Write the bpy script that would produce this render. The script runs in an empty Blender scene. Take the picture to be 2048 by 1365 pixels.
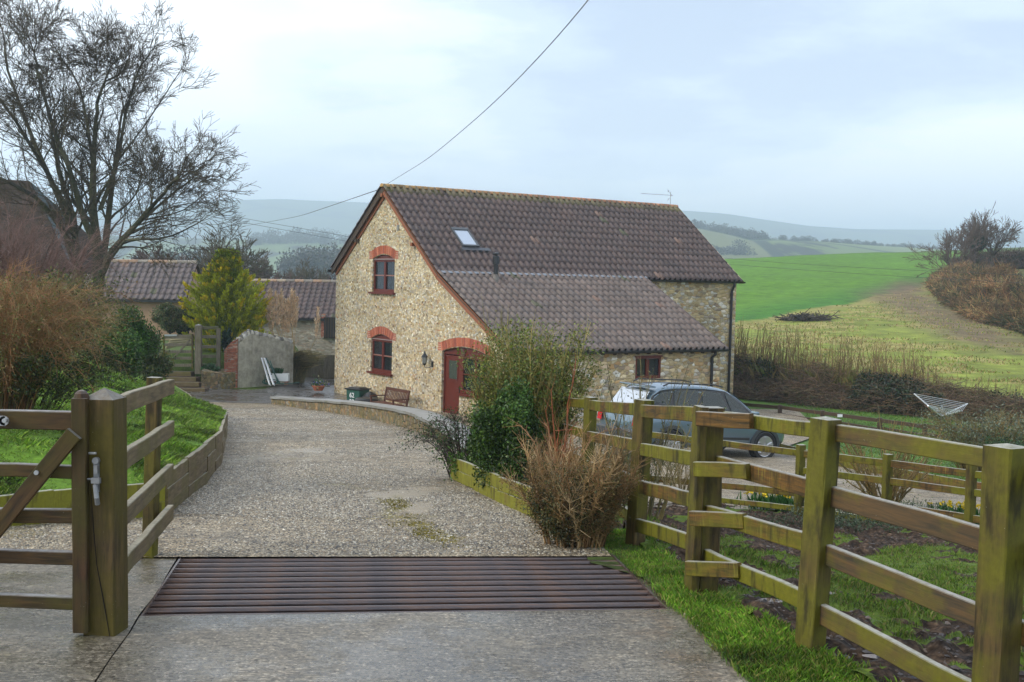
import bpy, bmesh, math, random
import numpy as np
from mathutils import Vector, Matrix
rng = np.random.default_rng(7); random.seed(7)
R = math.radians
SC = bpy.context.scene; COL = SC.collection
# ---------------------------------------------------------------- camera, sky, sun, exposure
F_, PI_, RO_ = 2413.0, 0.051, 0.0236
EYE = np.array([0, 0, 1.7])
cd = bpy.data.cameras.new('camera'); cam = bpy.data.objects.new('camera', cd); COL.objects.link(cam)
cd.sensor_width = 36; cd.lens = F_/2048*36; cd.clip_end = 9000; cd.clip_start = 0.05
cam.matrix_world = Matrix.Translation(EYE) @ Matrix.Rotation(math.pi/2-PI_, 4, 'X') @ Matrix.Rotation(RO_, 4, 'Z')
SC.camera = cam
SC.view_settings.view_transform = 'Standard'; SC.view_settings.look = 'None'
SC.view_settings.exposure = 0.0; SC.view_settings.gamma = 1
SC.cycles.max_bounces = 6; SC.cycles.transparent_max_bounces = 12; SC.cycles.volume_bounces = 2
SC.cycles.diffuse_bounces = 3; SC.cycles.glossy_bounces = 3
SUN_EL, SUN_ROT = R(33), R(248)
wd = bpy.data.worlds.new('World'); SC.world = wd; wd.use_nodes = True
def build_world():
    nt = wd.node_tree; N = nt.nodes; L = nt.links
    for n in list(N): N.remove(n)
    out = N.new('ShaderNodeOutputWorld'); bg = N.new('ShaderNodeBackground'); L.new(bg.outputs[0], out.inputs[0])
    sky = N.new('ShaderNodeTexSky'); sky.sky_type = 'NISHITA'; sky.sun_disc = False
    sky.sun_elevation = SUN_EL; sky.sun_rotation = SUN_ROT
    sc = N.new('ShaderNodeVectorMath'); sc.operation = 'SCALE'; sc.inputs['Scale'].default_value = 0.11
    L.new(sky.outputs[0], sc.inputs[0])
    tc = N.new('ShaderNodeTexCoord'); sep = N.new('ShaderNodeSeparateXYZ'); L.new(tc.outputs['Generated'], sep.inputs[0])
    def m(op, a, b=None):
        n = N.new('ShaderNodeMath'); n.operation = op
        for i, v in enumerate((a, b)):
            if v is None: continue
            if isinstance(v, (int, float)): n.inputs[i].default_value = v
            else: L.new(v, n.inputs[i])
        return n.outputs[0]
    zz = m('ADD', m('MAXIMUM', sep.outputs[2], 0.0), 0.22)
    cb = N.new('ShaderNodeCombineXYZ'); L.new(m('DIVIDE', sep.outputs[0], zz), cb.inputs[0]); L.new(m('DIVIDE', sep.outputs[1], zz), cb.inputs[1])
    cb.inputs[2].default_value = 3.3
    def noise(scale, det, rough=.5, off=0, stretch=(1, 1, 1)):
        mp = N.new('ShaderNodeMapping'); mp.inputs['Location'].default_value = (off, off*.7, 0); mp.inputs['Scale'].default_value = stretch
        L.new(cb.outputs[0], mp.inputs[0])
        n = N.new('ShaderNodeTexNoise'); n.inputs['Scale'].default_value = scale; n.inputs['Detail'].default_value = det
        n.inputs['Roughness'].default_value = rough; L.new(mp.outputs[0], n.inputs['Vector']); return n.outputs['Fac']
    def ramp(fac, st):
        r = N.new('ShaderNodeValToRGB'); L.new(fac, r.inputs[0]); e = r.color_ramp.elements
        r.color_ramp.interpolation = 'EASE'
        e[0].position, e[0].color = st[0][0], (*st[0][1], 1); e[1].position, e[1].color = st[-1][0], (*st[-1][1], 1)
        for p, c in st[1:-1]:
            q = e.new(p); q.color = (*c, 1)
        return r.outputs[0]
    def mix(f, a, b, t='MIX'):
        n = N.new('ShaderNodeMix'); n.data_type = 'RGBA'; n.blend_type = t
        for k, v in ((0, f), (6, a), (7, b)):
            if isinstance(v, (int, float)): n.inputs[k].default_value = v
            elif isinstance(v, tuple): n.inputs[k].default_value = (*v, 1)
            else: L.new(v, n.inputs[k])
        return n.outputs[2]
    # overcast layer: grey-blue cloud bellies and paler gaps
    big = noise(0.62, 3, .5, 1.9, (1, .8, 1)); mid = noise(1.7, 6, .55, 5.0, (1, 1.2, 1))
    f = m('ADD', m('MULTIPLY', big, .66), m('MULTIPLY', mid, .34))
    cl = ramp(f, [(.39, (.45, .52, .66)), (.455, (.61, .69, .83)), (.51, (.84, .885, .97)), (.565, (1.05, 1.05, 1.06))])
    # brightening toward the veiled sun side, paler toward the horizon
    lft = m('MULTIPLY', m('MAXIMUM', m('SUBTRACT', m('MULTIPLY', sep.outputs[0], -1.0), m('MULTIPLY', sep.outputs[1], .0)), 0.0), 1.3)
    cl = mix(m('MINIMUM', m('MULTIPLY', lft, m('MULTIPLY', zz, 2.2)), 1.0), cl, (1.0, 1.0, 1.02))
    hz = m('POWER', m('SUBTRACT', 1.0, m('MINIMUM', m('MULTIPLY', m('MAXIMUM', sep.outputs[2], 0.0), 4.5), 1.0)), 1.5)
    cl = mix(m('MULTIPLY', hz, .75), cl, (1.06, 1.085, 1.15))
    c = mix(.12, cl, sc.outputs[0])
    L.new(c, bg.inputs[0]); bg.inputs[1].default_value = 1.55
build_world()
sd = bpy.data.lights.new('sun', 'SUN'); sun = bpy.data.objects.new('sun', sd); COL.objects.link(sun)
sd.energy = 2.4; sd.angle = R(13); sd.color = (1, .95, .87)
az = SUN_ROT
sdir = Vector((math.sin(az)*math.cos(SUN_EL), math.cos(az)*math.cos(SUN_EL), math.sin(SUN_EL)))
sun.rotation_euler = sdir.to_track_quat('Z', 'Y').to_euler()

# ---------------------------------------------------------------- measuring helpers
def ray(px, py):
    X, Y = px-1024, 682.5-py; cr, sr = math.cos(RO_), math.sin(RO_)
    xc, yc = cr*X-sr*Y, sr*X+cr*Y; cp, sp = math.cos(PI_), math.sin(PI_); u = yc/F_
    return np.array([xc/F_, cp+u*sp, -sp+u*cp])
def at(px, py, y):                       # point at distance y
    r = ray(px, py); return EYE+r*(y/r[1])
def sm(t): t = np.clip(t, 0, 1); return t*t*(3-2*t)
_lat = np.random.default_rng(3).random((256, 256))
def vn(x, y):
    x = np.asarray(x, float)+1000.5; y = np.asarray(y, float)+1000.5
    xi = np.floor(x).astype(int); yi = np.floor(y).astype(int); fx = sm(x-xi); fy = sm(y-yi)
    a = _lat[xi % 256, yi % 256]; b = _lat[(xi+1) % 256, yi % 256]; c = _lat[xi % 256, (yi+1) % 256]; d = _lat[(xi+1) % 256, (yi+1) % 256]
    return (a*(1-fx)+b*fx)*(1-fy)+(c*(1-fx)+d*fx)*fy-.5
def fbm(x, y, o=4):
    s = 0; a = 1
    for i in range(o): s = s+a*vn(x*2**i+i*17, y*2**i-i*9); a *= .5
    return s
LWy = [5.7, 6.95, 8.52, 9.1, 11.9, 14.6, 18, 21.8, 25.5, 30, 36, 42, 45, 60]
LWx = [-5.6, -4.4, -3.25, -2.62, -3.02, -3.52, -4.3, -5.15, -6.1, -7.5, -9.4, -11.25, -12.85, -16]
def xw(y): return np.interp(y, LWy, LWx)
def hw(y): return np.interp(y, [9, 12, 22, 30, 42, 45], [.33, .42, .40, .32, .22, .42])
def G(x, y):
    x = np.asarray(x, float); y = np.asarray(y, float)
    dl = np.interp(y, [-5, 6, 7.7, 12, 20, 30, 38, 41, 60], [.02, 0, -.05, -.41, -1.07, -1.9, -2.56, -2.76, -2.85])
    dr = np.interp(y, [-5, 5, 6.5, 8, 10, 15, 20, 28, 36, 45, 60], [0, 0, -.1, -.32, -.65, -1.22, -1.8, -2.42, -2.72, -2.85, -2.9])
    xl = np.interp(y, [4, 5.5, 6.6, 8, 10.5, 13, 18, 25, 33, 40, 43], [2.2, 1.5, 1.15, 1.0, .85, .6, -.35, -1.7, -3.8, -7.6, -9])
    w = np.interp(y, [6, 10, 16, 20, 60], [1.8, 1.2, .8, .5, .5])
    z = dl+(dr-dl)*sm((x-xl)/w)
    # bed beside the gable sits a little lower
    # right: field beyond the garden bank
    yb = np.clip(49-(x-9)*1.1, 28, 60)
    zf = -1.95+.055*(y-52)+.03*np.maximum(0, x-15)*np.clip((y-52)/60, 0, 1)
    xh = np.interp(y, [50, 60, 72, 82, 92, 108, 120, 132, 200, 260], [28, 30, 31.5, 32.3, 34.3, 38.8, 43.5, 48.5, 62, 80])
    zf = zf+.20*np.clip(x-xh, 0, 22)*np.interp(y, [50, 70, 120, 170, 200], [1, 1, .55, .2, 0])
    yr = 172+.7*(x-32)
    zf = zf-.0016*np.maximum(0, y-yr)**2
    zf = np.maximum(zf, -34)+ .35*fbm(x/9, y/9, 3)*np.clip((y-50)/30, 0, 1)
    zl = np.maximum(-2.9-.07*np.maximum(0, y-66), -34)
    mr = sm((x-2)/8)
    m = sm((y-yb)/1.6)*mr
    z = z*(1-m)+zf*m
    ml = (1-mr)*sm((y-60)/8); z = z*(1-ml)+zl*ml
    # garden terrace at upper left
    xt = np.interp(y, [45, 46, 51.3, 52, 70], [-13.5, -12.0, -10.3, -10.1, -10.1])
    mt = sm((xt-x)/.5)*sm((y-46.8)/.5)*(1-sm((y-58)/4)); z = z+1.25*mt
    return z
def LZ(x, y):                            # lawn bank above the sleepers
    dist = np.maximum(0, xw(y)-x)
    k = np.interp(y, [8, 12, 20, 30, 45], [.16, .22, .3, .34, .34])
    zt = np.where(np.asarray(y) < 9.1, np.interp(y, [5.7, 6.95, 8.52, 9.1], [.19, .16, .11, .10]), G(xw(y)+.3, y)+hw(y)-.03)
    return zt+np.minimum(k*dist, 2.2)+.03*fbm(np.asarray(x)*1.3, np.asarray(y)*1.3, 3)

# ---------------------------------------------------------------- object helpers
def tag(o, label=None, cat=None, group=None, kind=None):
    if label: o['label'] = label
    if cat: o['category'] = cat
    if group: o['group'] = group
    if kind: o['kind'] = kind
    return o
WL = {}
def thing(name, label, cat, loc=(0, 0, 0), rotz=0, group=None):
    o = bpy.data.objects.new(name, None); COL.objects.link(o); o.location = loc; o.rotation_euler = (0, 0, rotz)
    o.empty_display_size = .2; WL[o.name] = np.array(loc, float)
    return tag(o, label, cat, group)
class MB:
    def __init__(s): s.v = []; s.f = []; s.c = []; s.n = 0; s.m = []
    def add(s, v, f, c=None, mi=0):
        v = np.asarray(v, float).reshape(-1, 3); s.v.append(v)
        for i, q in enumerate(f):
            s.f.append([int(a)+s.n for a in q]); s.c.append(c if c is not None else (1, 1, 1)); s.m.append(mi)
        s.n += len(v); return s
    def box(s, c, d, rot=None, col=None, taper=1, mi=0):
        c = np.array(c, float); d = np.array(d, float)/2
        v = np.array([[x*d[0]*(taper if z > 0 else 1), y*d[1]*(taper if z > 0 else 1), z*d[2]] for z in (-1, 1) for y in (-1, 1) for x in (-1, 1)])
        if rot is not None: v = v @ np.array(rot).T
        return s.add(v+c, [(0, 2, 3, 1), (4, 5, 7, 6), (0, 1, 5, 4), (2, 6, 7, 3), (0, 4, 6, 2), (1, 3, 7, 5)], col, mi)
    def bar(s, a, b, w, h, up=(0, 0, 1), col=None):      # box from a to b, w sideways, h along up
        a = np.array(a, float); b = np.array(b, float); x = b-a; L = np.linalg.norm(x); x /= L
        y = np.cross(up, x); y /= np.linalg.norm(y); z = np.cross(x, y)
        return s.box((a+b)/2, (L, w, h), np.array([x, y, z]).T, col)
    def tube(s, pts, r, n=8, cap=True, col=None):
        pts = [np.array(p, float) for p in pts]; r = [r]*len(pts) if np.isscalar(r) else r
        V = []; u = None
        for i, p in enumerate(pts):
            t = pts[min(i+1, len(pts)-1)]-pts[max(i-1, 0)]; t /= np.linalg.norm(t)+1e-9
            if u is None: u = np.cross(t, (0, 0, 1) if abs(t[2]) < .9 else (1, 0, 0))
            else: u = u-t*(u@t)
            u /= np.linalg.norm(u)+1e-9; w = np.cross(t, u)
            for k in range(n):
                a = 2*math.pi*k/n; V.append(p+r[i]*(math.cos(a)*u+math.sin(a)*w))
        F = [(i*n+k, i*n+(k+1) % n, (i+1)*n+(k+1) % n, (i+1)*n+k) for i in range(len(pts)-1) for k in range(n)]
        if cap: F += [tuple(range(n))[::-1], tuple(range((len(pts)-1)*n, len(pts)*n))]
        return s.add(V, F, col)
    def lathe(s, prof, c=(0, 0, 0), n=16, axis='Z', col=None):   # prof: (r, h)
        V = []
        for r, h in prof:
            for k in range(n):
                a = 2*math.pi*k/n; p = (r*math.cos(a), r*math.sin(a), h)
                if axis == 'Y': p = (p[0], p[2], p[1])
                V.append(np.array(p)+np.array(c))
        F = [(i*n+k, i*n+(k+1) % n, (i+1)*n+(k+1) % n, (i+1)*n+k) for i in range(len(prof)-1) for k in range(n)]
        F += [tuple(range(n))[::-1], tuple(range((len(prof)-1)*n, len(prof)*n))]
        return s.add(V, F, col)
    def data(s):
        v = np.concatenate(s.v) if s.v else np.zeros((0, 3))
        return v, s.f, s.c, s.m
def link(name, me, mat, parent=None, loc=(0, 0, 0), rot=None):
    for m in (mat if isinstance(mat, (list, tuple)) else [mat]): me.materials.append(m)
    o = bpy.data.objects.new(name, me); COL.objects.link(o); o.location = loc
    if rot is not None: o.rotation_euler = rot
    if parent is not None: o.parent = parent
    return o
def obj(name, mb, mat, parent=None, origin=None, smooth=False, bevel=0, world=False):
    """mb vertices: in the parent's frame, or world coordinates when world=True (parent unrotated)."""
    v, f, c, mi = mb.data(); org = np.array(origin if origin is not None else (0, 0, 0), float)
    me = bpy.data.meshes.new(name); me.from_pydata([tuple(a) for a in v-org], [], f)
    at_ = me.attributes.new('Col', 'FLOAT_COLOR', 'FACE')
    at_.data.foreach_set('color', np.array([(*k[:3], 1) for k in c], dtype=np.float32).ravel())
    if any(mi): me.polygons.foreach_set('material_index', mi)
    if bevel:
        bm = bmesh.new(); bm.from_mesh(me); bmesh.ops.bevel(bm, geom=bm.edges[:], offset=bevel, segments=1, affect='EDGES', clamp_overlap=True); bm.to_mesh(me); bm.free()
    if smooth: me.polygons.foreach_set('use_smooth', [True]*len(me.polygons))
    me.update()
    loc = org
    if world and parent is not None: loc = org-WL[parent.name]
    o = link(name, me, mat, parent, loc)
    WL[o.name] = org
    return o
def raw(name, V, F, C, mat, parent=None, origin=(0, 0, 0), smooth=False):
    """fast mesh: V (n,3) world, F (m,k) ints, C (m,3) face colours"""
    V = np.asarray(V, np.float32)-np.asarray(origin, np.float32); F = np.asarray(F, np.int32); k = F.shape[1]
    me = bpy.data.meshes.new(name); me.vertices.add(len(V)); me.vertices.foreach_set('co', V.ravel())
    me.loops.add(F.size); me.loops.foreach_set('vertex_index', F.ravel())
    me.polygons.add(len(F)); me.polygons.foreach_set('loop_start', np.arange(0, F.size, k, dtype=np.int32))
    me.update(calc_edges=True)
    if C is not None:
        a = me.attributes.new('Col', 'FLOAT_COLOR', 'FACE'); a.data.foreach_set('color', np.concatenate([C, np.ones((len(C), 1))], 1).astype(np.float32).ravel())
    if smooth: me.polygons.foreach_set('use_smooth', np.ones(len(F), bool))
    loc = np.asarray(origin, float)
    if parent is not None: loc = loc-WL[parent.name]
    o = link(name, me, mat, parent, loc); WL[o.name] = np.asarray(origin, float)
    return o
def grid_mesh(name, X, Y, Z, mat, kind='structure', keep=None, C=None):
    n, m = X.shape; V = np.stack([X, Y, Z], -1).reshape(-1, 3)
    i, j = np.meshgrid(np.arange(n-1), np.arange(m-1), indexing='ij'); a = (i*m+j).ravel()
    F = np.stack([a, a+1, a+m+1, a+m], 1)
    c = V[F].mean(1)
    nrm = np.cross(V[F[0, 1]]-V[F[0, 0]], V[F[0, 3]]-V[F[0, 0]])
    if nrm[2] < 0: F = F[:, ::-1]
    if keep is not None:
        k = keep(c[:, 0], c[:, 1]); F = F[k]; c = c[k]
    o = raw(name, V, F, C(c[:, 0], c[:, 1]) if C else None, mat, smooth=True)
    if kind: o['kind'] = kind
    return o
def resample(P, n):
    P = np.array(P, float); d = np.r_[0, np.cumsum(np.linalg.norm(np.diff(P, axis=0), axis=1))]
    t = np.linspace(0, d[-1], n); return np.stack([np.interp(t, d, P[:, k]) for k in range(P.shape[1])], 1)
def ruled(A, B, n, m, zf, ts=None):
    A = np.array(A, float); B = np.array(B, float)
    if ts is None:
        k = np.linspace(0, len(A)-1, n)
        a = np.stack([np.interp(k, np.arange(len(A)), A[:, q]) for q in (0, 1)], 1); b = np.stack([np.interp(k, np.arange(len(B)), B[:, q]) for q in (0, 1)], 1)
    w = np.linspace(0, 1, m)[None, :, None]; P = a[:, None, :]*(1-w)+b[:, None, :]*w
    return P[..., 0], P[..., 1], zf(P[..., 0], P[..., 1])

# ---------------------------------------------------------------- materials
class NB:
    def __init__(s, name):
        s.mat = bpy.data.materials.new(name); s.mat.use_nodes = True; s.t = s.mat.node_tree; s.N = s.t.nodes; s.L = s.t.links
        s.b = s.N['Principled BSDF']; s.out = s.N['Material Output']; s.tc = s.N.new('ShaderNodeTexCoord')
    def set(s, k, v):
        if hasattr(v, 'links'): s.L.new(v, s.b.inputs[k])
        else: s.b.inputs[k].default_value = (*v, 1) if isinstance(v, tuple) and len(v) == 3 else v
        return s
    def map(s, scale=(1, 1, 1), src='Object', rot=(0, 0, 0)):
        m = s.N.new('ShaderNodeMapping'); m.inputs['Scale'].default_value = scale; m.inputs['Rotation'].default_value = rot; s.L.new(s.tc.outputs[src], m.inputs[0]); return m.outputs[0]
    def noise(s, sc, det=4, rough=.55, vec=None, dist=0):
        n = s.N.new('ShaderNodeTexNoise'); n.inputs['Scale'].default_value = sc; n.inputs['Detail'].default_value = det; n.inputs['Roughness'].default_value = rough; n.inputs['Distortion'].default_value = dist
        s.L.new(vec or s.tc.outputs['Object'], n.inputs['Vector']); return n.outputs['Fac']
    def vor(s, sc, vec=None, feat='F1', out='Distance', rand=1):
        n = s.N.new('ShaderNodeTexVoronoi'); n.feature = feat; n.inputs['Scale'].default_value = sc; n.inputs['Randomness'].default_value = rand
        s.L.new(vec or s.tc.outputs['Object'], n.inputs['Vector']); return n.outputs[out]
    def ramp(s, fac, st, interp='LINEAR'):
        r = s.N.new('ShaderNodeValToRGB'); s.L.new(fac, r.inputs[0]); e = r.color_ramp.elements; r.color_ramp.interpolation = interp
        st = [(p, (c, c, c) if isinstance(c, (int, float)) else c) for p, c in st]
        e[0].position, e[0].color = st[0][0], (*st[0][1], 1); e[1].position, e[1].color = st[-1][0], (*st[-1][1], 1)
        for p, c in st[1:-1]:
            q = e.new(p); q.color = (*c, 1)
        return r.outputs[0]
    def mix(s, f, a, b, t='MIX'):
        n = s.N.new('ShaderNodeMix'); n.data_type = 'RGBA'; n.blend_type = t
        for k, v in ((0, f), (6, a), (7, b)):
            if isinstance(v, (int, float)) and k: v = (v, v, v)
            if isinstance(v, (int, float)): n.inputs[k].default_value = v
            elif isinstance(v, tuple): n.inputs[k].default_value = (*v, 1)
            else: s.L.new(v, n.inputs[k])
        return n.outputs[2]
    def math(s, op, a, b=None):
        n = s.N.new('ShaderNodeMath'); n.operation = op; n.use_clamp = False
        for i, v in enumerate((a, b)):
            if v is None: continue
            if isinstance(v, (int, float)): n.inputs[i].default_value = v
            else: s.L.new(v, n.inputs[i])
        return n.outputs[0]
    def attr(s, name='Col'):
        a = s.N.new('ShaderNodeAttribute'); a.attribute_name = name; return a.outputs['Color']
    def sep(s, c):
        n = s.N.new('ShaderNodeSeparateColor'); s.L.new(c, n.inputs[0]); return n.outputs
    def xyz(s, c):
        n = s.N.new('ShaderNodeSeparateXYZ'); s.L.new(c, n.inputs[0]); return n.outputs
    def rand(s): n = s.N.new('ShaderNodeObjectInfo'); return n.outputs['Random']
    def nz(s):
        n = s.N.new('ShaderNodeNewGeometry'); return s.xyz(n.outputs['Normal'])[2]
    def bump(s, h, strength=.5, dist=.02, nrm=None):
        n = s.N.new('ShaderNodeBump'); n.inputs['Strength'].default_value = strength; n.inputs['Distance'].default_value = dist
        s.L.new(h, n.inputs['Height'])
        if nrm is not None: s.L.new(nrm, n.inputs['Normal'])
        s.L.new(n.outputs[0], s.b.inputs['Normal']); return n.outputs[0]
def plain(name, col, rough=.5, metal=0, spec=.5, var=.0, sc=20, bump=0):
    b = NB(name); b.set('Roughness', rough).set('Metallic', metal).set('Specular IOR Level', spec)
    if var:
        f = b.noise(sc, 5); b.set('Base Color', b.mix(f, tuple(c*(1-var) for c in col), tuple(min(1, c*(1+var)) for c in col)))
        if bump: b.bump(f, bump, .01)
    else: b.set('Base Color', col)
    return b.mat
def m_attr(name, rough=.7, trans=0, var=.35, sc=8, spec=.3):
    b = NB(name); c = b.attr(); f = b.ramp(b.noise(sc, 3), [(.3, 1-var), (.7, 1+var*.6)])
    c = b.mix(1.0, c, f, 'MULTIPLY'); b.set('Base Color', c).set('Roughness', rough).set('Specular IOR Level', spec)
    if trans:
        t = b.N.new('ShaderNodeBsdfTranslucent'); b.L.new(c, t.inputs[0]); ms = b.N.new('ShaderNodeMixShader'); ms.inputs[0].default_value = trans
        b.L.new(b.b.outputs[0], ms.inputs[1]); b.L.new(t.outputs[0], ms.inputs[2]); b.L.new(ms.outputs[0], b.out.inputs[0])
    return b.mat
def m_stone(name, stones, mortar, sc=7.5, flat=1.5, mw=.05, bstr=.9, moss=None, big=0.25):
    b = NB(name); tc = b.map((1, 1, flat))
    w = b.N.new('ShaderNodeTexNoise'); w.inputs['Scale'].default_value = 5; b.L.new(tc, w.inputs['Vector'])
    add = b.N.new('ShaderNodeMix'); add.data_type = 'VECTOR'; add.inputs[0].default_value = .06; b.L.new(tc, add.inputs[4]); b.L.new(w.outputs['Color'], add.inputs[5])
    vec = add.outputs[1]
    e1 = b.vor(sc, vec, 'DISTANCE_TO_EDGE'); c1 = b.vor(sc, vec, 'F1', 'Color')
    h = b.sep(c1)
    col = b.ramp(h[0], stones)
    col = b.mix(.8, col, b.ramp(h[1], [(0, .72), (1, 1.3)]), 'MULTIPLY')
    fine = b.noise(60, 4, .7, vec); col = b.mix(.55, col, b.ramp(fine, [(.3, .6), (.7, 1.35)]), 'MULTIPLY')
    # some stones are small and sunk in mortar
    thr = b.ramp(h[2], [(0, mw*.5), (.6, mw), (.8, mw*1.6), (1, mw*4)])
    mk = b.math('SUBTRACT', e1, thr); mk = b.ramp(b.math('ADD', b.math('MULTIPLY', mk, 14), .5), [(.15, 0), (.75, 1)])
    mo = b.mix(b.noise(9, 5, .6), tuple(c*.75 for c in mortar), tuple(min(1, c*1.2) for c in mortar))
    c = b.mix(mk, mo, col)
    pat = b.ramp(b.noise(.55, 4), [(.3, .82), (.7, 1.14)]); c = b.mix(1, c, pat, 'MULTIPLY')
    if moss:
        k = b.ramp(b.noise(2.3, 5, .65), [(.42, 0), (.62, moss[1])]); c = b.mix(k, c, moss[0])
    b.set('Base Color', c).set('Roughness', .8).set('Specular IOR Level', .35)
    hh = b.mix(.12, b.mix(.3, mk, b.ramp(e1, [(0, 0), (.25, 1)])), fine); b.bump(hh, bstr, .05)
    return b.mat
def m_wood(name, base, dark, green, gfac=(.42, .62), grain='X', tops=(.42, .42, .38), streak=True, rough=.45):
    b = NB(name); sc = {'X': (1.2, 14, 14), 'Z': (14, 14, 1.2), 'Y': (14, 1.2, 14)}[grain]
    rnd = b.rand(); off = b.N.new('ShaderNodeVectorMath'); off.operation = 'ADD'
    cmb = b.N.new('ShaderNodeCombineXYZ'); r20 = b.math('MULTIPLY', rnd, 23.7)
    for i in range(3): b.L.new(r20, cmb.inputs[i])
    b.L.new(b.tc.outputs['Object'], off.inputs[0]); b.L.new(cmb.outputs[0], off.inputs[1]); base_v = off.outputs[0]
    mp = b.N.new('ShaderNodeMapping'); mp.inputs['Scale'].default_value = sc; b.L.new(base_v, mp.inputs[0]); gv = mp.outputs[0]
    gr = b.noise(3.2, 6, .65, gv, .6)
    c = b.mix(b.ramp(gr, [(.35, 0), (.65, 1)]), dark, base)
    pn = b.noise(2.6, 5, .6, base_v); pm = b.math('ADD', pn, b.math('MULTIPLY', b.math('SUBTRACT', rnd, .5), .18))
    gc = b.mix(b.noise(30, 4, .7, base_v), tuple(k*.55 for k in green), tuple(k*1.35 for k in green))
    c = b.mix(b.ramp(pm, [(gfac[0], 0), (gfac[1], .9)]), c, gc)
    if streak:   # pale lichen drips running down the faces
        mp2 = b.N.new('ShaderNodeMapping'); mp2.inputs['Scale'].default_value = (55, 55, 3.0) ; b.L.new(base_v, mp2.inputs[0])
        st = b.math('MULTIPLY', b.ramp(b.noise(1.6, 3, .6, mp2.outputs[0]), [(.56, 0), (.68, .55)]), b.ramp(b.noise(1.6, 3, .5, base_v), [(.50, 0), (.65, .8)]))
        c = b.mix(st, c, tuple(min(1, k*2.6+.04) for k in green))
        mp3 = b.N.new('ShaderNodeMapping'); mp3.inputs['Scale'].default_value = (14, 14, 3.5) ; b.L.new(base_v, mp3.inputs[0])
        c = b.mix(b.ramp(b.noise(1.1, 4, .6, mp3.outputs[0]), [(.52, 0), (.66, .75)]), c, tuple(k*.5 for k in dark))
    sp = b.ramp(b.vor(55, base_v), [(.02, 1), (.09, 0)]); spm = b.math('MULTIPLY', sp, b.ramp(b.noise(4, 3, .6, base_v), [(.55, 0), (.65, 1)]))
    c = b.mix(spm, c, (.5, .5, .42))
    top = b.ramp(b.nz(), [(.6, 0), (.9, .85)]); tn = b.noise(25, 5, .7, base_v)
    c = b.mix(b.math('MULTIPLY', top, b.ramp(tn, [(.25, .3), (.6, 1)])), c, tops)  # upward faces paler: weathered grey plus the sky's sheen, put into the colour
    b.set('Base Color', c).set('Roughness', b.ramp(pn, [(.3, rough+.12), (.7, min(1, rough+.35))])).set('Specular IOR Level', .28)
    b.bump(b.mix(.35, gr, b.noise(18, 4, .7, gv)), .5, .006)
    return b.mat
M = {}
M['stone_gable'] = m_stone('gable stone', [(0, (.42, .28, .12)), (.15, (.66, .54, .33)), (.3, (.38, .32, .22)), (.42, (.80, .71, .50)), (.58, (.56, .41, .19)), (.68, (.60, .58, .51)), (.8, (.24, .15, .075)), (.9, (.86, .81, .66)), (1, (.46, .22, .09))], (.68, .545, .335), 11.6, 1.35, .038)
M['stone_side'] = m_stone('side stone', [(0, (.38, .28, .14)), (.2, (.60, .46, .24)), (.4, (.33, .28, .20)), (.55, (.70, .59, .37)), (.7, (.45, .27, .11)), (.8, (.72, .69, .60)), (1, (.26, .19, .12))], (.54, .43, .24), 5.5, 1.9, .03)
M['stone_low'] = m_stone('low wall stone', [(0, (.20, .14, .07)), (.3, (.36, .26, .13)), (.5, (.15, .13, .11)), (.7, (.42, .24, .10)), (.85, (.36, .33, .27)), (1, (.13, .11, .06))], (.17, .15, .09), 8.5, 1.2, .035, moss=((.10, .11, .03), .5))
M['stone_barn'] = m_stone('barn stone', [(0, (.30, .27, .20)), (.4, (.42, .38, .30)), (.7, (.34, .25, .17)), (1, (.5, .46, .38))], (.38, .34, .27), 5.5, 2.2, .03)
M['brick'] = m_attr('arch brick', .8, var=.3, sc=40)
M['brick_rough'] = m_stone('old brick', [(0, (.42, .13, .07)), (.5, (.30, .10, .06)), (.8, (.45, .20, .12)), (1, (.4, .35, .3))], (.35, .28, .22), 7, 2.6, .03)
M['mortar'] = plain('lime mortar', (.55, .40, .30), .9, var=.2)
def m_tile():
    b = NB('roof tile'); c = b.attr(); f = b.noise(3, 5, .6); g = b.noise(45, 4, .7)
    c = b.mix(1, c, b.ramp(f, [(.3, .75), (.7, 1.2)]), 'MULTIPLY'); c = b.mix(.6, c, b.ramp(g, [(.3, .65), (.7, 1.3)]), 'MULTIPLY')
    z = b.noise(7, 5, .7); c = b.mix(b.ramp(z, [(.68, 0), (.76, .5)]), c, (.13, .13, .07))
    b.set('Base Color', c).set('Roughness', b.ramp(f, [(.3, .42), (.7, .6)])).set('Specular IOR Level', .3); b.bump(g, .25, .006); return b.mat
M['tile'] = m_tile()
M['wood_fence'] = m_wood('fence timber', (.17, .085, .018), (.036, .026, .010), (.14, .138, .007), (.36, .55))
M['wood_rail2'] = m_wood('weathered dark rail', (.12, .07, .028), (.045, .036, .022), (.13, .122, .010), (.42, .60), streak=False)
M['wood_post'] = m_wood('post timber', (.11, .07, .022), (.034, .025, .010), (.115, .108, .008), (.38, .58), 'Z')
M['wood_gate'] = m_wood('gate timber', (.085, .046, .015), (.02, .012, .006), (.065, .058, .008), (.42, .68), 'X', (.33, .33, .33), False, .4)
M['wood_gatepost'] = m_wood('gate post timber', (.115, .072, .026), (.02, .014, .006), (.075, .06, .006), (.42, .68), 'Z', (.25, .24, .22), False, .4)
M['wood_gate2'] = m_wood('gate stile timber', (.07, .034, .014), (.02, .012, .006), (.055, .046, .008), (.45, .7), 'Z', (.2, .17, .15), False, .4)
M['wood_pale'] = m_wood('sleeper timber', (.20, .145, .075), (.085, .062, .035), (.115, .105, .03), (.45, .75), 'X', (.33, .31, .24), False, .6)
M['wood_algae'] = m_wood('edging timber', (.2, .12, .03), (.1, .07, .02), (.20, .20, .016), (.2, .4), 'X')
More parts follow.
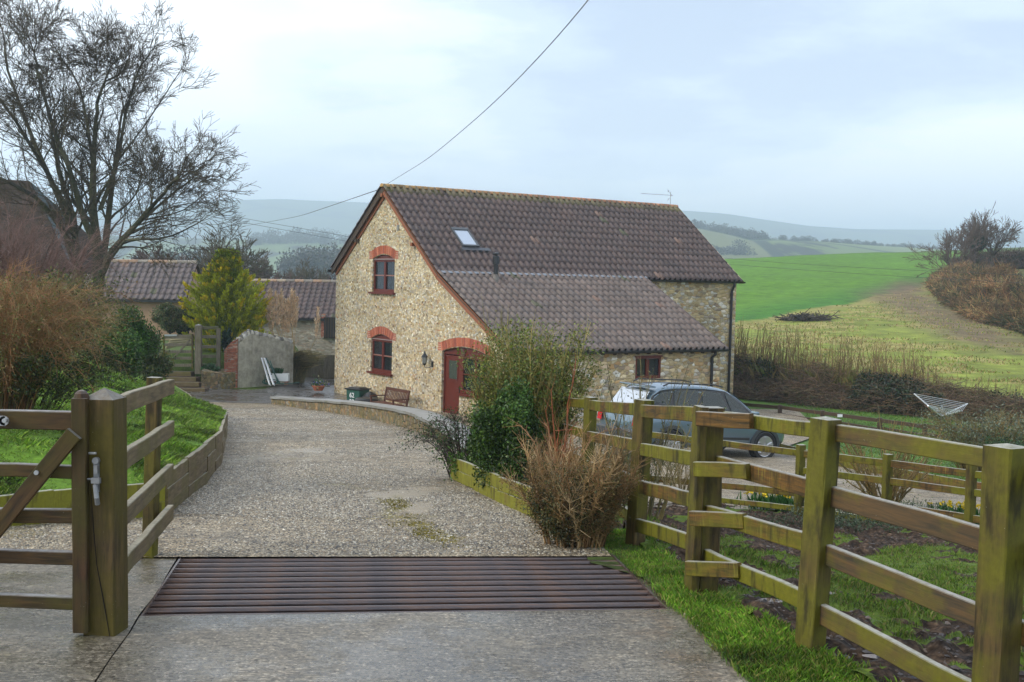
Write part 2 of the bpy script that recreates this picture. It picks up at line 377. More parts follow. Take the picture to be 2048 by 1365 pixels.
M['wood_grey'] = m_wood('weathered boards', (.20, .17, .12), (.09, .08, .06), (.10, .10, .04), (.5, .8), 'Z', (.3, .3, .28), False, .7)
M['wood_red'] = plain('red brown joinery', (.11, .016, .007), .42, 0, .35, var=.25, sc=6)
M['wood_barge'] = plain('orange brown barge board', (.24, .08, .032), .6, var=.3, sc=5)
M['wood_dark'] = plain('dark stained timber', (.055, .032, .016), .55, var=.35, sc=8)
M['bench'] = plain('bench hardwood', (.10, .035, .018), .5, var=.3, sc=12)
M['lead'] = plain('lead flashing', (.24, .255, .28), .35, .2, var=.25, sc=9)
M['black'] = plain('black plastic', (.015, .016, .018), .35, var=.2, sc=9)
M['rubber'] = plain('tyre rubber', (.018, .018, .02), .65, var=.2)
M['alloy'] = plain('alloy', (.62, .63, .65), .28, .85)
M['galv'] = plain('galvanised steel', (.42, .43, .44), .4, .7, var=.25, sc=30)
M['alu'] = plain('aluminium tube', (.62, .63, .65), .38, .5)
M['white'] = plain('white plastic', (.78, .79, .80), .4, var=.06)
M['ceramic'] = plain('white glazed trough', (.80, .80, .78), .25, var=.08, sc=6)
M['green_plastic'] = plain('green plastic', (.012, .075, .055), .4, var=.15)
M['terracotta'] = plain('terracotta', (.42, .13, .06), .7, var=.2)
M['wire'] = plain('cable', (.04, .042, .045), .6)
def m_glass(name, tint=(.03, .035, .04), tr=.5, rough=.03):
    b = NB(name); b.set('Base Color', tint).set('Roughness', rough).set('Specular IOR Level', .8)
    t = b.N.new('ShaderNodeBsdfTransparent'); t.inputs[0].default_value = (.75, .8, .8, 1); ms = b.N.new('ShaderNodeMixShader'); ms.inputs[0].default_value = tr
    b.L.new(b.b.outputs[0], ms.inputs[1]); b.L.new(t.outputs[0], ms.inputs[2]); b.L.new(ms.outputs[0], b.out.inputs[0]); return b.mat
M['glass'] = m_glass('window glass'); M['carglass'] = m_glass('car glass', (.02, .035, .035), .35)
M['skylight'] = plain('skylight glass', (.55, .6, .66), .04, .6)
M['curtain'] = plain('pale curtain', (.6, .6, .56), .9)
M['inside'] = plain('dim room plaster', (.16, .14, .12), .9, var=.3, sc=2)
def m_bars():
    b = NB('worn steel bar'); f = b.noise(6, 5, .65, b.map((.6, 8, 8))); g = b.noise(40, 4, .7)
    c = b.ramp(f, [(.3, (.04, .034, .036)), (.48, (.085, .06, .055)), (.62, (.13, .072, .048)), (.8, (.14, .115, .11))])
    c = b.mix(b.ramp(g, [(.58, 0), (.70, .5)]), c, (.15, .08, .04)); b.set('Base Color', c).set('Roughness', .24).set('Metallic', .3).set('Specular IOR Level', .9); b.bump(g, .15, .002); return b.mat
M['bars'] = m_bars()
def m_concrete():
    b = NB('wet brushed concrete'); f = b.noise(1.1, 6, .6); g = b.noise(70, 5, .75); br = b.noise(3, 4, .6, b.map((2.5, 45, 1), rot=(0, 0, R(-7))))
    ag = b.vor(95, out='Color'); ag = b.sep(ag)[0]
    c = b.ramp(f, [(.3, (.12, .10, .07)), (.5, (.185, .158, .115)), (.7, (.26, .225, .17))])
    
    ms = b.math('MULTIPLY', b.ramp(b.noise(1.7, 6, .7), [(.54, 0), (.62, .8)]), b.ramp(b.xyz(b.tc.outputs['Object'])[0], [(0, 0), (.001, 0)]))
    pt = b.math('MULTIPLY', b.ramp(b.noise(2.2, 7, .7), [(.52, 0), (.62, .75)]), b.ramp(b.math('MULTIPLY', b.xyz(b.tc.outputs['Object'])[0], -.5), [(.72, 0), (.95, 1)]))
    c = b.mix(pt, c, b.mix(g, (.055, .05, .015), (.12, .10, .03)))
    sd_ = b.math('MULTIPLY', b.ramp(b.math('SUBTRACT', b.xyz(b.tc.outputs['Object'])[0], 0), [(.45, 0), (.8, 1)]), b.ramp(b.noise(3, 4), [(.45, 0), (.6, .7)]))
    c = b.mix(sd_, c, (.15, .095, .045))
    wet = b.ramp(b.noise(1.3, 6, .7), [(.42, 0), (.56, 1)])
    c = b.mix(b.math('MULTIPLY', wet, .45), c, (.10, .092, .08))
    c = b.mix(1, c, b.ramp(ag, [(0, .4), (.3, .85), (.85, 1.1), (1, 1.9)]), 'MULTIPLY'); c = b.mix(1, c, b.ramp(br, [(.36, .5), (.64, 1.4)]), 'MULTIPLY'); c = b.mix(1, c, b.ramp(b.noise(28, 8, .85), [(.36, .45), (.64, 1.6)]), 'MULTIPLY')
    b.set('Base Color', c).set('Roughness', b.ramp(b.mix(.3, wet, g), [(.2, .5), (.8, .09)])).set('Specular IOR Level', .7)
    b.bump(b.mix(wet, b.mix(.5, b.mix(.4, g, ag), br), b.mix(.8, g, .5)), .9, .012); return b.mat
M['concrete'] = m_concrete()
def m_gravel(name='wet gravel', moss=True, sc=72):
    b = NB(name); v = b.vor(sc, out='Color'); d = b.vor(sc, out='Distance'); s_ = b.sep(v)
    c = b.ramp(s_[0], [(0, (.05, .045, .04)), (.2, (.24, .215, .17)), (.36, (.40, .365, .29)), (.5, (.11, .10, .085)), (.66, (.46, .42, .34)), (.8, (.27, .215, .15)), (.92, (.66, .63, .55)), (1, (.08, .078, .08))])
    c = b.mix(1, c, b.ramp(d, [(.15, 1.25), (.8, .4)]), 'MULTIPLY')
    mo = b.noise(3, 13, .92); c = b.mix(1, c, b.ramp(mo, [(.40, .45), (.5, 1.05), (.60, 1.8)]), 'MULTIPLY')
    big = b.noise(.45, 5, .6); c = b.mix(1, c, b.ramp(big, [(.3, .8), (.55, 1.05), (.7, 1.25)]), 'MULTIPLY')
    at3 = b.sep(b.attr()); silt = b.ramp(b.math('ADD', at3[0], b.math('MULTIPLY', b.math('SUBTRACT', b.noise(20, 4), .5), .5)), [(.25, 0), (.95, .75)]); c = b.mix(silt, c, b.mix(b.noise(60, 4), (.20, .185, .15), (.34, .315, .26)))
    if moss:
        mk = b.ramp(b.math('ADD', at3[1], b.math('MULTIPLY', b.math('SUBTRACT', b.noise(35, 4), .5), .9)), [(.3, 0), (.8, .85)]); c = b.mix(mk, c, b.mix(b.noise(50, 3), (.10, .10, .012), (.26, .22, .02)))
    wet = b.ramp(b.noise(.7, 5, .6), [(.45, 0), (.6, 1)])
    c = b.mix(1, c, (1.14, 1.02, .84), 'MULTIPLY'); b.set('Base Color', c).set('Roughness', b.mix(silt, b.ramp(wet, [(0, .65), (1, .42)]), .16)).set('Specular IOR Level', .4)
    b.bump(b.mix(silt, b.ramp(d, [(0, 1), (.8, 0)]), .4), .8, .02); return b.mat
M['gravel'] = m_gravel()
def m_tarmac():
    b = NB('wet yard surface'); f = b.noise(.5, 5, .6); g = b.noise(60, 4, .7)
    c = b.mix(f, (.05, .046, .04), (.12, .11, .10)); c = b.mix(.4, c, b.ramp(g, [(.3, .6), (.7, 1.4)]), 'MULTIPLY')
    b.set('Base Color', c).set('Roughness', b.ramp(b.noise(.9, 5, .65), [(.42, .5), (.6, .12)])); b.bump(g, .3, .004); return b.mat
M['yard'] = m_tarmac()
def m_ground(name, rough=.85):
    b = NB(name); c = b.attr(); f = b.noise(.9, 6, .65); g = b.noise(14, 5, .7)
    c = b.mix(1, c, b.ramp(f, [(.3, .62), (.7, 1.32)]), 'MULTIPLY'); c = b.mix(.9, c, b.ramp(g, [(.3, .5), (.7, 1.5)]), 'MULTIPLY')
    b.set('Base Color', c).set('Roughness', rough).set('Specular IOR Level', .25); b.bump(g, .6, .04); return b.mat
M['ground'] = m_ground('grass and earth')
def m_mud():
    b = NB('churned mud'); f = b.noise(5, 6, .7); g = b.noise(28, 5, .7); c = b.mix(b.ramp(b.mix(.45, f, g), [(.36, 0), (.64, 1)]), (.016, .011, .007), (.15, .10, .068))
    vd = b.vor(13, b.map((1, 1, 1))); vd2 = b.vor(31); c = b.mix(1, c, b.ramp(vd, [(.15, 1.3), (.7, .55)]), 'MULTIPLY'); c = b.mix(.8, c, b.ramp(vd2, [(.15, 1.5), (.7, .5)]), 'MULTIPLY'); k = b.sep(b.attr())[1]; gr = b.mix(g, (.05, .085, .01), (.15, .22, .03)); c = b.mix(b.ramp(b.math('ADD', k, b.math('MULTIPLY', b.math('SUBTRACT', g, .5), .9)), [(.35, 0), (.6, 1)]), c, gr)  # crevices between clods darkened in the colour, standing in for shade
    b.set('Base Color', c).set('Roughness', b.ramp(f, [(.3, .5), (.5, .9)])).set('Specular IOR Level', .15); b.bump(b.mix(.5, b.ramp(vd, [(0, 1), (.8, 0)]), b.mix(.5, f, g)), 1.0, .07); return b.mat
M['mud'] = m_mud()
M['puddle'] = plain('muddy water', (.20, .13, .08), .06, spec=.3)
M['leaf'] = m_attr('leaf', .45, .22, .35, 6, .4); M['blade'] = m_attr('grass blade', .5, .3, .3, 4, .35)
M['twig'] = m_attr('twig', .65, 0, .3, 10); M['bark'] = m_attr('bark', .8, 0, .4, 12)
M['pebble'] = m_attr('pebble', .4, 0, .3, 40, .5)
def m_render():
    b = NB('stained cement render'); f = b.noise(1.5, 6, .65); st = b.noise(1.5, 5, .6, b.map((5, 5, .6)))
    c = b.mix(f, (.30, .27, .20), (.50, .47, .38)); c = b.mix(.35, c, b.ramp(st, [(.35, .6), (.65, 1.2)]), 'MULTIPLY'); c = b.mix(.8, c, b.ramp(b.noise(3.5, 8, .75), [(.36, .55), (.62, 1.25)]), 'MULTIPLY')
    c = b.mix(b.ramp(b.noise(2, 4), [(.55, 0), (.7, .4)]), c, (.16, .15, .08)); b.set('Base Color', c).set('Roughness', .7); b.bump(b.noise(30, 5), .3, .01); return b.mat
M['render'] = m_render()
def m_cap():
    b = NB('cement capping'); f = b.noise(4, 6, .65); c = b.mix(f, (.17, .165, .15), (.30, .29, .27)); c = b.mix(b.ramp(b.noise(3, 5, .7), [(.52, 0), (.66, .8)]), c, (.10, .10, .035))
    b.set('Base Color', c).set('Roughness', .4); b.bump(b.noise(30, 5), .4, .01); return b.mat
M['cap'] = m_cap()
def m_paint():
    b = NB('pale blue grey car paint'); b.set('Base Color', (.15, .215, .265)).set('Metallic', .45).set('Roughness', .3).set('Coat Weight', 1.0).set('Coat Roughness', .04); return b.mat
M['paint'] = m_paint()
M['clad'] = plain('dark grey cladding', (.05, .055, .06), .45)
M['taillight'] = plain('red lamp lens', (.5, .01, .012), .15); M['clearlens'] = plain('clear lamp lens', (.75, .75, .75), .12)

# ---------------------------------------------------------------- foliage helpers
def segs(name, P0, P1, R0, R1, C, mat, parent=None, origin=(0, 0, 0), n=3):
    P0 = np.array(P0, float); P1 = np.array(P1, float); R0 = np.asarray(R0, float)[:, None]; R1 = np.asarray(R1, float)[:, None]
    t = P1-P0; t /= np.linalg.norm(t, axis=1, keepdims=True)+1e-9
    ref = np.where(np.abs(t[:, 2:3]) < .9, np.array([[0, 0, 1.]]), np.array([[1., 0, 0]])); u = np.cross(t, ref); u /= np.linalg.norm(u, axis=1, keepdims=True)+1e-9; w = np.cross(t, u)
    V = []
    for k in range(n):
        a = 2*math.pi*k/n; V.append(P0+R0*(math.cos(a)*u+math.sin(a)*w))
    for k in range(n):
        a = 2*math.pi*k/n; V.append(P1+R1*(math.cos(a)*u+math.sin(a)*w))
    V = np.stack(V, 1).reshape(-1, 3); b = np.arange(len(P0))[:, None]*2*n
    F = np.concatenate([b+np.array([[k, (k+1) % n, n+(k+1) % n, n+k]]) for k in range(n)], 0)
    C = np.tile(np.asarray(C, float), (n, 1))
    return raw(name, V, F, C, mat, parent, origin)
def leaves(name, P, size, C, mat, parent=None, origin=(0, 0, 0), up=.3, asp=.55, D=None):
    n = len(P); P = np.asarray(P, float); size = np.broadcast_to(size, (n,))[:, None]
    if D is None: D = rng.normal(size=(n, 3)); D[:, 2] += up
    D = D/np.linalg.norm(D, axis=1, keepdims=True); S = np.cross(D, rng.normal(size=(n, 3))); S /= np.linalg.norm(S, axis=1, keepdims=True)+1e-9
    V = np.stack([P, P+D*size*.5+S*size*asp*.5, P+D*size, P+D*size*.5-S*size*asp*.5], 1).reshape(-1, 3)
    F = np.arange(4*n).reshape(n, 4); return raw(name, V, F, C, mat, parent, origin)
def pick(cols, n, var=.25):
    c = np.array(cols, float)[rng.integers(0, len(cols), n)]; return np.clip(c*(1+var*rng.normal(size=(n, 1))), .002, 1)
def blades(name, P, h, C, label=None, cat='grass', lean=.35, w=.006):
    n = len(P); P = np.asarray(P, float); h = np.broadcast_to(h, (n,))[:, None]; w = np.broadcast_to(w, (n,))[:, None]
    a = rng.random(n)*6.283; S = np.stack([np.cos(a), np.sin(a), 0*a], 1)*w; Ld = rng.normal(size=(n, 3))*lean; Ld[:, 2] = 0
    m_ = P+np.array([0, 0, 1.])*h*.6+Ld*h*.35; t = P+np.array([0, 0, 1.])*h*.95+Ld*h
    V = np.stack([P-S, P+S, m_+S*.7, t, m_-S*.7], 1).reshape(-1, 3); b = np.arange(n)[:, None]*5
    F = np.concatenate([b+[[0, 1, 2, 4]], b+[[4, 2, 3, 3]]], 0)
    F4 = (b+[[0, 1, 2, 4]]); F3 = (b+[[4, 2, 3]])
    # quads only: the tip is a thin kite
    V = np.stack([P-S, P+S, m_+S*.6, t], 1).reshape(-1, 3); F = np.arange(4*n).reshape(n, 4)
    o = raw(name, V, F, C, M['blade']); o['kind'] = 'stuff'
    if label: tag(o, label, cat)
    return o
def grow(base, direction, length, radius, depth, segsl, spread=.55, droop=0, taper=.72, nch=(2, 4), minr=.004, wig=.12, upb=.12, lf=.75):
    """recursive branching: fills segsl with (p0,p1,r0,r1,depth)"""
    p = np.array(base, float); d = np.array(direction, float); d /= np.linalg.norm(d)
    n = max(2, int(3+depth*.6)); sl = length/n; r = radius
    for i in range(n):
        d = d+rng.normal(size=3)*wig; d[2] += upb*.25-droop*.25; d /= np.linalg.norm(d); q = p+d*sl; r1 = radius+(radius*taper-radius)*(i+1)/n
        segsl.append((p, q, r, r1, depth))
        if depth > 0 and i >= 1 and rng.random() < .62:
            a = rng.normal(size=3); a -= d*(a@d); a /= np.linalg.norm(a); nd = d*math.cos(spread*1.15)+a*math.sin(spread*1.15)
            grow(q, nd, length*lf*(.6+.4*rng.random()), r1*.55, depth-1, segsl, spread, droop, taper, nch, minr, wig, upb, lf)
        p, r = q, r1
    if depth > 0:
        for k in range(rng.integers(nch[0], nch[1])):
            a = rng.normal(size=3); a -= d*(a@d); a /= np.linalg.norm(a)+1e-9; s_ = spread*(.5+.8*rng.random())
            grow(p, d*math.cos(s_)+a*math.sin(s_), length*lf*(.75+.4*rng.random()), r*.72, depth-1, segsl, spread, droop, taper, nch, minr, wig, upb, lf)
def tree_mesh(name_label, starts, segl_args, cols, parent, origin, thick=.02, minr=0):
    S = []
    for st in starts: grow(*st, S, **segl_args)
    P0 = np.array([s[0] for s in S]); P1 = np.array([s[1] for s in S]); R0 = np.maximum(np.array([s[2] for s in S]), minr); R1 = np.maximum(np.array([s[3] for s in S]), minr)
    C = pick(cols, len(S), .15); big = R0 > thick
    o1 = segs('trunk', P0[big], P1[big], R0[big], R1[big], C[big], M['bark'], parent, origin, 7)
    o2 = segs('crown', P0[~big], P1[~big], R0[~big], R1[~big], C[~big], M['bark'], parent, origin, 3)
    return o1, o2
def board(name, a, b, h, t, mat, parent=None, up=(0, 0, 1), jag=.002):
    """timber from a to b (world), own local frame with x along the length"""
    a = np.array(a, float); b = np.array(b, float); x = b-a; L = np.linalg.norm(x); x /= L; up = np.array(up, float)
    y = np.cross(up, x); y /= np.linalg.norm(y); z = np.cross(x, y)
    n = max(2, int(L/.25)); V = []; F = []
    hh, tt = h/2, t/2; e = min(.004, t*.12)
    ring = [(-tt+e, -hh), (tt-e, -hh), (tt, -hh+e), (tt, hh-e), (tt-e, hh), (-tt+e, hh), (-tt, hh-e), (-tt, -hh+e)]
    for i in range(n+1):
        dy, dz = rng.normal(0, jag, 2)
        for (q, w) in ring: V.append((L*i/n, q+dy, w+dz))
    k = 8
    for i in range(n):
        for j in range(k): F.append((i*k+j, i*k+(j+1) % k, (i+1)*k+(j+1) % k, (i+1)*k+j))
    F += [tuple(range(k))[::-1], tuple(range(n*k, n*k+k))]
    F = [f[::-1] for f in F]
    me = bpy.data.meshes.new(name); me.from_pydata(V, [], F); me.update()
    bm = bmesh.new(); bm.from_mesh(me); bmesh.ops.recalc_face_normals(bm, faces=bm.faces[:]); bm.to_mesh(me); bm.free()
    m = Matrix(((x[0], y[0], z[0]), (x[1], y[1], z[1]), (x[2], y[2], z[2])))
    o = link(name, me, mat, parent, a-(WL[parent.name] if parent is not None else 0), m.to_euler()); WL[o.name] = a
    return o
def post(name, base, top, w, mat, parent=None, yaw=0, cap=.0, d=None, tag_=None):
    """square post; local z up its length, a low pyramid cap"""
    base = np.array(base, float); top = np.array(top, float); z = top-base; L = np.linalg.norm(z); z /= L
    x = np.array([math.cos(yaw), math.sin(yaw), 0]); x -= z*(x@z); x /= np.linalg.norm(x); y = np.cross(z, x)
    d = d or w; a, b = w/2, d/2; e = .006; ring = [(-a+e, -b), (a-e, -b), (a, -b+e), (a, b-e), (a-e, b), (-a+e, b), (-a, b-e), (-a, -b+e)]
    n = 6; V = []; F = []; k = 8
    for i in range(n+1):
        for (p, q) in ring: V.append((p+rng.normal(0, .0012), q+rng.normal(0, .0012), L*i/n))
    for i in range(n):
        for j in range(k): F.append((i*k+j, i*k+(j+1) % k, (i+1)*k+(j+1) % k, (i+1)*k+j))
    V.append((0, 0, L+cap)); c = len(V)-1
    for j in range(k): F.append((n*k+j, n*k+(j+1) % k, c))
    F.append(tuple(range(k))[::-1])
    me = bpy.data.meshes.new(name); me.from_pydata(V, [], F); me.update()
    m = Matrix(((x[0], y[0], z[0]), (x[1], y[1], z[1]), (x[2], y[2], z[2])))
    o = link(name, me, mat, parent, base-(WL[parent.name] if parent is not None else 0), m.to_euler()); WL[o.name] = base
    return o

# ================================================================ GROUND
gO = np.array([-1.80, 5.87]); gA = R(7.6); ga = np.array([math.cos(gA), math.sin(gA)]); gb = np.array([-math.sin(gA), math.cos(gA)]); GW, GD = 2.68, 1.42
def ingrid(x, y, e=0):
    u = (x-gO[0])*ga[0]+(y-gO[1])*ga[1]; v = (x-gO[0])*gb[0]+(y-gO[1])*gb[1]; return (u > -e) & (u < GW+e) & (v > -e) & (v < GD+e)
def axis(parts):
    o = []
    for a, b, s in parts: o += list(np.arange(a, b, s))
    return np.array(o+[parts[-1][1]])
xs = axis([(-160, -40, 8), (-40, -16, 1.5), (-16, -5, .5), (-5, 8, .2), (8, 30, .5), (30, 90, .7), (90, 260, 6)])
ys = axis([(-3, 3, .6), (3, 16, .2), (16, 44, .4), (44, 62, .5), (62, 130, .8), (130, 240, 2), (240, 700, 12)])
X, Y = np.meshgrid(xs, ys, indexing='ij')
def gcol(x, y):
    n = fbm(x/6, y/6, 4)[:, None]; n2 = fbm(x/1.7+9, y/1.7, 3)[:, None]; n3 = fbm(x/3+40, y/1.5+3, 4)
    base = np.array([.075, .115, .018])*(1+.5*n)
    zr = 1.0*(y > 50)
    # rough pasture: straw and olive tussocks
    past = np.array([.20, .235, .035])*(1+.35*n2); straw = np.array([.34, .28, .10]); k = sm((n3-.0)*5)[:, None]; past = past*(1-k*.75)+straw*k*.75
    # bright winter wheat beyond the diagonal boundary
    bl = np.interp(x, [10, 16.5, 43, 60], [72, 79, 119, 146]); wheat = np.array([.088, .20, .008])*(1+.12*n+.12*n2*.5)
    low = sm(1-(y-bl)/14)[:, None]; wheat = wheat*(1-low)+np.array([.045, .16, .010])*low
    w = sm((y-bl+1.2*fbm(x/4, y/4, 3))/.8)[:, None]; ed = np.exp(-((y-bl+1.5)/1.6)**2)[:, None]; past = past*(1-.5*ed)+np.array([.36, .27, .11])*.5*ed; f = past*(1-w)+wheat*w
    # bare, trodden strip beside the bramble bank
    xh = np.interp(y, [50, 60, 72, 82, 92, 108, 120], [28, 29.6, 31, 31.5, 33.5, 38, 42.5]); tr = np.exp(-((x-(xh-3.0+.8*np.sin(y/6)))/2.7)**2)*(y > 60)*(y < 122)*(.6+.8*np.clip(fbm(x/2, y/4, 3)+.3, 0, 1))
    tr = np.clip(tr*1.25*np.interp(y, [60, 75, 105, 122], [.6, 1, 1, .2]), 0, .85)[:, None]; f = f*(1-tr)+np.array([.155, .10, .065])*tr
    ol = sm((x-xh-3)/2)[:, None]*(1-sm((y-128)/4))[:, None]; f = f*(1-ol)+np.array([.12, .125, .03])*ol
    yb = np.clip(49-(x-9)*1.1, 28, 60); m = (sm((y-yb-.5)/1.0)*sm((x-3)/6))[:, None]
    # garden lawn this side of the bank
    lawn = np.array([.075, .15, .018])*(1+.35*n2)
    lw = (sm((x-7)/1)*sm((y-20)/2))[:, None]; base = base*(1-lw)+lawn*lw
    soil = np.array([.07, .05, .035])*(1+.3*n2); s_ = (sm((11.5-y)/1)*sm((x+1)/.5)*sm((1.2-x)/.4))[:, None]
    base = base*(1-s_)+soil*s_
    far = sm((y-190)/30)[:, None]; f = f*(1-far)+np.array([.07, .10, .03])*far
    return np.clip(base*(1-m)+f*m, .005, 1)
def keepf(x, y):
    apron = (y < 8.4) & (y > 0.5) & (x > -6) & (x < .9)
    return ~(apron | ingrid(x, y, .25))
grid_mesh('ground', X, Y, G(X, Y)-.02, M['ground'], keep=keepf, C=gcol)
# concrete round the cattle grid: front apron, left slab, narrow right kerb
def gp(u, v): p = gO+ga*u+gb*v; return (p[0], p[1])
right_edge = [(1.35, 1.0), (1.22, 3.2), (1.12, 4.4), (1.05, 5.2), (.98, 5.7), gp(GW+.05, 0)]
left_edge = [(-1.1, 1.0), (-1.5, 3.2), (-1.62, 4.4), (-1.72, 5.2), (-1.76, 5.6), gp(0, 0)]
X, Y, Z = ruled(left_edge, right_edge, 60, 40, lambda x, y: G(x, y)*0+.004+.004*fbm(x*2, y*2))
Z[-1] = .0; grid_mesh('concrete_apron', X, Y, Z, M['concrete'])
lo = [(-9, 1.0), (-9, 3.2), (-9, 4.4), (-9, 5.2), (-9, 5.6), (-9, 5.8)]
X, Y, Z = ruled(lo+[(-9, 6.4), (-9, 7.55)], [(a-.012, b) for a, b in left_edge]+[gp(-.0, .5), gp(-.02, GD+.02)], 80, 60, lambda x, y: G(x, y)*.9-.004+.005*fbm(x*1.5, y*1.5))
grid_mesh('concrete_slab', X, Y, Z, M['concrete'])
X, Y, Z = ruled([gp(GW, 0), gp(GW, GD)], [gp(GW+.5, -.1), gp(GW+.5, GD)], 20, 6, lambda x, y: G(x, y)-.01); grid_mesh('kerb', X, Y, Z, M['concrete'])
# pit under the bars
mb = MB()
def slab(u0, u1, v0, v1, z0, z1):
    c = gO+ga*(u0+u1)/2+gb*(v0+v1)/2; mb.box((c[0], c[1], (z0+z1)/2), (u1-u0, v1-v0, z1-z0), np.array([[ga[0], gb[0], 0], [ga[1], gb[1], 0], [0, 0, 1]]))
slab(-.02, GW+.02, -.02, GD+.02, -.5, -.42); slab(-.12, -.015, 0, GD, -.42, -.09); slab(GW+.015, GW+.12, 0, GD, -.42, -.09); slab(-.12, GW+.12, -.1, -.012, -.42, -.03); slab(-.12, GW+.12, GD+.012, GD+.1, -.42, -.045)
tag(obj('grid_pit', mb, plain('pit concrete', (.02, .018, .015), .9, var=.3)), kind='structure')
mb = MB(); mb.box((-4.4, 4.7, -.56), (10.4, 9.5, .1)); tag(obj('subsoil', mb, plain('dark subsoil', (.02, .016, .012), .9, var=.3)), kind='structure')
cg = thing('cattle_grid', 'rusty steel cattle grid of round bars across the drive entrance', 'cattle grid', (gO[0], gO[1], 0))
NBAR = 11
for i in range(NBAR):
    v = .05+(GD-.1)*i/(NBAR-1); z = -.028-.03*v/GD; a = gp(.0, v); b = gp(GW, v); bb = MB()
    n = 24; L = GW; pts = [(a[0]+(b[0]-a[0])*k/n, a[1]+(b[1]-a[1])*k/n, z) for k in range(n+1)]
    bb.tube(pts, .0208, 16, cap=False); obj('bar', bb, M['bars'], cg, world=True, smooth=True, origin=(a[0], a[1], z))
fb = MB()
for u in (0.004, GW-.004): p, q = gp(u, 0), gp(u, GD); fb.bar((*p, -.045), (*q, -.075), .012, .085)
p, q = gp(0, -.004), gp(GW, -.004); fb.bar((*p, -.03), (*q, -.03), .01, .06)
obj('frame', fb, M['bars'], cg, world=True)

# gravel drive sheet, running down to the yard
ry = [7.25, 8.5, 9.4, 10.6, 13.1, 18.5, 25.4, 32.6, 38, 41.5]
rx = [.66, .58, .5, .2, -.35, -.5, -1.6, -3.7, -6.3, -7.7]
YY = np.r_[np.arange(7.25, 14, .12), np.arange(14, 41.6, .3)]
def drive_z(x, y): return G(x, y)+.012+.02*fbm(x*.8, y*.8, 3)*np.clip((y-7.6)/1.5, 0, 1)
def strip(name, ylist, lf, rf, zf, mat, m=60):
    Yv = np.array(ylist)[:, None]; l = lf(Yv[:, 0])[:, None]; r = rf(Yv[:, 0])[:, None]; w = np.linspace(0, 1, m)[None]; X = l+(r-l)*w; Y = Yv+0*X
    return grid_mesh(name, X, Y, zf(X, Y), mat)
# first rows follow the back edge of the grid
def bend(x, y): return y+(x-gO[0])*math.tan(gA)*np.clip((11-y)/4, 0, 1)
def strip_b(name, ylist, lf, rf, zf, mat, m=80):
    Yv = np.array(ylist)[:, None]; l = lf(Yv[:, 0])[:, None]; r = rf(Yv[:, 0])[:, None]; w = np.linspace(0, 1, m)[None]; X = l+(r-l)*w; Y = bend(X, Yv+0*X)
    return grid_mesh(name, X, Y, zf(X, Y), mat)
def pix_ground(px, py):
    r = ray(px, py); k = 1.
    for _ in range(30): k = (float(G(r[0]*k, r[1]*k))-1.7)/r[2]
    return EYE+r*k
SIL = [(*pix_ground(a, b)[:2], c, d) for a, b, c, d in ((800, 984, .20, .55), (828, 1024, .16, .45), (492, 962, .14, .35), (625, 903, .22, .6), (700, 862, .25, .7), (545, 1005, .14, .25), (880, 905, .2, .5), (420, 1085, .2, .2))]
def silt(x, y):
    w = fbm(x*2.2, y*1.4, 4); m = np.zeros_like(x)
    for a, b, c, d in SIL: m = np.maximum(m, sm((y-7.6)/.4)*sm(1.25-np.sqrt(((x-a)/c)**2+((y-b)/d)**2)*.9+w*2.2))
    return np.clip(m+.5*sm(fbm(x*.9+20, y*.35, 4)*3-.45)*(1-sm((y-14)/8)), 0, 1)
def mossm(x, y):
    cx = np.interp(y, [7.6, 8.6, 9.6, 10.8, 12], [-.35, -.55, -.92, -1.05, -1.0]); return np.clip(np.exp(-((x-cx)/.13)**2)*sm((y-7.7)/.5)*(1-sm((y-10.8)/.6))*(.4+2.2*fbm(x*3.5, y*2, 4)+.3)+.5*sm(fbm(x*2+7, y*1.3, 4)*4-1.3), 0, 1)
def strip_b(name, ylist, lf, rf, zf, mat, m=170):
    Yv = np.array(ylist)[:, None]; l = lf(Yv[:, 0])[:, None]; r = rf(Yv[:, 0])[:, None]; w = np.linspace(0, 1, m)[None]; X = l+(r-l)*w; Y = bend(X, Yv+0*X)
    return grid_mesh(name, X, Y, zf(X, Y), mat, C=lambda x, y: np.stack([silt(x, y), mossm(x, y), 0*x], 1))
YY = np.r_[np.arange(7.25, 16, .07), np.arange(16, 41.6, .2)]
strip_b('gravel_driveway', YY, lambda y: np.where(y < 9.2, -8.5, xw(y)-.25), lambda y: np.interp(y, ry, rx), drive_z, M['gravel'])
# yard beyond
strip('yard', np.arange(41.2, 64, .5), lambda y: np.interp(y, [41, 45, 46.5, 70], [-12.3, -13.2, -14, -14]), lambda y: np.interp(y, [41, 46.5, 47, 53, 70], [-3.2, -5.5, -4, 0, 0]), lambda x, y: np.where((x < -9.6) & (y > 46.3), -3.2, np.minimum(G(x, y), -2.7)+.02), M['yard'], 40)
# terrace strip between low wall and gable
strip('terrace_paving', np.arange(20, 46, .5), lambda y: np.interp(y, [18.5, 25.4, 32.6, 38, 41.5, 46], [-.3, -1.3, -3.4, -5.9, -7.4, -7.6]), lambda y: np.interp(y, [18, 25, 33, 40, 46], [2, 1.6, 1.2, .2, -5]), lambda x, y: G(x, y)+.01, M['gravel'], 30)
# car parking gravel
def pk_l(y): return np.interp(y, [16.5, 20, 26, 33, 38, 44], [1.8, 1.0, .4, 1.0, 2, 6.5])
def pk_r(y): return np.interp(y, [16.5, 21.5, 31, 36, 44], [9.0, 8.3, 6.95, 9.4, 10.5])
strip('gravel_parking', np.arange(16.3, 44, .3), pk_l, pk_r, lambda x, y: G(x, y)+.02, M['gravel'], 50)
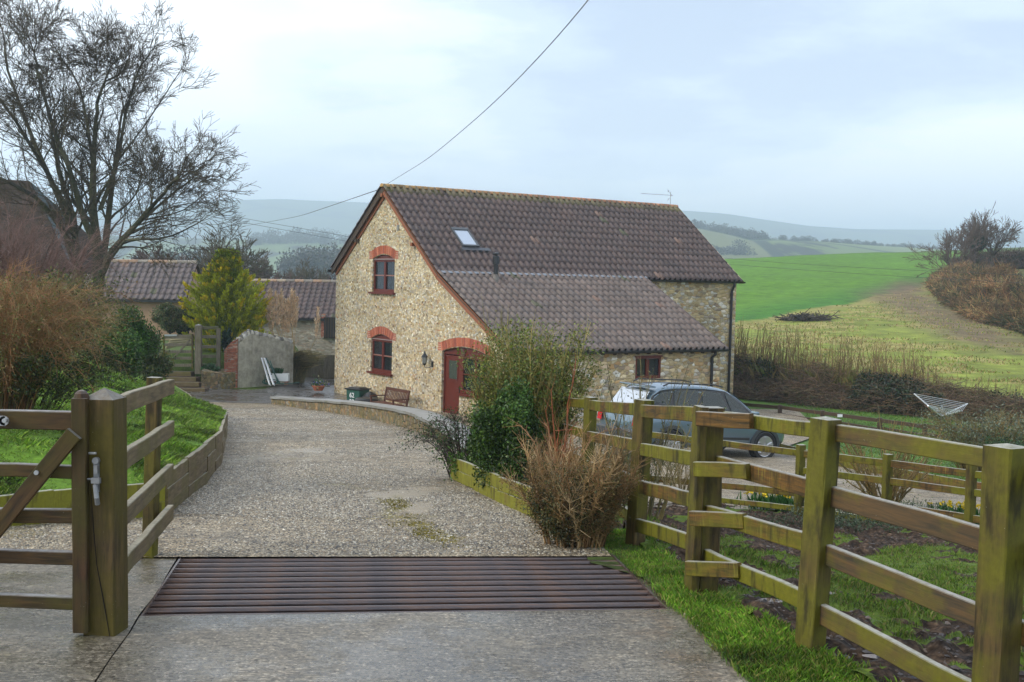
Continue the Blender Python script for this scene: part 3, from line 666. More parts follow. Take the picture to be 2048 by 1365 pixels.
# left lawn bank
YL = np.r_[np.arange(5.7, 20, .1), np.arange(20, 45.2, .4)]
def lawn_left(y): return xw(y)-np.interp(y, [6, 8, 12, 45], [7, 9, 14, 26])
Yv = YL[:, None]; w = np.linspace(0, 1, 90)[None]**1.6; Xr = xw(YL)[:, None]-.02; Xl = lawn_left(YL)[:, None]; X = Xr+(Xl-Xr)*w; Y = Yv+0*X
def lcol(x, y):
    n = fbm(x*1.3, y*1.3, 4)[:, None]; n2 = fbm(x*.35+4, y*.35, 3)[:, None]; c = np.array([.12, .23, .02])*(1+.5*n); k = sm(n2*3-.1); return np.clip(c*(1-.5*k)+np.array([.11, .13, .03])*.5*k, .01, 1)
grid_mesh('lawn', X[:, ::-1], Y[:, ::-1], LZ(X, Y)[:, ::-1], M['ground'], C=lcol)
# churned paddock inside the post and rail fence
xf = lambda y: np.interp(y, [3.5, 4.55, 5.5, 6.64, 8.06, 11, 13, 17], [2.45, 1.88, 1.42, 1.1, .95, .85, .7, .6])
Yp = np.arange(3.4, 17.2, .05); W_ = np.linspace(0, 1, 230)[None]; Xl = xf(Yp)[:, None]-.06; Xr = np.interp(Yp, [3, 8, 17], [6, 8.5, 11])[:, None]; X = Xl+(Xr-Xl)*W_; Y = Yp[:, None]+0*X
def grassmask(x, y): return sm((.75*fbm(x*1.6+3, y*1.6, 5)+.55*fbm(x*5.5, y*5.5, 3)+.12-.42*sm((y-10.2)/2.5)-.35*np.exp(-((x-xf(y)-.25)/.28)**2))*5+.35)
def pad_z(x, y):
    gm = grassmask(x, y); cl = np.abs(fbm(x*5, y*5, 4)); cl2 = np.abs(fbm(x*9+4, y*9, 3)); return G(x, y)+.02+(1-gm)*(cl*.13+cl2*.06-.05)+gm*.04*fbm(x*3, y*3, 3)
grid_mesh('paddock', X, Y, pad_z(X, Y), M['mud'], C=lambda x, y: np.stack([grassmask(x, y)*0, grassmask(x, y), 0*x], 1))
# puddles lying in the mud
def puddle(px, py, rx_, ry_, lab, mat=None, dz=.028):
    r = ray(px, py); k = 1.
    for _ in range(20): k = (float(G(r[0]*k, r[1]*k))-1.7)/r[2]
    c = EYE+r*k; mb = MB(); n = 26; V = [(c[0], c[1], c[2]+dz)]
    for i in range(n): a = 6.283*i/n; q = 1+.35*vn(math.cos(a)*1.5+px, math.sin(a)*1.5); X_, Y_ = c[0]+rx_*q*math.cos(a), c[1]+ry_*q*math.sin(a); V.append((X_, Y_, c[2]+dz if mat is None else float(G(X_, Y_))+dz))
    mb.add(V, [(0, 1+i, 1+(i+1) % n) for i in range(n)]); tag(obj('puddle', mb, mat or M['puddle'], origin=c), lab, 'puddle', kind='stuff')
puddle(1540, 1212, .06, .05, 'small brown puddle in the mud left of the second tall fence post'); puddle(1762, 1325, .08, .035, 'muddy puddle at the foot of the fence between the two tall near posts')
puddle(1660, 1196, .035, .03, 'tiny muddy puddle just behind the tall fence post')

# ---------------------------------------------------------------- pebbles, grass blades (uncountable)
def pebbles(name, P, s, C, label):
    n = len(P); s = s[:, None]; d = np.array([[1, 0, 0], [0, 1, 0], [-1, 0, 0], [0, -1, 0], [0, 0, .7], [0, 0, -.5]])
    a = rng.random(n)*6.28; ca, sa = np.cos(a), np.sin(a); st = 1+rng.random((n, 1))*.8; V = []
    for k in d:
        x = k[0]*st[:, 0]; y = k[1]*np.ones(n); j = 1+.35*rng.normal(size=n).clip(-1, 1)
        V.append(P+s*np.stack([(x*ca-y*sa)*j, (x*sa+y*ca)*j, k[2]*j], 1))
    V = np.stack(V, 1).reshape(-1, 3); b = np.arange(n)[:, None]*6; tri = [[0, 1, 4], [1, 2, 4], [2, 3, 4], [3, 0, 4]]
    F = np.stack([b+np.array([t]) for t in tri], 1).reshape(-1, 3); C = np.repeat(C, 4, 0)
    o = raw(name, V, F, C, M['pebble'], smooth=True); tag(o, label, 'gravel', kind='stuff')
pc = [(.31, .27, .19), (.17, .15, .11), (.41, .365, .27), (.06, .056, .05), (.29, .22, .14), (.52, .48, .39), (.21, .17, .12), (.36, .32, .24), (.11, .10, .09)]
n = 150000; t = rng.random(n)**1.4; yy = 7.28+t*10; xx = np.where(yy < 9.1, -6.5, xw(yy)+.02)+(np.interp(yy, ry, rx)-np.where(yy < 9.1, -6.5, xw(yy)))*rng.random(n)
yb_ = bend(xx, yy); dens = sm((fbm(xx*.8, yb_*.8, 4)+.30)*4); k = (rng.random(n) < .25+.75*dens) & (rng.random(n) > silt(xx, yb_)*1.1) & (rng.random(n) < 1-sm((yb_-10)/7)); xx, yb_ = xx[k], yb_[k]; k = ~ingrid(xx, yb_, .0); xx, yb_ = xx[k], yb_[k]
P_ = np.stack([xx, yb_, drive_z(xx, yb_)+.002], 1); S_p = .0032+.0062*rng.random(len(xx))**2
n = 60000; y2 = 10.5+rng.random(n)*27; x2 = xw(y2)+.05+(np.interp(y2, ry, rx)-xw(y2)-.1)*rng.random(n); k = rng.random(n) < (.25+1.4*np.clip(fbm(x2*1.2, y2*.6, 4)+.2, 0, 1))*(1-.8*silt(x2, y2)); x2, y2 = x2[k], y2[k]
P_ = np.concatenate([P_, np.stack([x2, y2, drive_z(x2, y2)], 1)]); S_p = np.r_[S_p, (.006+.008*rng.random(len(x2))**2)*np.interp(y2, [10, 38], [.8, 1.5])]
pebbles('drive_pebbles', P_, S_p, pick(pc, len(P_), .2), 'loose wet stones spread over the near gravel drive')
# verge grass, bright tufts beside the grid
n = 90000; yy = 3.6+rng.random(n)*5.2; xl_ = np.interp(yy, [3.6, 4.4, 5.2, 5.7, 6.3, 7.0, 7.55, 7.7, 8.8], [1.2, 1.12, 1.03, .97, .88, .78, .70, .56, .62]); xr_ = xf(yy)+.03; xx = xl_+(xr_-xl_)*rng.random(n)+.02*rng.normal(size=n)
k = (rng.random(n) < .55+.9*fbm(xx*3, yy*3, 3)) & (xx > xl_-.03); xx, yy = xx[k], yy[k]
g1 = [(.13, .27, .02), (.09, .20, .015), (.18, .30, .03), (.07, .15, .015), (.24, .23, .06)]
mkv = .5+.5*np.tanh(fbm(xx*2+5, yy*2, 3)*4)
verge_o = blades('verge_grass', np.stack([xx, yy, G(xx, yy)+.002], 1), (.014+.042*rng.random(len(xx)))*(.4+1.0*mkv), np.clip(pick(g1, len(xx), .25)*(1+.9*fbm(xx*4, yy*4, 3)[:, None]), .01, 1), 'bright green grass verge between the concrete and the fence', w=.0016)
# verge soil
X, Y, Z = ruled([(1.2, 3.0), (1.12, 4.4), (1.03, 5.2), (.97, 5.7), (.93, 6.3), (.80, 7.0), (.50, 7.4), (.6, 9)], [(xf(v)+.05, v) for v in (3.0, 4.4, 5.2, 5.7, 6.3, 7.0, 7.6, 9)], 60, 14, lambda x, y: G(x, y)+.006+.01*fbm(x*6, y*6, 3))
grid_mesh('verge', X, Y, Z, M['ground'], C=lambda x, y: np.clip(np.array([.05, .075, .015])*(1+1.0*fbm(x*4, y*4, 3)[:, None]), .01, 1))
# paddock grass
n = 210000; yy = 3.6+rng.random(n)**1.2*9.5; xx = xf(yy)+.02+rng.random(n)*(1.6+.62*(yy-3.6)); gm = grassmask(xx, yy); k = rng.random(n) < sm((gm-.4)*2.2); xx, yy = xx[k], yy[k]
g2 = [(.11, .19, .02), (.07, .14, .015), (.17, .22, .04), (.22, .19, .07), (.06, .10, .02), (.13, .24, .02)]
blades('paddock_grass', np.stack([xx, yy, pad_z(xx, yy)-.003], 1), (.010+.026*rng.random(len(xx))**1.5)*np.clip(1+1.6*fbm(xx*3, yy*3, 3), .4, 2), pick(g2, len(xx), .25), 'short grazed grass in patches over the paddock mud', w=.0025)
n = 16000; yy = 3.6+rng.random(n)**1.1*10; xx = xf(yy)+.03+rng.random(n)*(1.6+.62*(yy-3.6)); k = (rng.random(n) < sm((.62-grassmask(xx, yy))*2.5)) & (fbm(xx*4, yy*4, 3) > -.12); xx, yy = xx[k], yy[k]
pebbles('mud_clods', np.stack([xx, yy, pad_z(xx, yy)], 1), .004+.016*rng.random(len(xx))**2.5, pick([(.075, .05, .034), (.05, .033, .022), (.11, .078, .055), (.035, .024, .017)], len(xx), .2), 'trodden clods of dark mud scattered through the paddock')
# lawn grass on the bank
n = 150000; t = rng.random(n)**1.5; yy = 5.8+t*20; xx = xw(yy)-.04-rng.random(n)**1.3*(2.8+.22*(yy-6)); g3 = [(.13, .24, .02), (.085, .17, .015), (.20, .30, .035), (.17, .22, .05)]
cl = 1+1.5*np.clip(fbm(xx*2.5, yy*2.5, 3), -.4, .6)
blades('lawn_grass', np.stack([xx, yy, LZ(xx, yy)-.01], 1), (.02+.035*rng.random(n))*cl, np.clip(pick(g3, n, .25)*(1+1.3*fbm(xx*2.2, yy*2.2, 4)[:, None]), .01, 1), 'soft bright lawn grass on the bank above the timber edging', lean=.6, w=.003+.0004*(yy-9))
# moss and scattered debris on the drive
n = 9000; a = rng.random(n); yy = 8.0+a*2.6+.2*rng.normal(size=n); cxm = np.interp(yy, [7.8, 8.6, 9.6, 10.6], [-.42, -.62, -.95, -1.0]); xx = cxm+.07*rng.normal(size=n)*(1+np.abs(fbm(yy*2, yy, 2)))
k = rng.random(n) < .25+1.2*fbm(xx*6, yy*3, 3); xx, yy = xx[k], yy[k]
blades('moss', np.stack([xx, yy, drive_z(xx, yy)-.002], 1), .007+.008*rng.random(len(xx)), pick([(.20, .17, .015), (.14, .13, .02), (.26, .2, .02)], len(xx)), 'yellow green moss creeping across the gravel drive', 'moss', lean=1, w=.005)

# ================================================================ TIMBER EDGING OF THE LAWN
ew = thing('timber_retaining_edge', 'curved timber sleeper edging holding the green lawn bank beside the gravel', 'retaining edge', (xw(9.1), 9.1, float(G(xw(9.1), 9.1))))
sy = [9.1, 10.4, 11.9, 13.2, 14.6, 16.4, 18.2, 20, 22, 24.5, 27, 30, 33, 36, 39, 42, 45]
for i in range(len(sy)-1):
    a, b = sy[i], sy[i+1]; rows = 3 if b < 25 else 2
    for r_ in range(rows):
        ha, hb = hw(a)/rows, hw(b)/rows
        za = float(G(xw(a)+.3, a))+ha*(r_+.5)-.01; zb = float(G(xw(b)+.3, b))+hb*(r_+.5)-.01; j = .006*((i+r_) % 2)
        board('plank', (xw(a)+j, a, za), (xw(b)+j, b, zb), min(ha, hb)*1.02+.004, .045, M['wood_pale'], ew)
    for t_ in (.1, .6):
        yy_ = a+(b-a)*t_; x_ = xw(yy_)-.06; z_ = float(G(xw(yy_)+.3, yy_))
        if a > 9.2: post('peg', (x_, yy_, z_-.1), (x_, yy_, z_+hw(yy_)-.03), .07, M['wood_pale'], ew)
eb = thing('timber_planter_edge', 'low mossy timber edging turning a corner behind the field gate', 'timber edging', (-3.2, 8.5, -.1))
c0 = np.array([xw(9.1), 9.1]); c1 = np.array([-3.25, 8.52]); c2 = np.array([-4.4, 6.95]); c3 = np.array([-5.6, 5.7])
for r_ in range(2):
    zz = .02+.15*r_
    board('plank', (*c1, zz-.12), (*c0, zz-.14), .15, .045, M['wood_algae'], eb); board('plank', (*c2, zz-.06), (*c1, zz-.12), .15, .045, M['wood_algae'], eb); board('plank', (*c3, zz-.04), (*c2, zz-.06), .15, .045, M['wood_algae'], eb)
# ================================================================ GATE, GATE POST AND WING RAILS (left)
gpo = post('gate_post', (-1.885, 5.62, -.05), (-1.90, 5.62, 1.10), .155, M['wood_gatepost'], yaw=R(-6), cap=.05)
tag(gpo, 'thick split wooden gate post with a low pointed top and grey latch plate', 'gate post')
# long shake down the post
mb = MB(); px0 = -1.885
cr = [(.03, .0), (.0, .3), (-.02, .52), (-.028, .72), (-.02, 1.0)]
pts = [(-.035, -.0802, .78), (-.02, -.0802, .55), (-.005, -.0802, .38), (.025, -.0802, .22), (.06, -.0802, .02)]
mb.tube(pts, [.0008, .0022, .0018, .0028, .0015], 4)
o = obj('crack', mb, plain('dark shake', (.008, .006, .004), .95), gpo)
mb = MB(); mb.box((.0, -.086, .80), (.026, .008, .15)); mb.box((.004, -.096, .83), (.018, .022, .04)); mb.box((.006, -.105, .78), (.04, .02, .025)); mb.lathe([(.016, 0), (.016, .02)], (0, -.10, .87), 10, 'Y'); mb.tube([(.0, -.1, .76), (.012, -.112, .70), (.01, -.1, .67)], .012, 8); mb.tube([(-.09, -.1, .785), (-.02, -.1, .785)], .005, 6)
obj('latch', mb, plain('dull zinc latch', (.22, .225, .23), .5, .5, var=.3, sc=40), gpo)
gt = thing('field_gate', 'open-barred brown wooden field gate with diagonal brace', 'gate', (-2.0, 5.56, .0))
def atp(px, py, y): return at(px, py, y)
yg = 5.55
st = post('stile', at(166, 1262, yg), at(163, 796, yg), .07, M['wood_gate2'], gt, d=.085, cap=.0)
mb = MB(); c = at(163, 796, yg); mb.lathe([(.001, -.05), (.036, -.049), (.036, .0), (.030, .02), (.018, .032), (.003, .037)], c, 14); obj('rounded_top', mb, M['wood_gate2'], st, origin=None).location = (0, 0, 0)
bpy.data.objects['rounded_top'].parent = gt; bpy.data.objects['rounded_top'].location = -WL[gt.name]
for (y0, y1, yl) in ((824, 861, 822), (931, 957, 930), (1019, 1047, 1022), (1103, 1130, 1103), (1191, 1217, 1190)):
    a = at(-1000, (y0+y1)/2+(yl-y0)-28, yg+.05); b = at(152, (y0+y1)/2, yg); board('rail', a, b, (y1-y0)/F_*yg, .045 if y0 > 850 else .06, M['wood_gate'], gt)
hang = post('gate_post', at(-1050, 1240, yg+.05), at(-1050, 740, yg+.05), .155, M['wood_gatepost'], cap=.05); tag(hang, 'wooden gate post carrying the hinges at the far left end of the field gate', 'gate post')
br = board('brace', at(-85, 1152, yg-.055), at(150, 868, yg-.055), .075, .03, M['wood_gate'], gt)
mb = MB()
for (x, y) in ((72, 946), (8, 842)):
    c = at(x, y, yg-.08); mb.lathe([(.011, 0), (.011, .02), (.006, .026)], c, 10, 'Y')
obj('bolt', mb, M['galv'], gt, world=True, origin=at(72, 946, yg-.08))
mb = MB(); c = at(4, 842, yg-.045); mb.box(c, (.03, .008, .045)); mb.lathe([(.022, 0), (.022, .008)], c+np.array([.01, -.004, 0]), 12, 'Y'); obj('hinge_plate', mb, M['galv'], gt, world=True, origin=c)
mb = MB(); a = at(130, 905, yg); mb.tube([a, at(150, 905, yg)], .006, 6); mb.tube([at(178, 907, yg-.02), at(192, 907, yg-.03)], .006, 6); obj('latch_bar', mb, M['galv'], gt, world=True, origin=a)
wf = thing('wing_fence', 'short pale four-rail fence wing between the thick gate post and lawn edging', 'fence', (-2.14, 7.25, -.03))
post('post', (-2.17, 7.25, -.08), (-2.15, 7.25, 1.06), .075, M['wood_post'], wf, yaw=R(-10))
for (za, zb) in ((1.11-.045, 1.035-.045), (.83-.04, .77-.04), (.56-.04, .50-.04), (.31-.04, .24-.04)):
    board('rail', (-1.84, 5.66, za), (-2.105, 7.45, zb), .092, .04, M['wood_pale'], wf)

# ================================================================ RIGHT-HAND POST AND RAIL FENCE
rf = thing('post_and_rail_fence', 'tall algae-stained four-rail fence between the verge and muddy paddock', 'fence', (1.40, 5.5, 0))
def rail4(levels, mat=M['wood_fence'], t=.038, parent=rf, h=None):
    for (p, yp, q, yq, hh) in levels: board('rail', at(p[0], p[1], yp), at(q[0], q[1], yq), hh, t, mat, parent)
# posts
P4b = at(1995, 1495, 4.55); post('post', (P4b[0]-.01, 4.58, -.05), at(2014, 893, 4.58), .125, M['wood_post'], rf, yaw=R(32), cap=.012)
post('post', at(1617, 1335, 5.52), at(1652, 838, 5.52), .105, M['wood_post'], rf, yaw=R(38), cap=.012)
post('post', at(1410, 1205, 6.66), at(1423, 815, 6.66), .115, M['wood_post'], rf, yaw=R(14), cap=.0, d=.1)
post('post', at(1381, 1195, 6.62), at(1402, 813, 6.62), .05, M['wood_post'], rf, yaw=R(10), cap=.0, d=.12)
post('post', at(1270, 1095, 8.08), at(1289, 800, 8.08), .10, M['wood_post'], rf, yaw=R(35), cap=.008)
post('post', at(1172, 1010, 10.8), at(1182, 795, 10.8), .09, M['wood_post'], rf, yaw=R(35), cap=.008)
post('post', at(1100, 985, 12.4), at(1105, 792, 12.4), .09, M['wood_post'], rf, yaw=R(35), cap=.008)
hh = lambda p, d: p/F_*d
rail4([((1990, 917), 4.66, (1655, 864), 5.56, .078), ((1985, 1083), 4.66, (1645, 988), 5.56, .094), ((1975, 1238), 4.66, (1632, 1101), 5.56, .094), ((1968, 1400), 4.66, (1620, 1216), 5.56, .094)], M['wood_rail2'])
rail4([((1648, 862), 5.58, (1440, 835), 6.70, .072), ((1640, 982), 5.58, (1425, 925), 6.70, .088), ((1630, 1090), 5.58, (1400, 1022), 6.70, .088), ((1620, 1206), 5.58, (1395, 1105), 6.72, .088)])
# short end pieces nailed across the front of the corner post
for (l, r, y0, y1) in ((1396, 1503, 824, 855), (1391, 1496, 925, 955), (1383, 1489, 1024, 1054), (1375, 1481, 1123, 1155)):
    board('end_piece', at(l, (y0+y1)/2-2, 6.48), at(r, (y0+y1)/2+3, 6.2), .08, .036, M['wood_fence'], rf)
rail4([((1395, 829), 6.68, (1285, 822), 8.06, .085), ((1392, 919), 6.68, (1283, 899), 8.06, .082), ((1386, 1001), 6.68, (1279, 972), 8.06, .085), ((1378, 1084), 6.68, (1275, 1049), 8.06, .088)])
rail4([((1283, 820), 8.12, (1180, 811), 10.8, .088), ((1283, 893), 8.12, (1176, 872), 10.8, .085), ((1279, 966), 8.12, (1174, 930), 10.8, .085), ((1275, 1040), 8.12, (1172, 985), 10.8, .085)])
rail4([((1182, 808), 10.8, (1102, 803), 12.4, .085), ((1178, 868), 10.8, (1100, 850), 12.4, .085), ((1176, 925), 10.8, (1100, 900), 12.4, .085)])
rail4([((2200, 1000), 4.3, (2005, 930), 4.66, .09), ((2200, 1150), 4.3, (2005, 1092), 4.66, .094), ((2200, 1320), 4.3, (2000, 1250), 4.66, .094)])
# plank edging of the shrub bed beside the drive
be = thing('bed_edging', 'bright green algae-covered plank edging of the shrub bed beside the gravel', 'timber edging', (.24, 9.4, -.2))
q = [(.50, 8.35), (.24, 9.4), (-.08, 10.7), (-.33, 11.9), (-.62, 13.2)]
for i in range(4):
    for r_ in range(2):
        a, b = q[i], q[i+1]; za, zb = float(G(a[0]-.1, a[1])), float(G(b[0]-.1, b[1])); board('plank', (*a, za+.07+.12*r_), (*b, zb+.06+.12*r_), .118, .04, M['wood_algae'], be)
# low rail fence at the bottom of the paddock
lf = thing('low_rail_fence', 'low mossy rail fence at the foot of the muddy paddock before the daffodils', 'fence', (3.64, 15.4, -1.3))
pp = [(1294, 17.0), (1610, 15.4), (1786, 14.7), (1955, 14.0), (2130, 13.4)]
def zz_at(px, y, ze): return np.array([(px-1024)/F_*y, y, 1.7+ze])
for px_, y_ in pp[1:4]: post('post', zz_at(px_, y_, -3.0), zz_at(px_, y_, -2.03), .095, M['wood_post'], lf, yaw=R(20))
for i in range(4):
    (a, ya), (b, yb_) = pp[i], pp[i+1]
    for ze, h_ in ((-2.14, .085), (-2.36, .085), (-2.66, .085), (-2.86, .07)):
        if ze in (-2.36,) and i == 0: continue
        board('rail', zz_at(a, ya, ze-(.1 if (i == 0 and ze < -2.3) else 0)), zz_at(b, yb_, ze), h_, .035, M['wood_fence'], lf)
# orange board edging the far lawn
ob = thing('board_edging', 'orange stained board edging between the parking gravel and far lawn', 'timber edging', (8.25, 21.5, -2.1))
q = [(5.9, 34), (6.95, 30.5), (7.55, 26), (8.25, 21.5), (9.3, 16.5)]
for i in range(4):
    a, b = q[i], q[i+1]; board('plank', (*a, float(G(*a))+.1), (*b, float(G(*b))+.1), .2, .05, M['wood_fence'], ob)
# distant two-rail garden fence
df = thing('garden_rail_fence', 'dark two-rail fence with short posts across the far lawn', 'fence', (13, 35, -2.7))
dp = [(1480, 806, 45), (1560, 812, 42.5), (1645, 823, 40), (1760, 838, 38), (1850, 850, 36.5), (1932, 858, 35), (2060, 876, 33)]
for i, (a, b, y_) in enumerate(dp):
    t_ = at(a, b, y_); g_ = float(G(t_[0], t_[1])); post('post', (t_[0], t_[1], g_-.1), (t_[0], t_[1], t_[2]+.03), .13, M['wood_dark'], df)
    if i:
        a0, b0, y0 = dp[i-1]
        for k in (3, 17.5): board('rail', at(a0, b0+k*(42/y0)*1.0, y0), at(a, b+k*(42/y_)*1.15, y_), .12, .05, M['wood_dark'], df)
mb = MB(); mb.box(at(1680, 832, 39.2), (.16, .02, .09)); tag(obj('notice_plate', mb, M['white'], origin=at(1680, 832, 39.2)), 'tiny white plate on the top rail of the far garden fence', 'plate')

# ================================================================ THE STONE HOUSE
YAW = .9699; HO = np.array([-6.831, 46.5416, -2.76])
hs_ = np.array([math.cos(YAW), -math.sin(YAW), 0]); ht_ = np.array([math.sin(YAW), math.cos(YAW), 0])
def H(s, t, z): return HO+hs_*s+ht_*t+np.array([0, 0, z])
W, L, HW, RZ, WL_, LL, HE = 7.71, 13.73, 4.62, 3.06, 4.39, 8.69, 2.30
house = thing('stone_house', 'tall stone barn house with brown tiled roof sweeping down over a low side wing', 'house', HO, -YAW)
def wall_panel(name, outline, holes, th, axis, off, mat, parent=house, side=1, arcs=None):
    """outline/holes in (u,z); axis 's': u along s, thickness along +t*side; axis 't': u along t, thickness along -s"""
    bm = bmesh.new()
    def loop(P):
        vs = [bm.verts.new((p[0], p[1], 0)) for p in P]; return [bm.edges.new((vs[i], vs[(i+1) % len(vs)])) for i in range(len(vs))]
    E_ = loop(outline)
    for h_ in holes: E_ += loop(h_)
    bmesh.ops.triangle_fill(bm, use_beauty=True, use_dissolve=False, edges=E_)
    g = bmesh.ops.extrude_face_region(bm, geom=bm.faces[:]); nv = [e for e in g['geom'] if isinstance(e, bmesh.types.BMVert)]
    for v in nv: v.co.z += th
    for v in bm.verts:
        u, z, w = v.co
        if axis == 's': v.co = (u, off+w*side, z)
        else: v.co = (off-w*side, u, z)
    bmesh.ops.recalc_face_normals(bm, faces=bm.faces[:]); me = bpy.data.meshes.new(name); bm.to_mesh(me); bm.free()
    o = link(name, me, mat, parent); WL[o.name] = HO; return o
def arch_pts(s0, s1, z, rise, n=9):
    return [(s1+(s0-s1)*k/n, z+rise*(1-(2*k/n-1)**2)) for k in range(n+1)]
UW = dict(s0=2.98, s1=4.64, z0=3.88, z1=5.08, rise=.17); LWN = dict(s0=2.96, s1=4.56, z0=.98, z1=2.19, rise=.18)
def hole_arch(d): return [(d['s0'], d['z0']), (d['s1'], d['z0'])]+arch_pts(d['s0'], d['s1'], d['z1'], d['rise'])
door_hole = [(8.0, -.25), (9.12, -.25), (9.12, .72), (10.86, .72)]+arch_pts(8.0, 10.86, 2.04, .2, 12)
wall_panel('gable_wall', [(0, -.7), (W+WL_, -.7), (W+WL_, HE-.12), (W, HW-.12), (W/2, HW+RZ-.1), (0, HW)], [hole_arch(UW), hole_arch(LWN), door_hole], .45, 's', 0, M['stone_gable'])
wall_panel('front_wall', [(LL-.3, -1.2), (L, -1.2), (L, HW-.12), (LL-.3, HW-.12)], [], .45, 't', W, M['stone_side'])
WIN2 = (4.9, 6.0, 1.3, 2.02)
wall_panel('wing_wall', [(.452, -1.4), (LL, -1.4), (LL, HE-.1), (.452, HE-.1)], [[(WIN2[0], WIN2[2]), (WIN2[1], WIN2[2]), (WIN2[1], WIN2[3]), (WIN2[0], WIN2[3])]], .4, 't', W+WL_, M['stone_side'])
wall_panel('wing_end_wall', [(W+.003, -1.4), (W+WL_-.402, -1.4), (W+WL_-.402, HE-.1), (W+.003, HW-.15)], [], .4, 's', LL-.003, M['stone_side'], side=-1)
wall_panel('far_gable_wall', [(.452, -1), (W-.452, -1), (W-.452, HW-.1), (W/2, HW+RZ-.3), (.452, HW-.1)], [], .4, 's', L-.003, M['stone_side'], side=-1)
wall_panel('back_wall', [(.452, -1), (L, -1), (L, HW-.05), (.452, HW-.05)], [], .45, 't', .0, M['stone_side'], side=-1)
# dim rooms behind the panes
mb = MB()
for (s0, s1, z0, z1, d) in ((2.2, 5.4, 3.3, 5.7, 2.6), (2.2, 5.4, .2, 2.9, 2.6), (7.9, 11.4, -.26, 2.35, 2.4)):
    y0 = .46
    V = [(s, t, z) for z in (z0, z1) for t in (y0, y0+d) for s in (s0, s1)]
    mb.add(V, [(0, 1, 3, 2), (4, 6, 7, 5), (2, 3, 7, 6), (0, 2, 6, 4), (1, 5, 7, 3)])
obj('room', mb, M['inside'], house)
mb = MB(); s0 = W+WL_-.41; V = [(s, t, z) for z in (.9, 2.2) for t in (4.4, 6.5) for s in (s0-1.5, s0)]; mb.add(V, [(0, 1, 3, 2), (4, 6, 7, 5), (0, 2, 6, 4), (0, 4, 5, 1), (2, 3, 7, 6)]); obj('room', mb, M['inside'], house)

# ---- tiled roofs
TC = [(0.0872, 0.0699, 0.0631), (0.0887, 0.0615, 0.0563), (0.1109, 0.0755, 0.0672), (0.0798, 0.0602, 0.0576), (0.1035, 0.0672, 0.0576), (0.0917, 0.0699, 0.0659), (0.122, 0.0804, 0.0672), (0.0739, 0.0602, 0.0604)]
TC2 = [(0.1603, 0.1285, 0.1094), (0.1329, 0.1074, 0.0948), (0.1838, 0.1436, 0.1204), (0.1173, 0.0983, 0.0912), (0.1525, 0.1134, 0.0963), (0.1134, 0.1021, 0.0985), (0.172, 0.121, 0.1007)]
def tiles(name, e0, along, up, length, slope, courses, mat, parent, cols=TC, per=.26, amp=.10, jit=.004, lich=0):
    along = np.array(along, float); up = np.array(up, float); e0 = np.array(e0, float); nr = np.cross(along, up); nr /= np.linalg.norm(nr)
    if nr[2] < 0: nr = -nr
    nt = int(round(length/per)); per = length/nt; sub = 14; m = nt*sub+1; u = np.linspace(0, length, m)
    ph = (u/per) % 1; wave = amp*np.interp(ph, [0, .05, .20, .34, .42, .48, .54, .60, .90, 1], [.35, .9, 1, .9, .35, -.30, -.30, .03, .06, .35])
    g = slope/courses; V = []; F = []; C = []; cols = np.array(cols); cols = cols*.35+cols.mean(0)*.65; base = 0
    zones = np.array([.5+fbm(i*.33, np.arange(nt)*.21, 3) for i in range(courses)])
    for i in range(courses):
        lift = np.repeat(rng.normal(0, jit, nt), sub); lift = np.r_[lift, lift[-1]]
        rows = [(i*g-.035, -.006), (i*g-.035, .024), (i*g+g*.5, .014), ((i+1)*g+.01, .004)]
        for (q, h_) in rows:
            hh_ = (h_+lift if h_ > .02 else h_)+wave*(1 if h_ > 0 else 1)
            if h_ < 0: hh_ = wave-.010+0*u
            V.append(e0+u[:, None]*along+q*up+np.asarray(hh_)[:, None]*nr)
        idx = np.arange(m-1)
        tc = cols[rng.integers(0, len(cols), nt)]*(1+.06*rng.normal(size=(nt, 1)))*(1+.2*(zones[i][:, None]-.5))
        odd = rng.random(nt); tc[odd > .994] = (.20, .13, .10); tc[odd < .006] = (.10, .10, .06)
        if lich and i >= courses-1: tc = tc*.6+np.array([.16, .15, .05])*.4*(1+.4*rng.normal(size=(nt, 1)))
        for r_ in range(3):
            a = base+r_*m+idx; F.append(np.stack([a, a+1, a+m+1, a+m], 1)); cc = np.repeat(tc, sub, 0)
            C.append(cc)
        base += 4*m
    return raw_local(name, np.concatenate(V), np.concatenate(F), np.concatenate(C), mat, parent)
def raw_local(name, V, F, C, mat, parent):
    me_o = raw(name, V, F, np.clip(C, .004, 1), mat, None); me_o.parent = parent; me_o.location = (0, 0, 0); WL[me_o.name] = WL[parent.name]; return me_o
def roof_pl(s_e, z_e, s_r, z_r): v = np.array([s_r-s_e, 0, z_r-z_e]); l = np.linalg.norm(v); return v/l, l
RZT = HW+RZ
up, sl = roof_pl(W+.14, HW-.02, W/2, RZT+.02)
roof = tiles('roof', (W+.14, -.16, HW-.02), (0, 1, 0), up, L+.32, sl-.05, 13, M['tile'], house, lich=1)
up2, sl2 = roof_pl(-.16, HW+.08, W/2, RZT+.02)
tiles('roof', (-.16, -.16, HW+.08), (0, 1, 0), up2, L+.32, sl2-.05, 13, M['tile'], house)
up3, sl3 = roof_pl(W+WL_+.16, HE-.04, W+.12, HW+.02)
tiles('wing_roof', (W+WL_+.16, -.16, HE-.04), (0, 1, 0), up3, LL+.34, sl3, 13, M['tile'], house, cols=TC2)
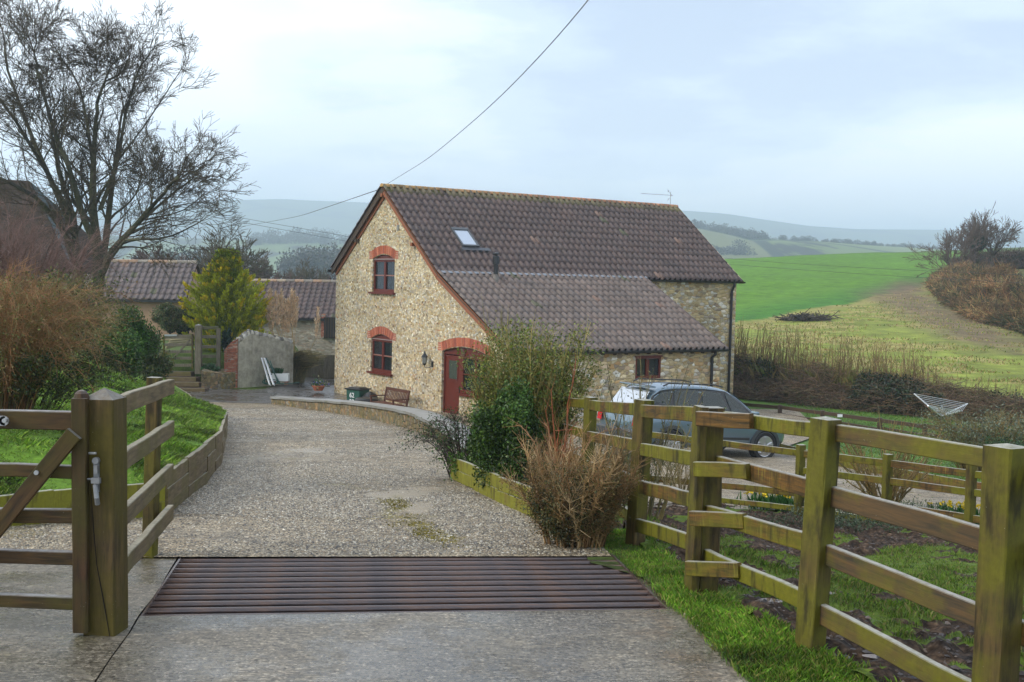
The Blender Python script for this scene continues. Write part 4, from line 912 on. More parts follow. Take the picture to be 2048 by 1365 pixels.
# roof decks just under the tiles
mb = MB()
def deck(a, b, t0, t1, th=.05, dz=-.03):
    (s0, z0), (s1, z1) = a, b; mb.add([(s0, t0, z0+dz), (s0, t1, z0+dz), (s1, t1, z1+dz), (s1, t0, z1+dz), (s0, t0, z0+dz-th), (s0, t1, z0+dz-th), (s1, t1, z1+dz-th), (s1, t0, z1+dz-th)], [(0, 1, 2, 3), (7, 6, 5, 4), (0, 4, 5, 1), (1, 5, 6, 2), (2, 6, 7, 3), (3, 7, 4, 0)])
deck((W+.12, HW-.02), (W/2, RZT+.0), -.14, L+.14); deck((-.14, HW+.08), (W/2-.003, RZT+.0), -.14, L+.14); deck((W+WL_+.14, HE-.04), (W+.1, HW-.02), -.14, LL+.16)
obj('roof_deck', mb, M['wood_dark'], house)
# ridge tiles
mb = MB(); nR = 31; ln = (L+.34)/nR
for i in range(nR):
    t0 = -.17+i*ln; lf_ = 1-min(1, max(0, i-1)/16); c_ = np.array([.36, .17, .09])*(1-.45*lf_)+np.array([.30, .24, .05])*.45*lf_; c_ = c_*(1+.18*rng.normal())
    V = []
    for tt in (t0+.004, t0+ln-.004):
        for k in range(9): a = math.pi*k/8; V.append((W/2+.135*math.cos(a), tt, RZT-.02+.115*math.sin(a)+.004*(i % 2)))
    F = [(k, k+1, k+10, k+9) for k in range(8)]+[tuple(range(9)), tuple(range(9, 18))[::-1]]; mb.add(V, F, tuple(np.clip(c_, .02, 1)))
obj('ridge_tiles', mb, M['tile'], house)
# moss cushions below the ridge
mb = MB()
for i in range(70):
    t_ = rng.random()**1.3*9.5; q = rng.random()**2*.25+.03; p = np.array([W/2+.12, t_, RZT-.06])-up*0; p = np.array([W/2, t_, RZT+.02])-up*(.14+q)+np.array([0, 0, .035]); r_ = .02+.04*rng.random(); mb.lathe([(r_, -.02), (r_*.8, r_*.4), (.002, r_*.6)], p, 6, col=tuple(pick([(.10, .10, .02), (.16, .15, .02)], 1)[0]))
obj('ridge_moss', mb, M['leaf'], house)['kind'] = 'stuff'
# lead flashing strip above the wing roof
mb = MB(); n = 60
V = []
for i in range(n+1):
    t_ = -.14+(LL+.3)*i/n; w_ = .012*vn(t_*3, 1); V += [(W+.10, t_, HW+.07), (W+.17+w_, t_, HW+.075+w_), (W+.27+w_, t_, HW+.03+w_*.5), (W+.28+w_, t_, HW-.0)]
F = [(i*4+k, i*4+k+1, i*4+k+5, i*4+k+4) for i in range(n) for k in range(3)]; mb.add(V, F); obj('lead_flashing', mb, M['lead'], house)
# barge boards and verge
def barge(a, b, t_, h_, mat, name='barge_board', th=.03, drop=0):
    v = np.array([b[0]-a[0], b[1]-a[1]]); l = np.linalg.norm(v); v /= l; nn = np.array([-v[1], v[0]]);
    if nn[1] < 0: nn = -nn
    mb = MB(); P = [np.array(a)-nn*0, np.array(b)-nn*0, np.array(b)-nn*h_, np.array(a)-nn*h_]
    mb.add([(p[0], t_, p[1]) for p in P]+[(p[0], t_+th, p[1]) for p in P], [(0, 1, 2, 3), (7, 6, 5, 4), (0, 4, 5, 1), (1, 5, 6, 2), (2, 6, 7, 3), (3, 7, 4, 0)]); return obj(name, mb, mat, house)
barge((-.2, HW+.04), (W/2, RZT-.02), -.14, .20, M['wood_dark']); barge((-.05, HW+.02), (W/2, RZT-.14), -.05, .22, plain('chestnut soffit board', (.20, .07, .03), .6, var=.3, sc=6), 'verge_board', .045)
barge((W+.10, HW-.02), (W/2, RZT-.02), -.13, .19, M['wood_barge']); barge((W+WL_+.16, HE-.06), (W+.10, HW-.02), -.132, .2, M['wood_barge'])
mb = MB()
for s_, z_ in ((W/2-.02, RZT-.32), (1.85, HW+RZ*.48-.32), (6.05, HW+RZ*.43-.36)): mb.box((s_, -.06, z_), (.11, .14, .11))
for s_, z_ in ((1.85, HW+RZ*.48-.32), (6.05, HW+RZ*.43-.36), (W/2-.02, RZT-.32)):
    b_ = MB(); b_.box((s_, -.08, z_), (.12, .16, .13)); obj('purlin_end', b_, M['wood_barge'] if s_ != 1.85 else M['wood_dark'], house)
# far verge edge strip
mb = MB(); mb.bar((W+.14, L+.17, HW+.0), (W/2, L+.17, RZT+.03), .03, .06); obj('verge_strip', mb, M['mortar'], house)
mb = MB(); mb.bar((W+WL_+.16, LL+.19, HE-.02), (W+.14, LL+.19, HW+.0), .03, .06); obj('verge_strip', mb, M['wood_dark'], house)
# gutters and downpipes
def gutter(s_, z_, t0, t1):
    mb = MB(); n = 7; V = []
    for tt in (t0, t1):
        for r_ in (.062, .054):
            for k in range(n): a = math.pi+math.pi*k/(n-1); V.append((s_+r_*math.cos(a), tt, z_+r_*math.sin(a)))
    F = []
    for k in range(n-1): F += [(k, k+1, 2*n+k+1, 2*n+k), (n+k, 3*n+k, 3*n+k+1, n+k+1), (k, n+k, n+k+1, k+1), (2*n+k, 2*n+k+1, 3*n+k+1, 3*n+k)]
    mb.add(V, F); mb.box((s_-.075, (t0+t1)/2, z_-.02), (.02, t1-t0, .11)); return obj('gutter', mb, M['black'], house)
gutter(W+.20, HW-.04, LL+.12, L+.25); gutter(W+WL_+.22, HE-.07, -.1, LL+.22); gutter(-.24, HW+.02, -.22, L+.1)
def pipe(s_, t_, z0, z1, se, ze, r_=.038):
    mb = MB(); mb.tube([(se, t_, ze), (se, t_, ze-.10), (s_, t_, z1), (s_, t_, z0)], r_, 10)
    for z_ in np.linspace(z0+.3, z1-.15, 3): mb.lathe([(r_+.008, -.04), (r_+.008, .04)], (s_, t_, z_), 10)
    return obj('downpipe', mb, M['black'], house)
pipe(W+.07, 13.42, -1.0, HW-.42, W+.20, HW-.09, .052); pipe(W+WL_+.07, 8.25, -1.2, HE-.34, W+WL_+.22, HE-.12, .052)
mb = MB()
for t_ in np.arange(.6, 8.7, .48): mb.box((W+WL_+.06, t_, HE-.14), (.16, .05, .09))
obj('rafter_ends', mb, M['wood_dark'], house)
# skylight
def rp(q, t_, h_): nrm = np.cross((0, 1, 0), up); nrm = nrm if nrm[2] > 0 else -nrm; return np.array([W+.14, 0, HW-.02])+up*q+np.array([0, t_, 0])+nrm*h_
q0 = (W+.14-6.76)/-up[0]; q1 = (W+.14-5.93)/-up[0]; t0, t1 = 1.43, 2.12
def plate(mb, qa, qb, ta, tb, h0, h1):
    V = [rp(q, t_, h_) for h_ in (h0, h1) for q in (qa, qb) for t_ in (ta, tb)]; mb.add(V, [(0, 1, 3, 2), (4, 6, 7, 5), (0, 4, 5, 1), (2, 3, 7, 6), (0, 2, 6, 4), (1, 5, 7, 3)])
mb = MB(); plate(mb, q0, q0+.07, t0, t1, .03, .19); plate(mb, q1-.12, q1, t0, t1, .03, .20); plate(mb, q0+.073, q1-.123, t0, t0+.06, .03, .185); plate(mb, q0+.073, q1-.123, t1-.06, t1, .03, .185)
sk = obj('skylight', mb, plain('skylight frame', (.11, .115, .12), .4, .4, var=.2), house)
mb = MB(); plate(mb, q0+.074, q1-.124, t0+.063, t1-.063, .04, .165); obj('pane', mb, M['skylight'], sk)
mb = MB(); plate(mb, q0-.16, q0-.005, t0-.05, t1+.42, .03, .12); obj('apron_flashing', mb, plain('dark flashing', (.10, .105, .115), .45, .3, var=.3), sk)
# flue
mb = MB(); mb.lathe([(.14, -.12), (.11, .06), (.09, .15), (.09, .2)], (8.29, 1.87, 4.42), 14); flb = obj('flue', mb, plain('flue collar', (.16, .14, .12), .6, var=.3), house, smooth=False)
mb = MB(); mb.lathe([(.078, 0), (.078, .36), (.115, .37), (.115, .62), (.10, .64), (.06, .64), (.06, .68), (.12, .69), (.12, .73), (.02, .76)], (8.29, 1.87, 4.60), 16); obj('flue_pipe', mb, M['black'], flb, origin=(0, 0, 0))
# wall vent
mb = MB(); mb.box((4.86, -.012, 6.18), (.13, .03, .20)); [mb.box((4.86, -.03, 6.11+k*.045), (.11, .012, .018)) for k in range(4)]; obj('air_vent', mb, plain('grey vent', (.25, .25, .24), .6), house)
# TV aerial
mb = MB(); mb.tube([(W/2, 13.55, RZT), (W/2, 13.55, RZT+.62)], .014, 6); ae = obj('aerial', mb, M['galv'], house)
ux = np.array([-math.cos(YAW)*1.0, -math.sin(YAW)*1.0, 0])  # points to the west in the house frame
c0 = np.array([W/2, 13.55, RZT+.47]); mb = MB(); a_ = c0-ux*.1; b_ = c0+ux*1.25+np.array([0, 0, .05]); mb.tube([a_, b_], .011, 6)
sx = np.array([-ux[1], ux[0], 0])
for k in range(14):
    p = c0+ux*(.12+.08*k)+np.array([0, 0, .004*k]); mb.tube([p-sx*.13, p+sx*.13], .004, 4)
for dz in (.17, -.17):
    for j in (-.09, 0, .09):
        p = c0-ux*(.06-abs(dz)*.9)+np.array([0, 0, dz*(1+j)]); mb.tube([p-sx*.24, p+sx*.24], .005, 4)
    mb.tube([c0-ux*.05, c0+ux*.14+np.array([0, 0, dz*1.4])], .007, 4)
obj('antenna', mb, M['galv'], ae)
# ---- windows and door on the gable
def casement(d, mull=True):
    s0, s1, z0, z1, rise = d['s0'], d['s1'], d['z0'], d['z1'], d['rise']; f = .07; y = .10
    mb = MB(); w_ = .075; mb.box((s0+w_/2, y, (z0+z1)/2), (w_, .07, z1-z0)); mb.box((s1-w_/2, y, (z0+z1)/2), (w_, .07, z1-z0)); mb.box(((s0+s1)/2, y-.002, z1-.045), (s1-s0-2*w_-.002, .07, .09)); mb.box(((s0+s1)/2, y-.002, z0+.06), (s1-s0-2*w_-.002, .07, .12))
    sm_ = (s0+s1)/2; mb.box((sm_, y-.004, (z0+z1)/2), (.13, .072, z1-z0-.215))
    ap = arch_pts(s0, s1, z1, rise); V = [(p[0], y-.02, p[1]) for p in ap]+[(p[0], y+.03, p[1]) for p in ap]; n = len(ap); mb.add(V, [tuple(range(n)), tuple(range(n, 2*n))[::-1]]+[(k, n+k, n+(k+1) % n, (k+1) % n) for k in range(n)])
    w = obj('window', mb, M['wood_red'], house)
    b2 = MB(); b2.box(((s0+s1)/2, y-.05, z1+.0), (s1-s0+.0, .05, .03)); obj('drip_bar', b2, plain('wet joinery edge', (.30, .22, .2), .25), w)
    for (a, b) in ((s0+w_, sm_-.065), (sm_+.065, s1-w_)):
        g = MB(); g.box(((a+b)/2, y+.01, (z0+z1)/2), (b-a, .008, z1-z0-.2)); obj('pane', g, M['glass'], w)
        g = MB(); zc = (z0+.12+z1-.09)/2; g.box(((a+b)/2, y-.012, zc), (b-a-.002, .045, .045)); obj('glazing_bar', g, plain('glazing bar', (.24, .10, .07), .35), w)
    g = MB(); n = 7
    for c_, sgn in ((s0+.17, 1), (sm_+.22, 1)):
        V = []
        for k in range(13): V += [(c_+.0+.02*k-.12, .30+.02*math.sin(k*1.9), z0+.02), (c_+.02*k-.12, .30+.02*math.sin(k*1.9), z1-.03)]
        wdt = 5 if c_ > s0+.3 else 13
        g.add(V[:wdt*2], [(2*k, 2*k+2, 2*k+3, 2*k+1) for k in range(wdt-1)])
    obj('curtain', g, M['curtain'], w)
    mb = MB(); mb.box(((s0+s1)/2-.015, -.03, z0-.025), (s1-s0+.2, .16, .07), taper=1); obj('sill', mb, M['wood_dark'] if 0 else M['wood_red'], w); return w
casement(UW); casement(LWN)
def brick_arch(s0, s1, zs, rise, thick, ends, n):
    mb = MB(); bb = MB(); ang = []
    def cen(u): return np.array([s0+(s1-s0)*u, zs+rise*(1-(2*u-1)**2)])
    for i in range(n):
        u0, u1 = (i+.06)/n, (i+.94)/n
        def nrm(u): d = np.array([s1-s0, -4*rise*(2*u-1)]); d = np.array([-d[1], d[0]]); return d/np.linalg.norm(d)
        A, B = cen(u0), cen(u1); A2, B2 = A+nrm(u0)*thick, B+nrm(u1)*thick; t_ = -.014+rng.normal(0, .003)
        c = pick([(.40, .115, .06), (.35, .095, .05), (.44, .15, .085), (.30, .085, .055)], 1, .1)[0]
        mb.add([(p[0], t_, p[1]) for p in (A, B, B2, A2)]+[(p[0], .05, p[1]) for p in (A, B, B2, A2)], [(0, 1, 2, 3), (0, 4, 5, 1), (1, 5, 6, 2), (2, 6, 7, 3), (3, 7, 4, 0), (7, 6, 5, 4)], tuple(c))
    V = []; m = 24
    for k in range(m+1):
        u = k/m; A = cen(u); nn = nrm(u); V += [(A[0], -.005, A[1]), (A[0]+nn[0]*thick, -.005, A[1]+nn[1]*thick)]
    bb.add(V, [(2*k, 2*k+2, 2*k+3, 2*k+1) for k in range(m)])
    for sgn, se in ((-1, s0), (1, s1)):
        h_ = thick*.98/4; x0 = se+(0 if sgn > 0 else -ends)+.01
        x0 = se+.04 if sgn > 0 else se-.04-ends
        bb.box((x0+ends/2, .0, zs+thick*.47), (ends, .012, thick*.98))
        for k in range(4):
            c = pick([(.38, .11, .06), (.34, .095, .05), (.42, .145, .085)], 1, .1)[0]; mb.box((x0+ends/2, .005, zs+h_*(k+.5)-.0), (ends-.01, .035, h_-.022), col=tuple(c))
    o = obj('brick_arch', mb, M['brick'], house); obj('mortar', bb, M['mortar'], o)
brick_arch(2.98, 4.64, 5.08, .19, .30, .22, 19); brick_arch(2.96, 4.56, 2.19, .19, .28, .24, 19); brick_arch(7.98, 10.88, 2.04, .22, .29, .2, 34)
# door set with side light
y = .12; mb = MB(); mb.box((8.03, y, .95), (.06, .08, 2.3)); mb.box((9.10, y, .95), (.10, .08, 2.3)); mb.box((9.46, y-.003, 2.0), (2.8, .08, .09)); mb.box((10.83, y, 1.35), (.06, .08, 1.2))
ap = arch_pts(8.0, 10.86, 2.04, .2, 12); n = len(ap); V = [(p[0], y-.01, p[1]) for p in ap]+[(p[0], y+.03, p[1]) for p in ap]; mb.add(V, [tuple(range(n)), tuple(range(n, 2*n))[::-1]]+[(k, n+k, n+(k+1) % n, (k+1) % n) for k in range(n)])
obj('door_frame', mb, M['wood_red'], house)
mb = MB(); mb.box((8.56, y+.01, -.2+1.06), (.98, .045, 2.12)); [mb.box((8.56, y-.018, z_), (.60, .02, .05)) for z_ in (1.12, 1.78)]; [mb.box((x_, y-.018, 1.45), (.05, .02, .61)) for x_ in (8.285, 8.835)]
dr = obj('door', mb, M['wood_red'], house)
mb = MB(); mb.box((8.56, y-.017, 1.45), (.5, .008, .6)); obj('pane', mb, m_glass('door glass', (.06, .07, .06), .1, .15), dr)
mb = MB(); mb.box((8.98, y-.02, .83), (.03, .02, .22)); mb.tube([(8.98, y-.03, .87), (8.98, y-.06, .87), (8.88, y-.06, .87)], .009, 6); obj('handle', mb, M['black'], dr)
mb = MB(); y2 = .10
mb.box((9.19, y2, 1.35), (.07, .07, 1.2)); mb.box((9.98, y2, 1.35), (.10, .072, 1.19)); mb.box((10.0, y2-.003, .80), (1.66, .07, .12)); mb.box((10.0, y2-.003, 1.91), (1.66, .07, .07)); mb.box((10.0, -.02, .70), (1.78, .16, .06)); sw = obj('window', mb, M['wood_red'], house)
for a, b in ((9.23, 9.93), (10.03, 10.79)):
    g = MB(); g.box(((a+b)/2, y2+.01, 1.37), (b-a, .008, 1.0)); obj('pane', g, M['glass'], sw)
    g = MB(); g.box(((a+b)/2, y2-.01, 1.36), (b-a-.002, .04, .045)); obj('glazing_bar', g, M['wood_red'], sw)
# rectangular carved keystone lantern box over the door
mb = MB(); mb.box((9.22, .06, 2.05), (.2, .05, .2)); mb.box((9.22, .03, 2.05), (.12, .03, .12)); obj('date_plaque', mb, plain('bronze plaque', (.12, .05, .035), .4), house)
# wall lantern
lx, lz = 7.20, 1.60
mb = MB(); mb.box((lx+.2, -.012, lz-.05), (.09, .025, .2)); mb.tube([(lx+.2, -.02, lz-.1), (lx+.16, -.12, lz-.16), (lx+.04, -.2, lz-.16), (lx, -.2, lz-.08)], .012, 6); mb.lathe([(.03, -.09), (.06, -.06), (.075, -.03)], (lx, -.2, lz), 6); mb.lathe([(.12, .18), (.10, .21), (.035, .30), (.03, .33), (.008, .40)], (lx, -.2, lz), 6)
for k in range(6): a = k*math.pi/3; mb.tube([(lx+.07*math.cos(a), -.2+.07*math.sin(a), lz-.03), (lx+.105*math.cos(a), -.2+.105*math.sin(a), lz+.185)], .006, 4)
wlm = obj('wall_lantern', mb, M['black'], house)
mb = MB(); mb.lathe([(.06, -.025), (.095, .18)], (lx, -.2, lz), 6); obj('lantern_glass', mb, m_glass('lantern glass', (.3, .32, .32), .3), wlm)
# window in the wing wall
s_w = W+WL_; mb = MB(); t0, t1, z0, z1 = WIN2
for (tc, zc, dt, dz) in (((t0+t1)/2, z1-.03, t1-t0, .06), ((t0+t1)/2, z0+.05, t1-t0, .1), (t0+.035, (z0+z1)/2, .07, z1-z0-.17), (t1-.035, (z0+z1)/2, .07, z1-z0-.17), ((t0+t1)/2-.02, (z0+z1)/2, .13, z1-z0-.17)): mb.box((s_w-.05, tc, zc), (.08, dt, dz))
mb.box((s_w-.02, (t0+t1)/2, z1+.02), (.1, t1-t0+.08, .05)); ww = obj('window', mb, M['wood_red'], house)
for a, b in ((t0+.07, (t0+t1)/2-.085), ((t0+t1)/2+.045, t1-.07)): g = MB(); g.box((s_w-.06, (a+b)/2, (z0+z1)/2), (.008, b-a, z1-z0-.16)); obj('pane', g, M['glass'], ww)
g = MB(); g.box((s_w-.25, 5.75, 1.66), (.02, .35, .6)); obj('curtain', g, M['curtain'], ww)

# ================================================================ THINGS BY THE GABLE
def hloc(s, t, z): return H(s, t, z)
# bench
bz = -.32
bn = thing('garden_bench', 'dark brown slatted wooden bench standing against the stone gable', 'bench', hloc(5.88, -.5, bz), -YAW)
mb = MB(); [mb.box((0, -.52+k*.085, .43), (1.52, .07, .025)) for k in range(5)]; obj('seat', mb, M['bench'], bn)
mb = MB(); mb.box((0, .03, .88), (1.6, .04, .10)); mb.box((0, -.06, .52), (1.6, .04, .07)); n = 15
for k in range(n): x_ = -.72+1.44*k/(n-1); mb.bar((x_, -.06, .53), (x_, .03, .86), .045, .018, up=(0, 1, .1))
obj('backrest', mb, M['bench'], bn)
for x_ in (-.79, .79):
    mb = MB(); mb.bar((x_, -.14, 0), (x_, .04, .93), .06, .055, up=(0, 1, .1)); obj('leg', mb, M['bench'], bn); mb = MB(); mb.box((x_, -.58, .31), (.06, .055, .62)); obj('leg', mb, M['bench'], bn)
    mb = MB(); mb.box((x_, -.30, .635), (.065, .66, .035)); obj('armrest', mb, M['bench'], bn); mb = MB(); mb.box((x_, -.3, .38), (.04, .48, .07)); obj('side_rail', mb, M['bench'], bn)
# recycling box and black bin
rb = thing('recycling_box', 'dark green recycling box with white number and black lid by the gable', 'bin', hloc(3.05, -.55, -.28), -YAW+.35)
mb = MB(); mb.box((0, 0, .31), (.62, .50, .62), taper=1.08); o = obj('box', mb, M['green_plastic'], rb, bevel=.02)
mb = MB(); mb.box((0, 0, .64), (.76, .62, .05)); mb.box((.0, 0, .68), (.6, .5, .05), taper=.8); obj('lid', mb, M['black'], rb, bevel=.012)
def text(name, s, size, mat, parent, loc, rot):
    cu = bpy.data.curves.new(name, 'FONT'); cu.body = s; cu.size = size; cu.extrude = .002; cu.align_x = 'CENTER'; cu.offset = .004
    o = bpy.data.objects.new(name, cu); COL.objects.link(o); dg = bpy.context.evaluated_depsgraph_get(); me = bpy.data.meshes.new_from_object(o.evaluated_get(dg)); bpy.data.objects.remove(o)
    return link(name, me, mat, parent, loc, rot)
text('painted_number', '62', .24, M['white'], rb, (-.04, -.272, .34), (R(91), 0, 0))
text('painted_number', '23', .24, M['white'], rb, (-.04, -.266, .10), (R(91), 0, 0))
bk = thing('black_tub', 'low round black tub with lid beside the green recycling box', 'tub', hloc(4.15, -.75, -.28), -YAW)
mb = MB(); mb.lathe([(.34, 0), (.40, .30), (.42, .31), (.42, .34)], n=22); obj('tub', mb, M['black'], bk, smooth=False)
mb = MB(); mb.lathe([(.43, .34), (.43, .37), (.36, .42), (.1, .44), (.01, .44)], n=22); obj('lid', mb, M['black'], bk)
bb_ = thing('black_sack', 'crumpled glossy black sack heaped between the green box and tub', 'sack', hloc(3.72, -.4, -.28), 0)
mb = MB(); V = []; n, m = 14, 8
for i in range(m):
    for k in range(n):
        a = 6.283*k/n; f = i/(m-1); r_ = .30*math.sin(math.pi*min(f*.93+.07, 1))**.5*(1+.22*vn(math.cos(a)*2+i, math.sin(a)*2)*1.5); V.append((r_*math.cos(a), r_*math.sin(a), .60*f+.03*vn(a, i)))
mb.add(V, [(i*n+k, i*n+(k+1) % n, (i+1)*n+(k+1) % n, (i+1)*n+k) for i in range(m-1) for k in range(n)]+[tuple(range((m-1)*n, m*n))]); obj('sack_body', mb, M['black'], bb_)
# flower pot at the corner
fp = thing('flower_pot', 'orange terracotta bowl of green and blue flowers by the house corner', 'flower pot', hloc(-.05, -.65, .02), 0)
mb = MB(); mb.lathe([(.16, 0), (.24, .16), (.26, .16), (.26, .19), (.2, .19)], n=18); obj('pot', mb, M['terracotta'], fp)
n = 260; P = rng.normal(size=(n, 3))*[.13, .13, .09]+[0, 0, .27]; P[:, 2] = np.abs(P[:, 2]); C = pick([(.03, .08, .02), (.05, .12, .03)], n); C[rng.random(n) < .12] = (.12, .12, .5); C[rng.random(n) < .07] = (.5, .5, .25)
leaves('flowers', P+WL[fp.name], .09, C, M['leaf'], fp, WL[fp.name])['kind'] = 'stuff'

# ---- curved low stone wall
lw = thing('low_stone_wall', 'low curved mossy stone wall with grey capping in front of the gable', 'wall', (-4, 32.6, -2.1))
wl = resample([(-8.0, 41.2), (-6.9, 39.4), (-5.6, 36.6), (-4.4, 33.4), (-3.2, 29.9), (-2.35, 27.0), (-1.75, 24.6), (-1.15, 21.8), (-.75, 19.6), (-.45, 17.6)], 70)
def wallstrip(P, th, z0f, z1f, mat, name, parent, over=0, jit=0):
    P = np.array(P); T = np.gradient(P, axis=0); T /= np.linalg.norm(T, axis=1, keepdims=True); Nn = np.stack([-T[:, 1], T[:, 0]], 1); V = []
    for i, p in enumerate(P):
        a, b = p+Nn[i]*(th/2+over), p-Nn[i]*(th/2+over); z0, z1 = z0f(*p), z1f(*p); j = jit*rng.normal(size=4)
        V += [(a[0]+j[0], a[1]+j[1], z0), (a[0]+j[2], a[1], z1), ((a[0]+b[0])/2, (a[1]+b[1])/2, z1+over*.6+.02*(over > 0)), (b[0], b[1], z1), (b[0]+j[3], b[1]+j[1], z0)]
    n = len(P); F = [(i*5+k, i*5+k+1, i*5+k+6, i*5+k+5) for i in range(n-1) for k in range(4)]+[(0, 1, 2, 3, 4), tuple((n-1)*5+k for k in range(5))[::-1]]
    mb = MB(); mb.add(V, F); o = obj(name, mb, mat, parent, world=True, origin=WL[parent.name]); return o
topz = lambda x, y: np.interp(y, [17.6, 21, 24.6, 27, 30, 33.4, 36.6, 39.4, 41.2], [-.78, -.88, -1.08, -1.25, -1.5, -1.80, -2.1, -2.36, -2.50])+.02*vn(x*2, y)
wallstrip(wl, .42, lambda x, y: float(G(x, y))-1.0, lambda x, y: topz(x, y)-.055, M['stone_low'], 'stonework', lw, jit=.012)
wallstrip(wl, .46, lambda x, y: topz(x, y)-.06, lambda x, y: topz(x, y), M['cap'], 'capping', lw, over=.03, jit=.008)

# ================================================================ THE CAR
car = thing('parked_car', 'pale blue-grey estate 4x4 parked on gravel beside the stone wing', 'car', (4.42, 28.95, float(G(4.42, 28.95))+.02), R(30))
car.rotation_euler = (R(.5), R(3.2), R(30))
cmesh = MB()
# stations: x, half width at sill/belt, belt z, roof half width, roof z, bonnet flag
ST = [(-2.28, .74, .86, .70, .90), (-2.20, .86, .98, .74, 1.02), (-2.02, .90, 1.06, .66, 1.20), (-1.80, .915, 1.08, .63, 1.52), (-1.55, .92, 1.08, .62, 1.66), (-1.1, .925, 1.08, .625, 1.71), (-.5, .93, 1.07, .63, 1.72), (.1, .93, 1.06, .63, 1.70), (.45, .93, 1.05, .62, 1.65), (.85, .93, 1.04, .66, 1.43), (1.22, .925, 1.03, .75, 1.14), (1.35, .92, 1.01, .80, 1.06), (1.8, .90, .96, .76, 1.00), (2.1, .84, .88, .70, .91), (2.28, .70, .78, .60, .80)]
def carprof(st):
    x, w, bz, rw, rz = st; e = abs(x); zb = .30 if e < 2 else .36
    return [(0, zb), (w*.86, zb), (w*.97, zb+.06), (w*1.0, .55), (w*1.015, .72), (w*.995, bz-.06), (w*.955, bz), (rw+(.0), rz-.05), (rw-.07, rz), (0, rz+.03)]
P = [carprof(s_) for s_ in ST]; k = len(P[0]); V = []
for s_, pr in zip(ST, P):
    for sg in (-1, 1):
        for (yy_, z_) in pr: V.append((s_[0], sg*yy_, z_))
F = []
for i in range(len(ST)-1):
    for sgi in (0, 1):
        for j in range(k-1):
            a = (i*2+sgi)*k+j; b = a+1; c = a+2*k+1; d = a+2*k; F.append((a, b, c, d) if sgi else (a, d, c, b))
for e_ in (0, len(ST)-1):
    l = [(e_*2)*k+j for j in range(k)]; r_ = [(e_*2+1)*k+j for j in range(k)]; F.append(tuple(l+r_[::-1]) if e_ == 0 else tuple((l+r_[::-1])[::-1]))
cmesh.add(V, F)
q_ = 0
for i in range(len(ST)-1):
    for sgi in (0, 1):
        for j in range(k-1):
            if j == 6 and 2 <= i <= 9: cmesh.m[q_] = 1
            q_ += 1
M['pillar'] = plain('black pillar gloss', (.012, .014, .016), .05)
bo = obj('body', cmesh, [M['paint'], M['pillar']], car, smooth=True)
mo = bo.modifiers.new('sub', 'SUBSURF'); mo.levels = 1; mo.render_levels = 1
# wheel arches, cladding
def side(x, z, out=.0):      # point on the right-hand side (y<0) of the body at height z
    xs_ = [s_[0] for s_ in ST]; w = np.interp(x, xs_, [s_[1] for s_ in ST]); bz = np.interp(x, xs_, [s_[2] for s_ in ST]); rw = np.interp(x, xs_, [s_[3] for s_ in ST]); rz = np.interp(x, xs_, [s_[4] for s_ in ST])
    if z <= bz: yy_ = w*np.interp(z, [.3, .36, .55, .72, bz-.06, bz], [.86, .97, 1, 1.015, .995, .955])
    else: yy_ = w*.955+(rw-w*.955)*(z-bz)/(rz-.05-bz)
    return yy_+out
def sidepoly(name, pts, mat, out, parent=None, th=.012, sg=-1):
    mb = MB(); n = len(pts); V = [(x, sg*side(x, z, out), z) for x, z in pts]+[(x, sg*side(x, z, out-th), z) for x, z in pts]
    mb.add(V, [tuple(range(n)) if sg < 0 else tuple(range(n))[::-1], tuple(range(n, 2*n))]+[(i, (i+1) % n, n+(i+1) % n, n+i) for i in range(n)]); return obj(name, mb, mat, parent or bo)
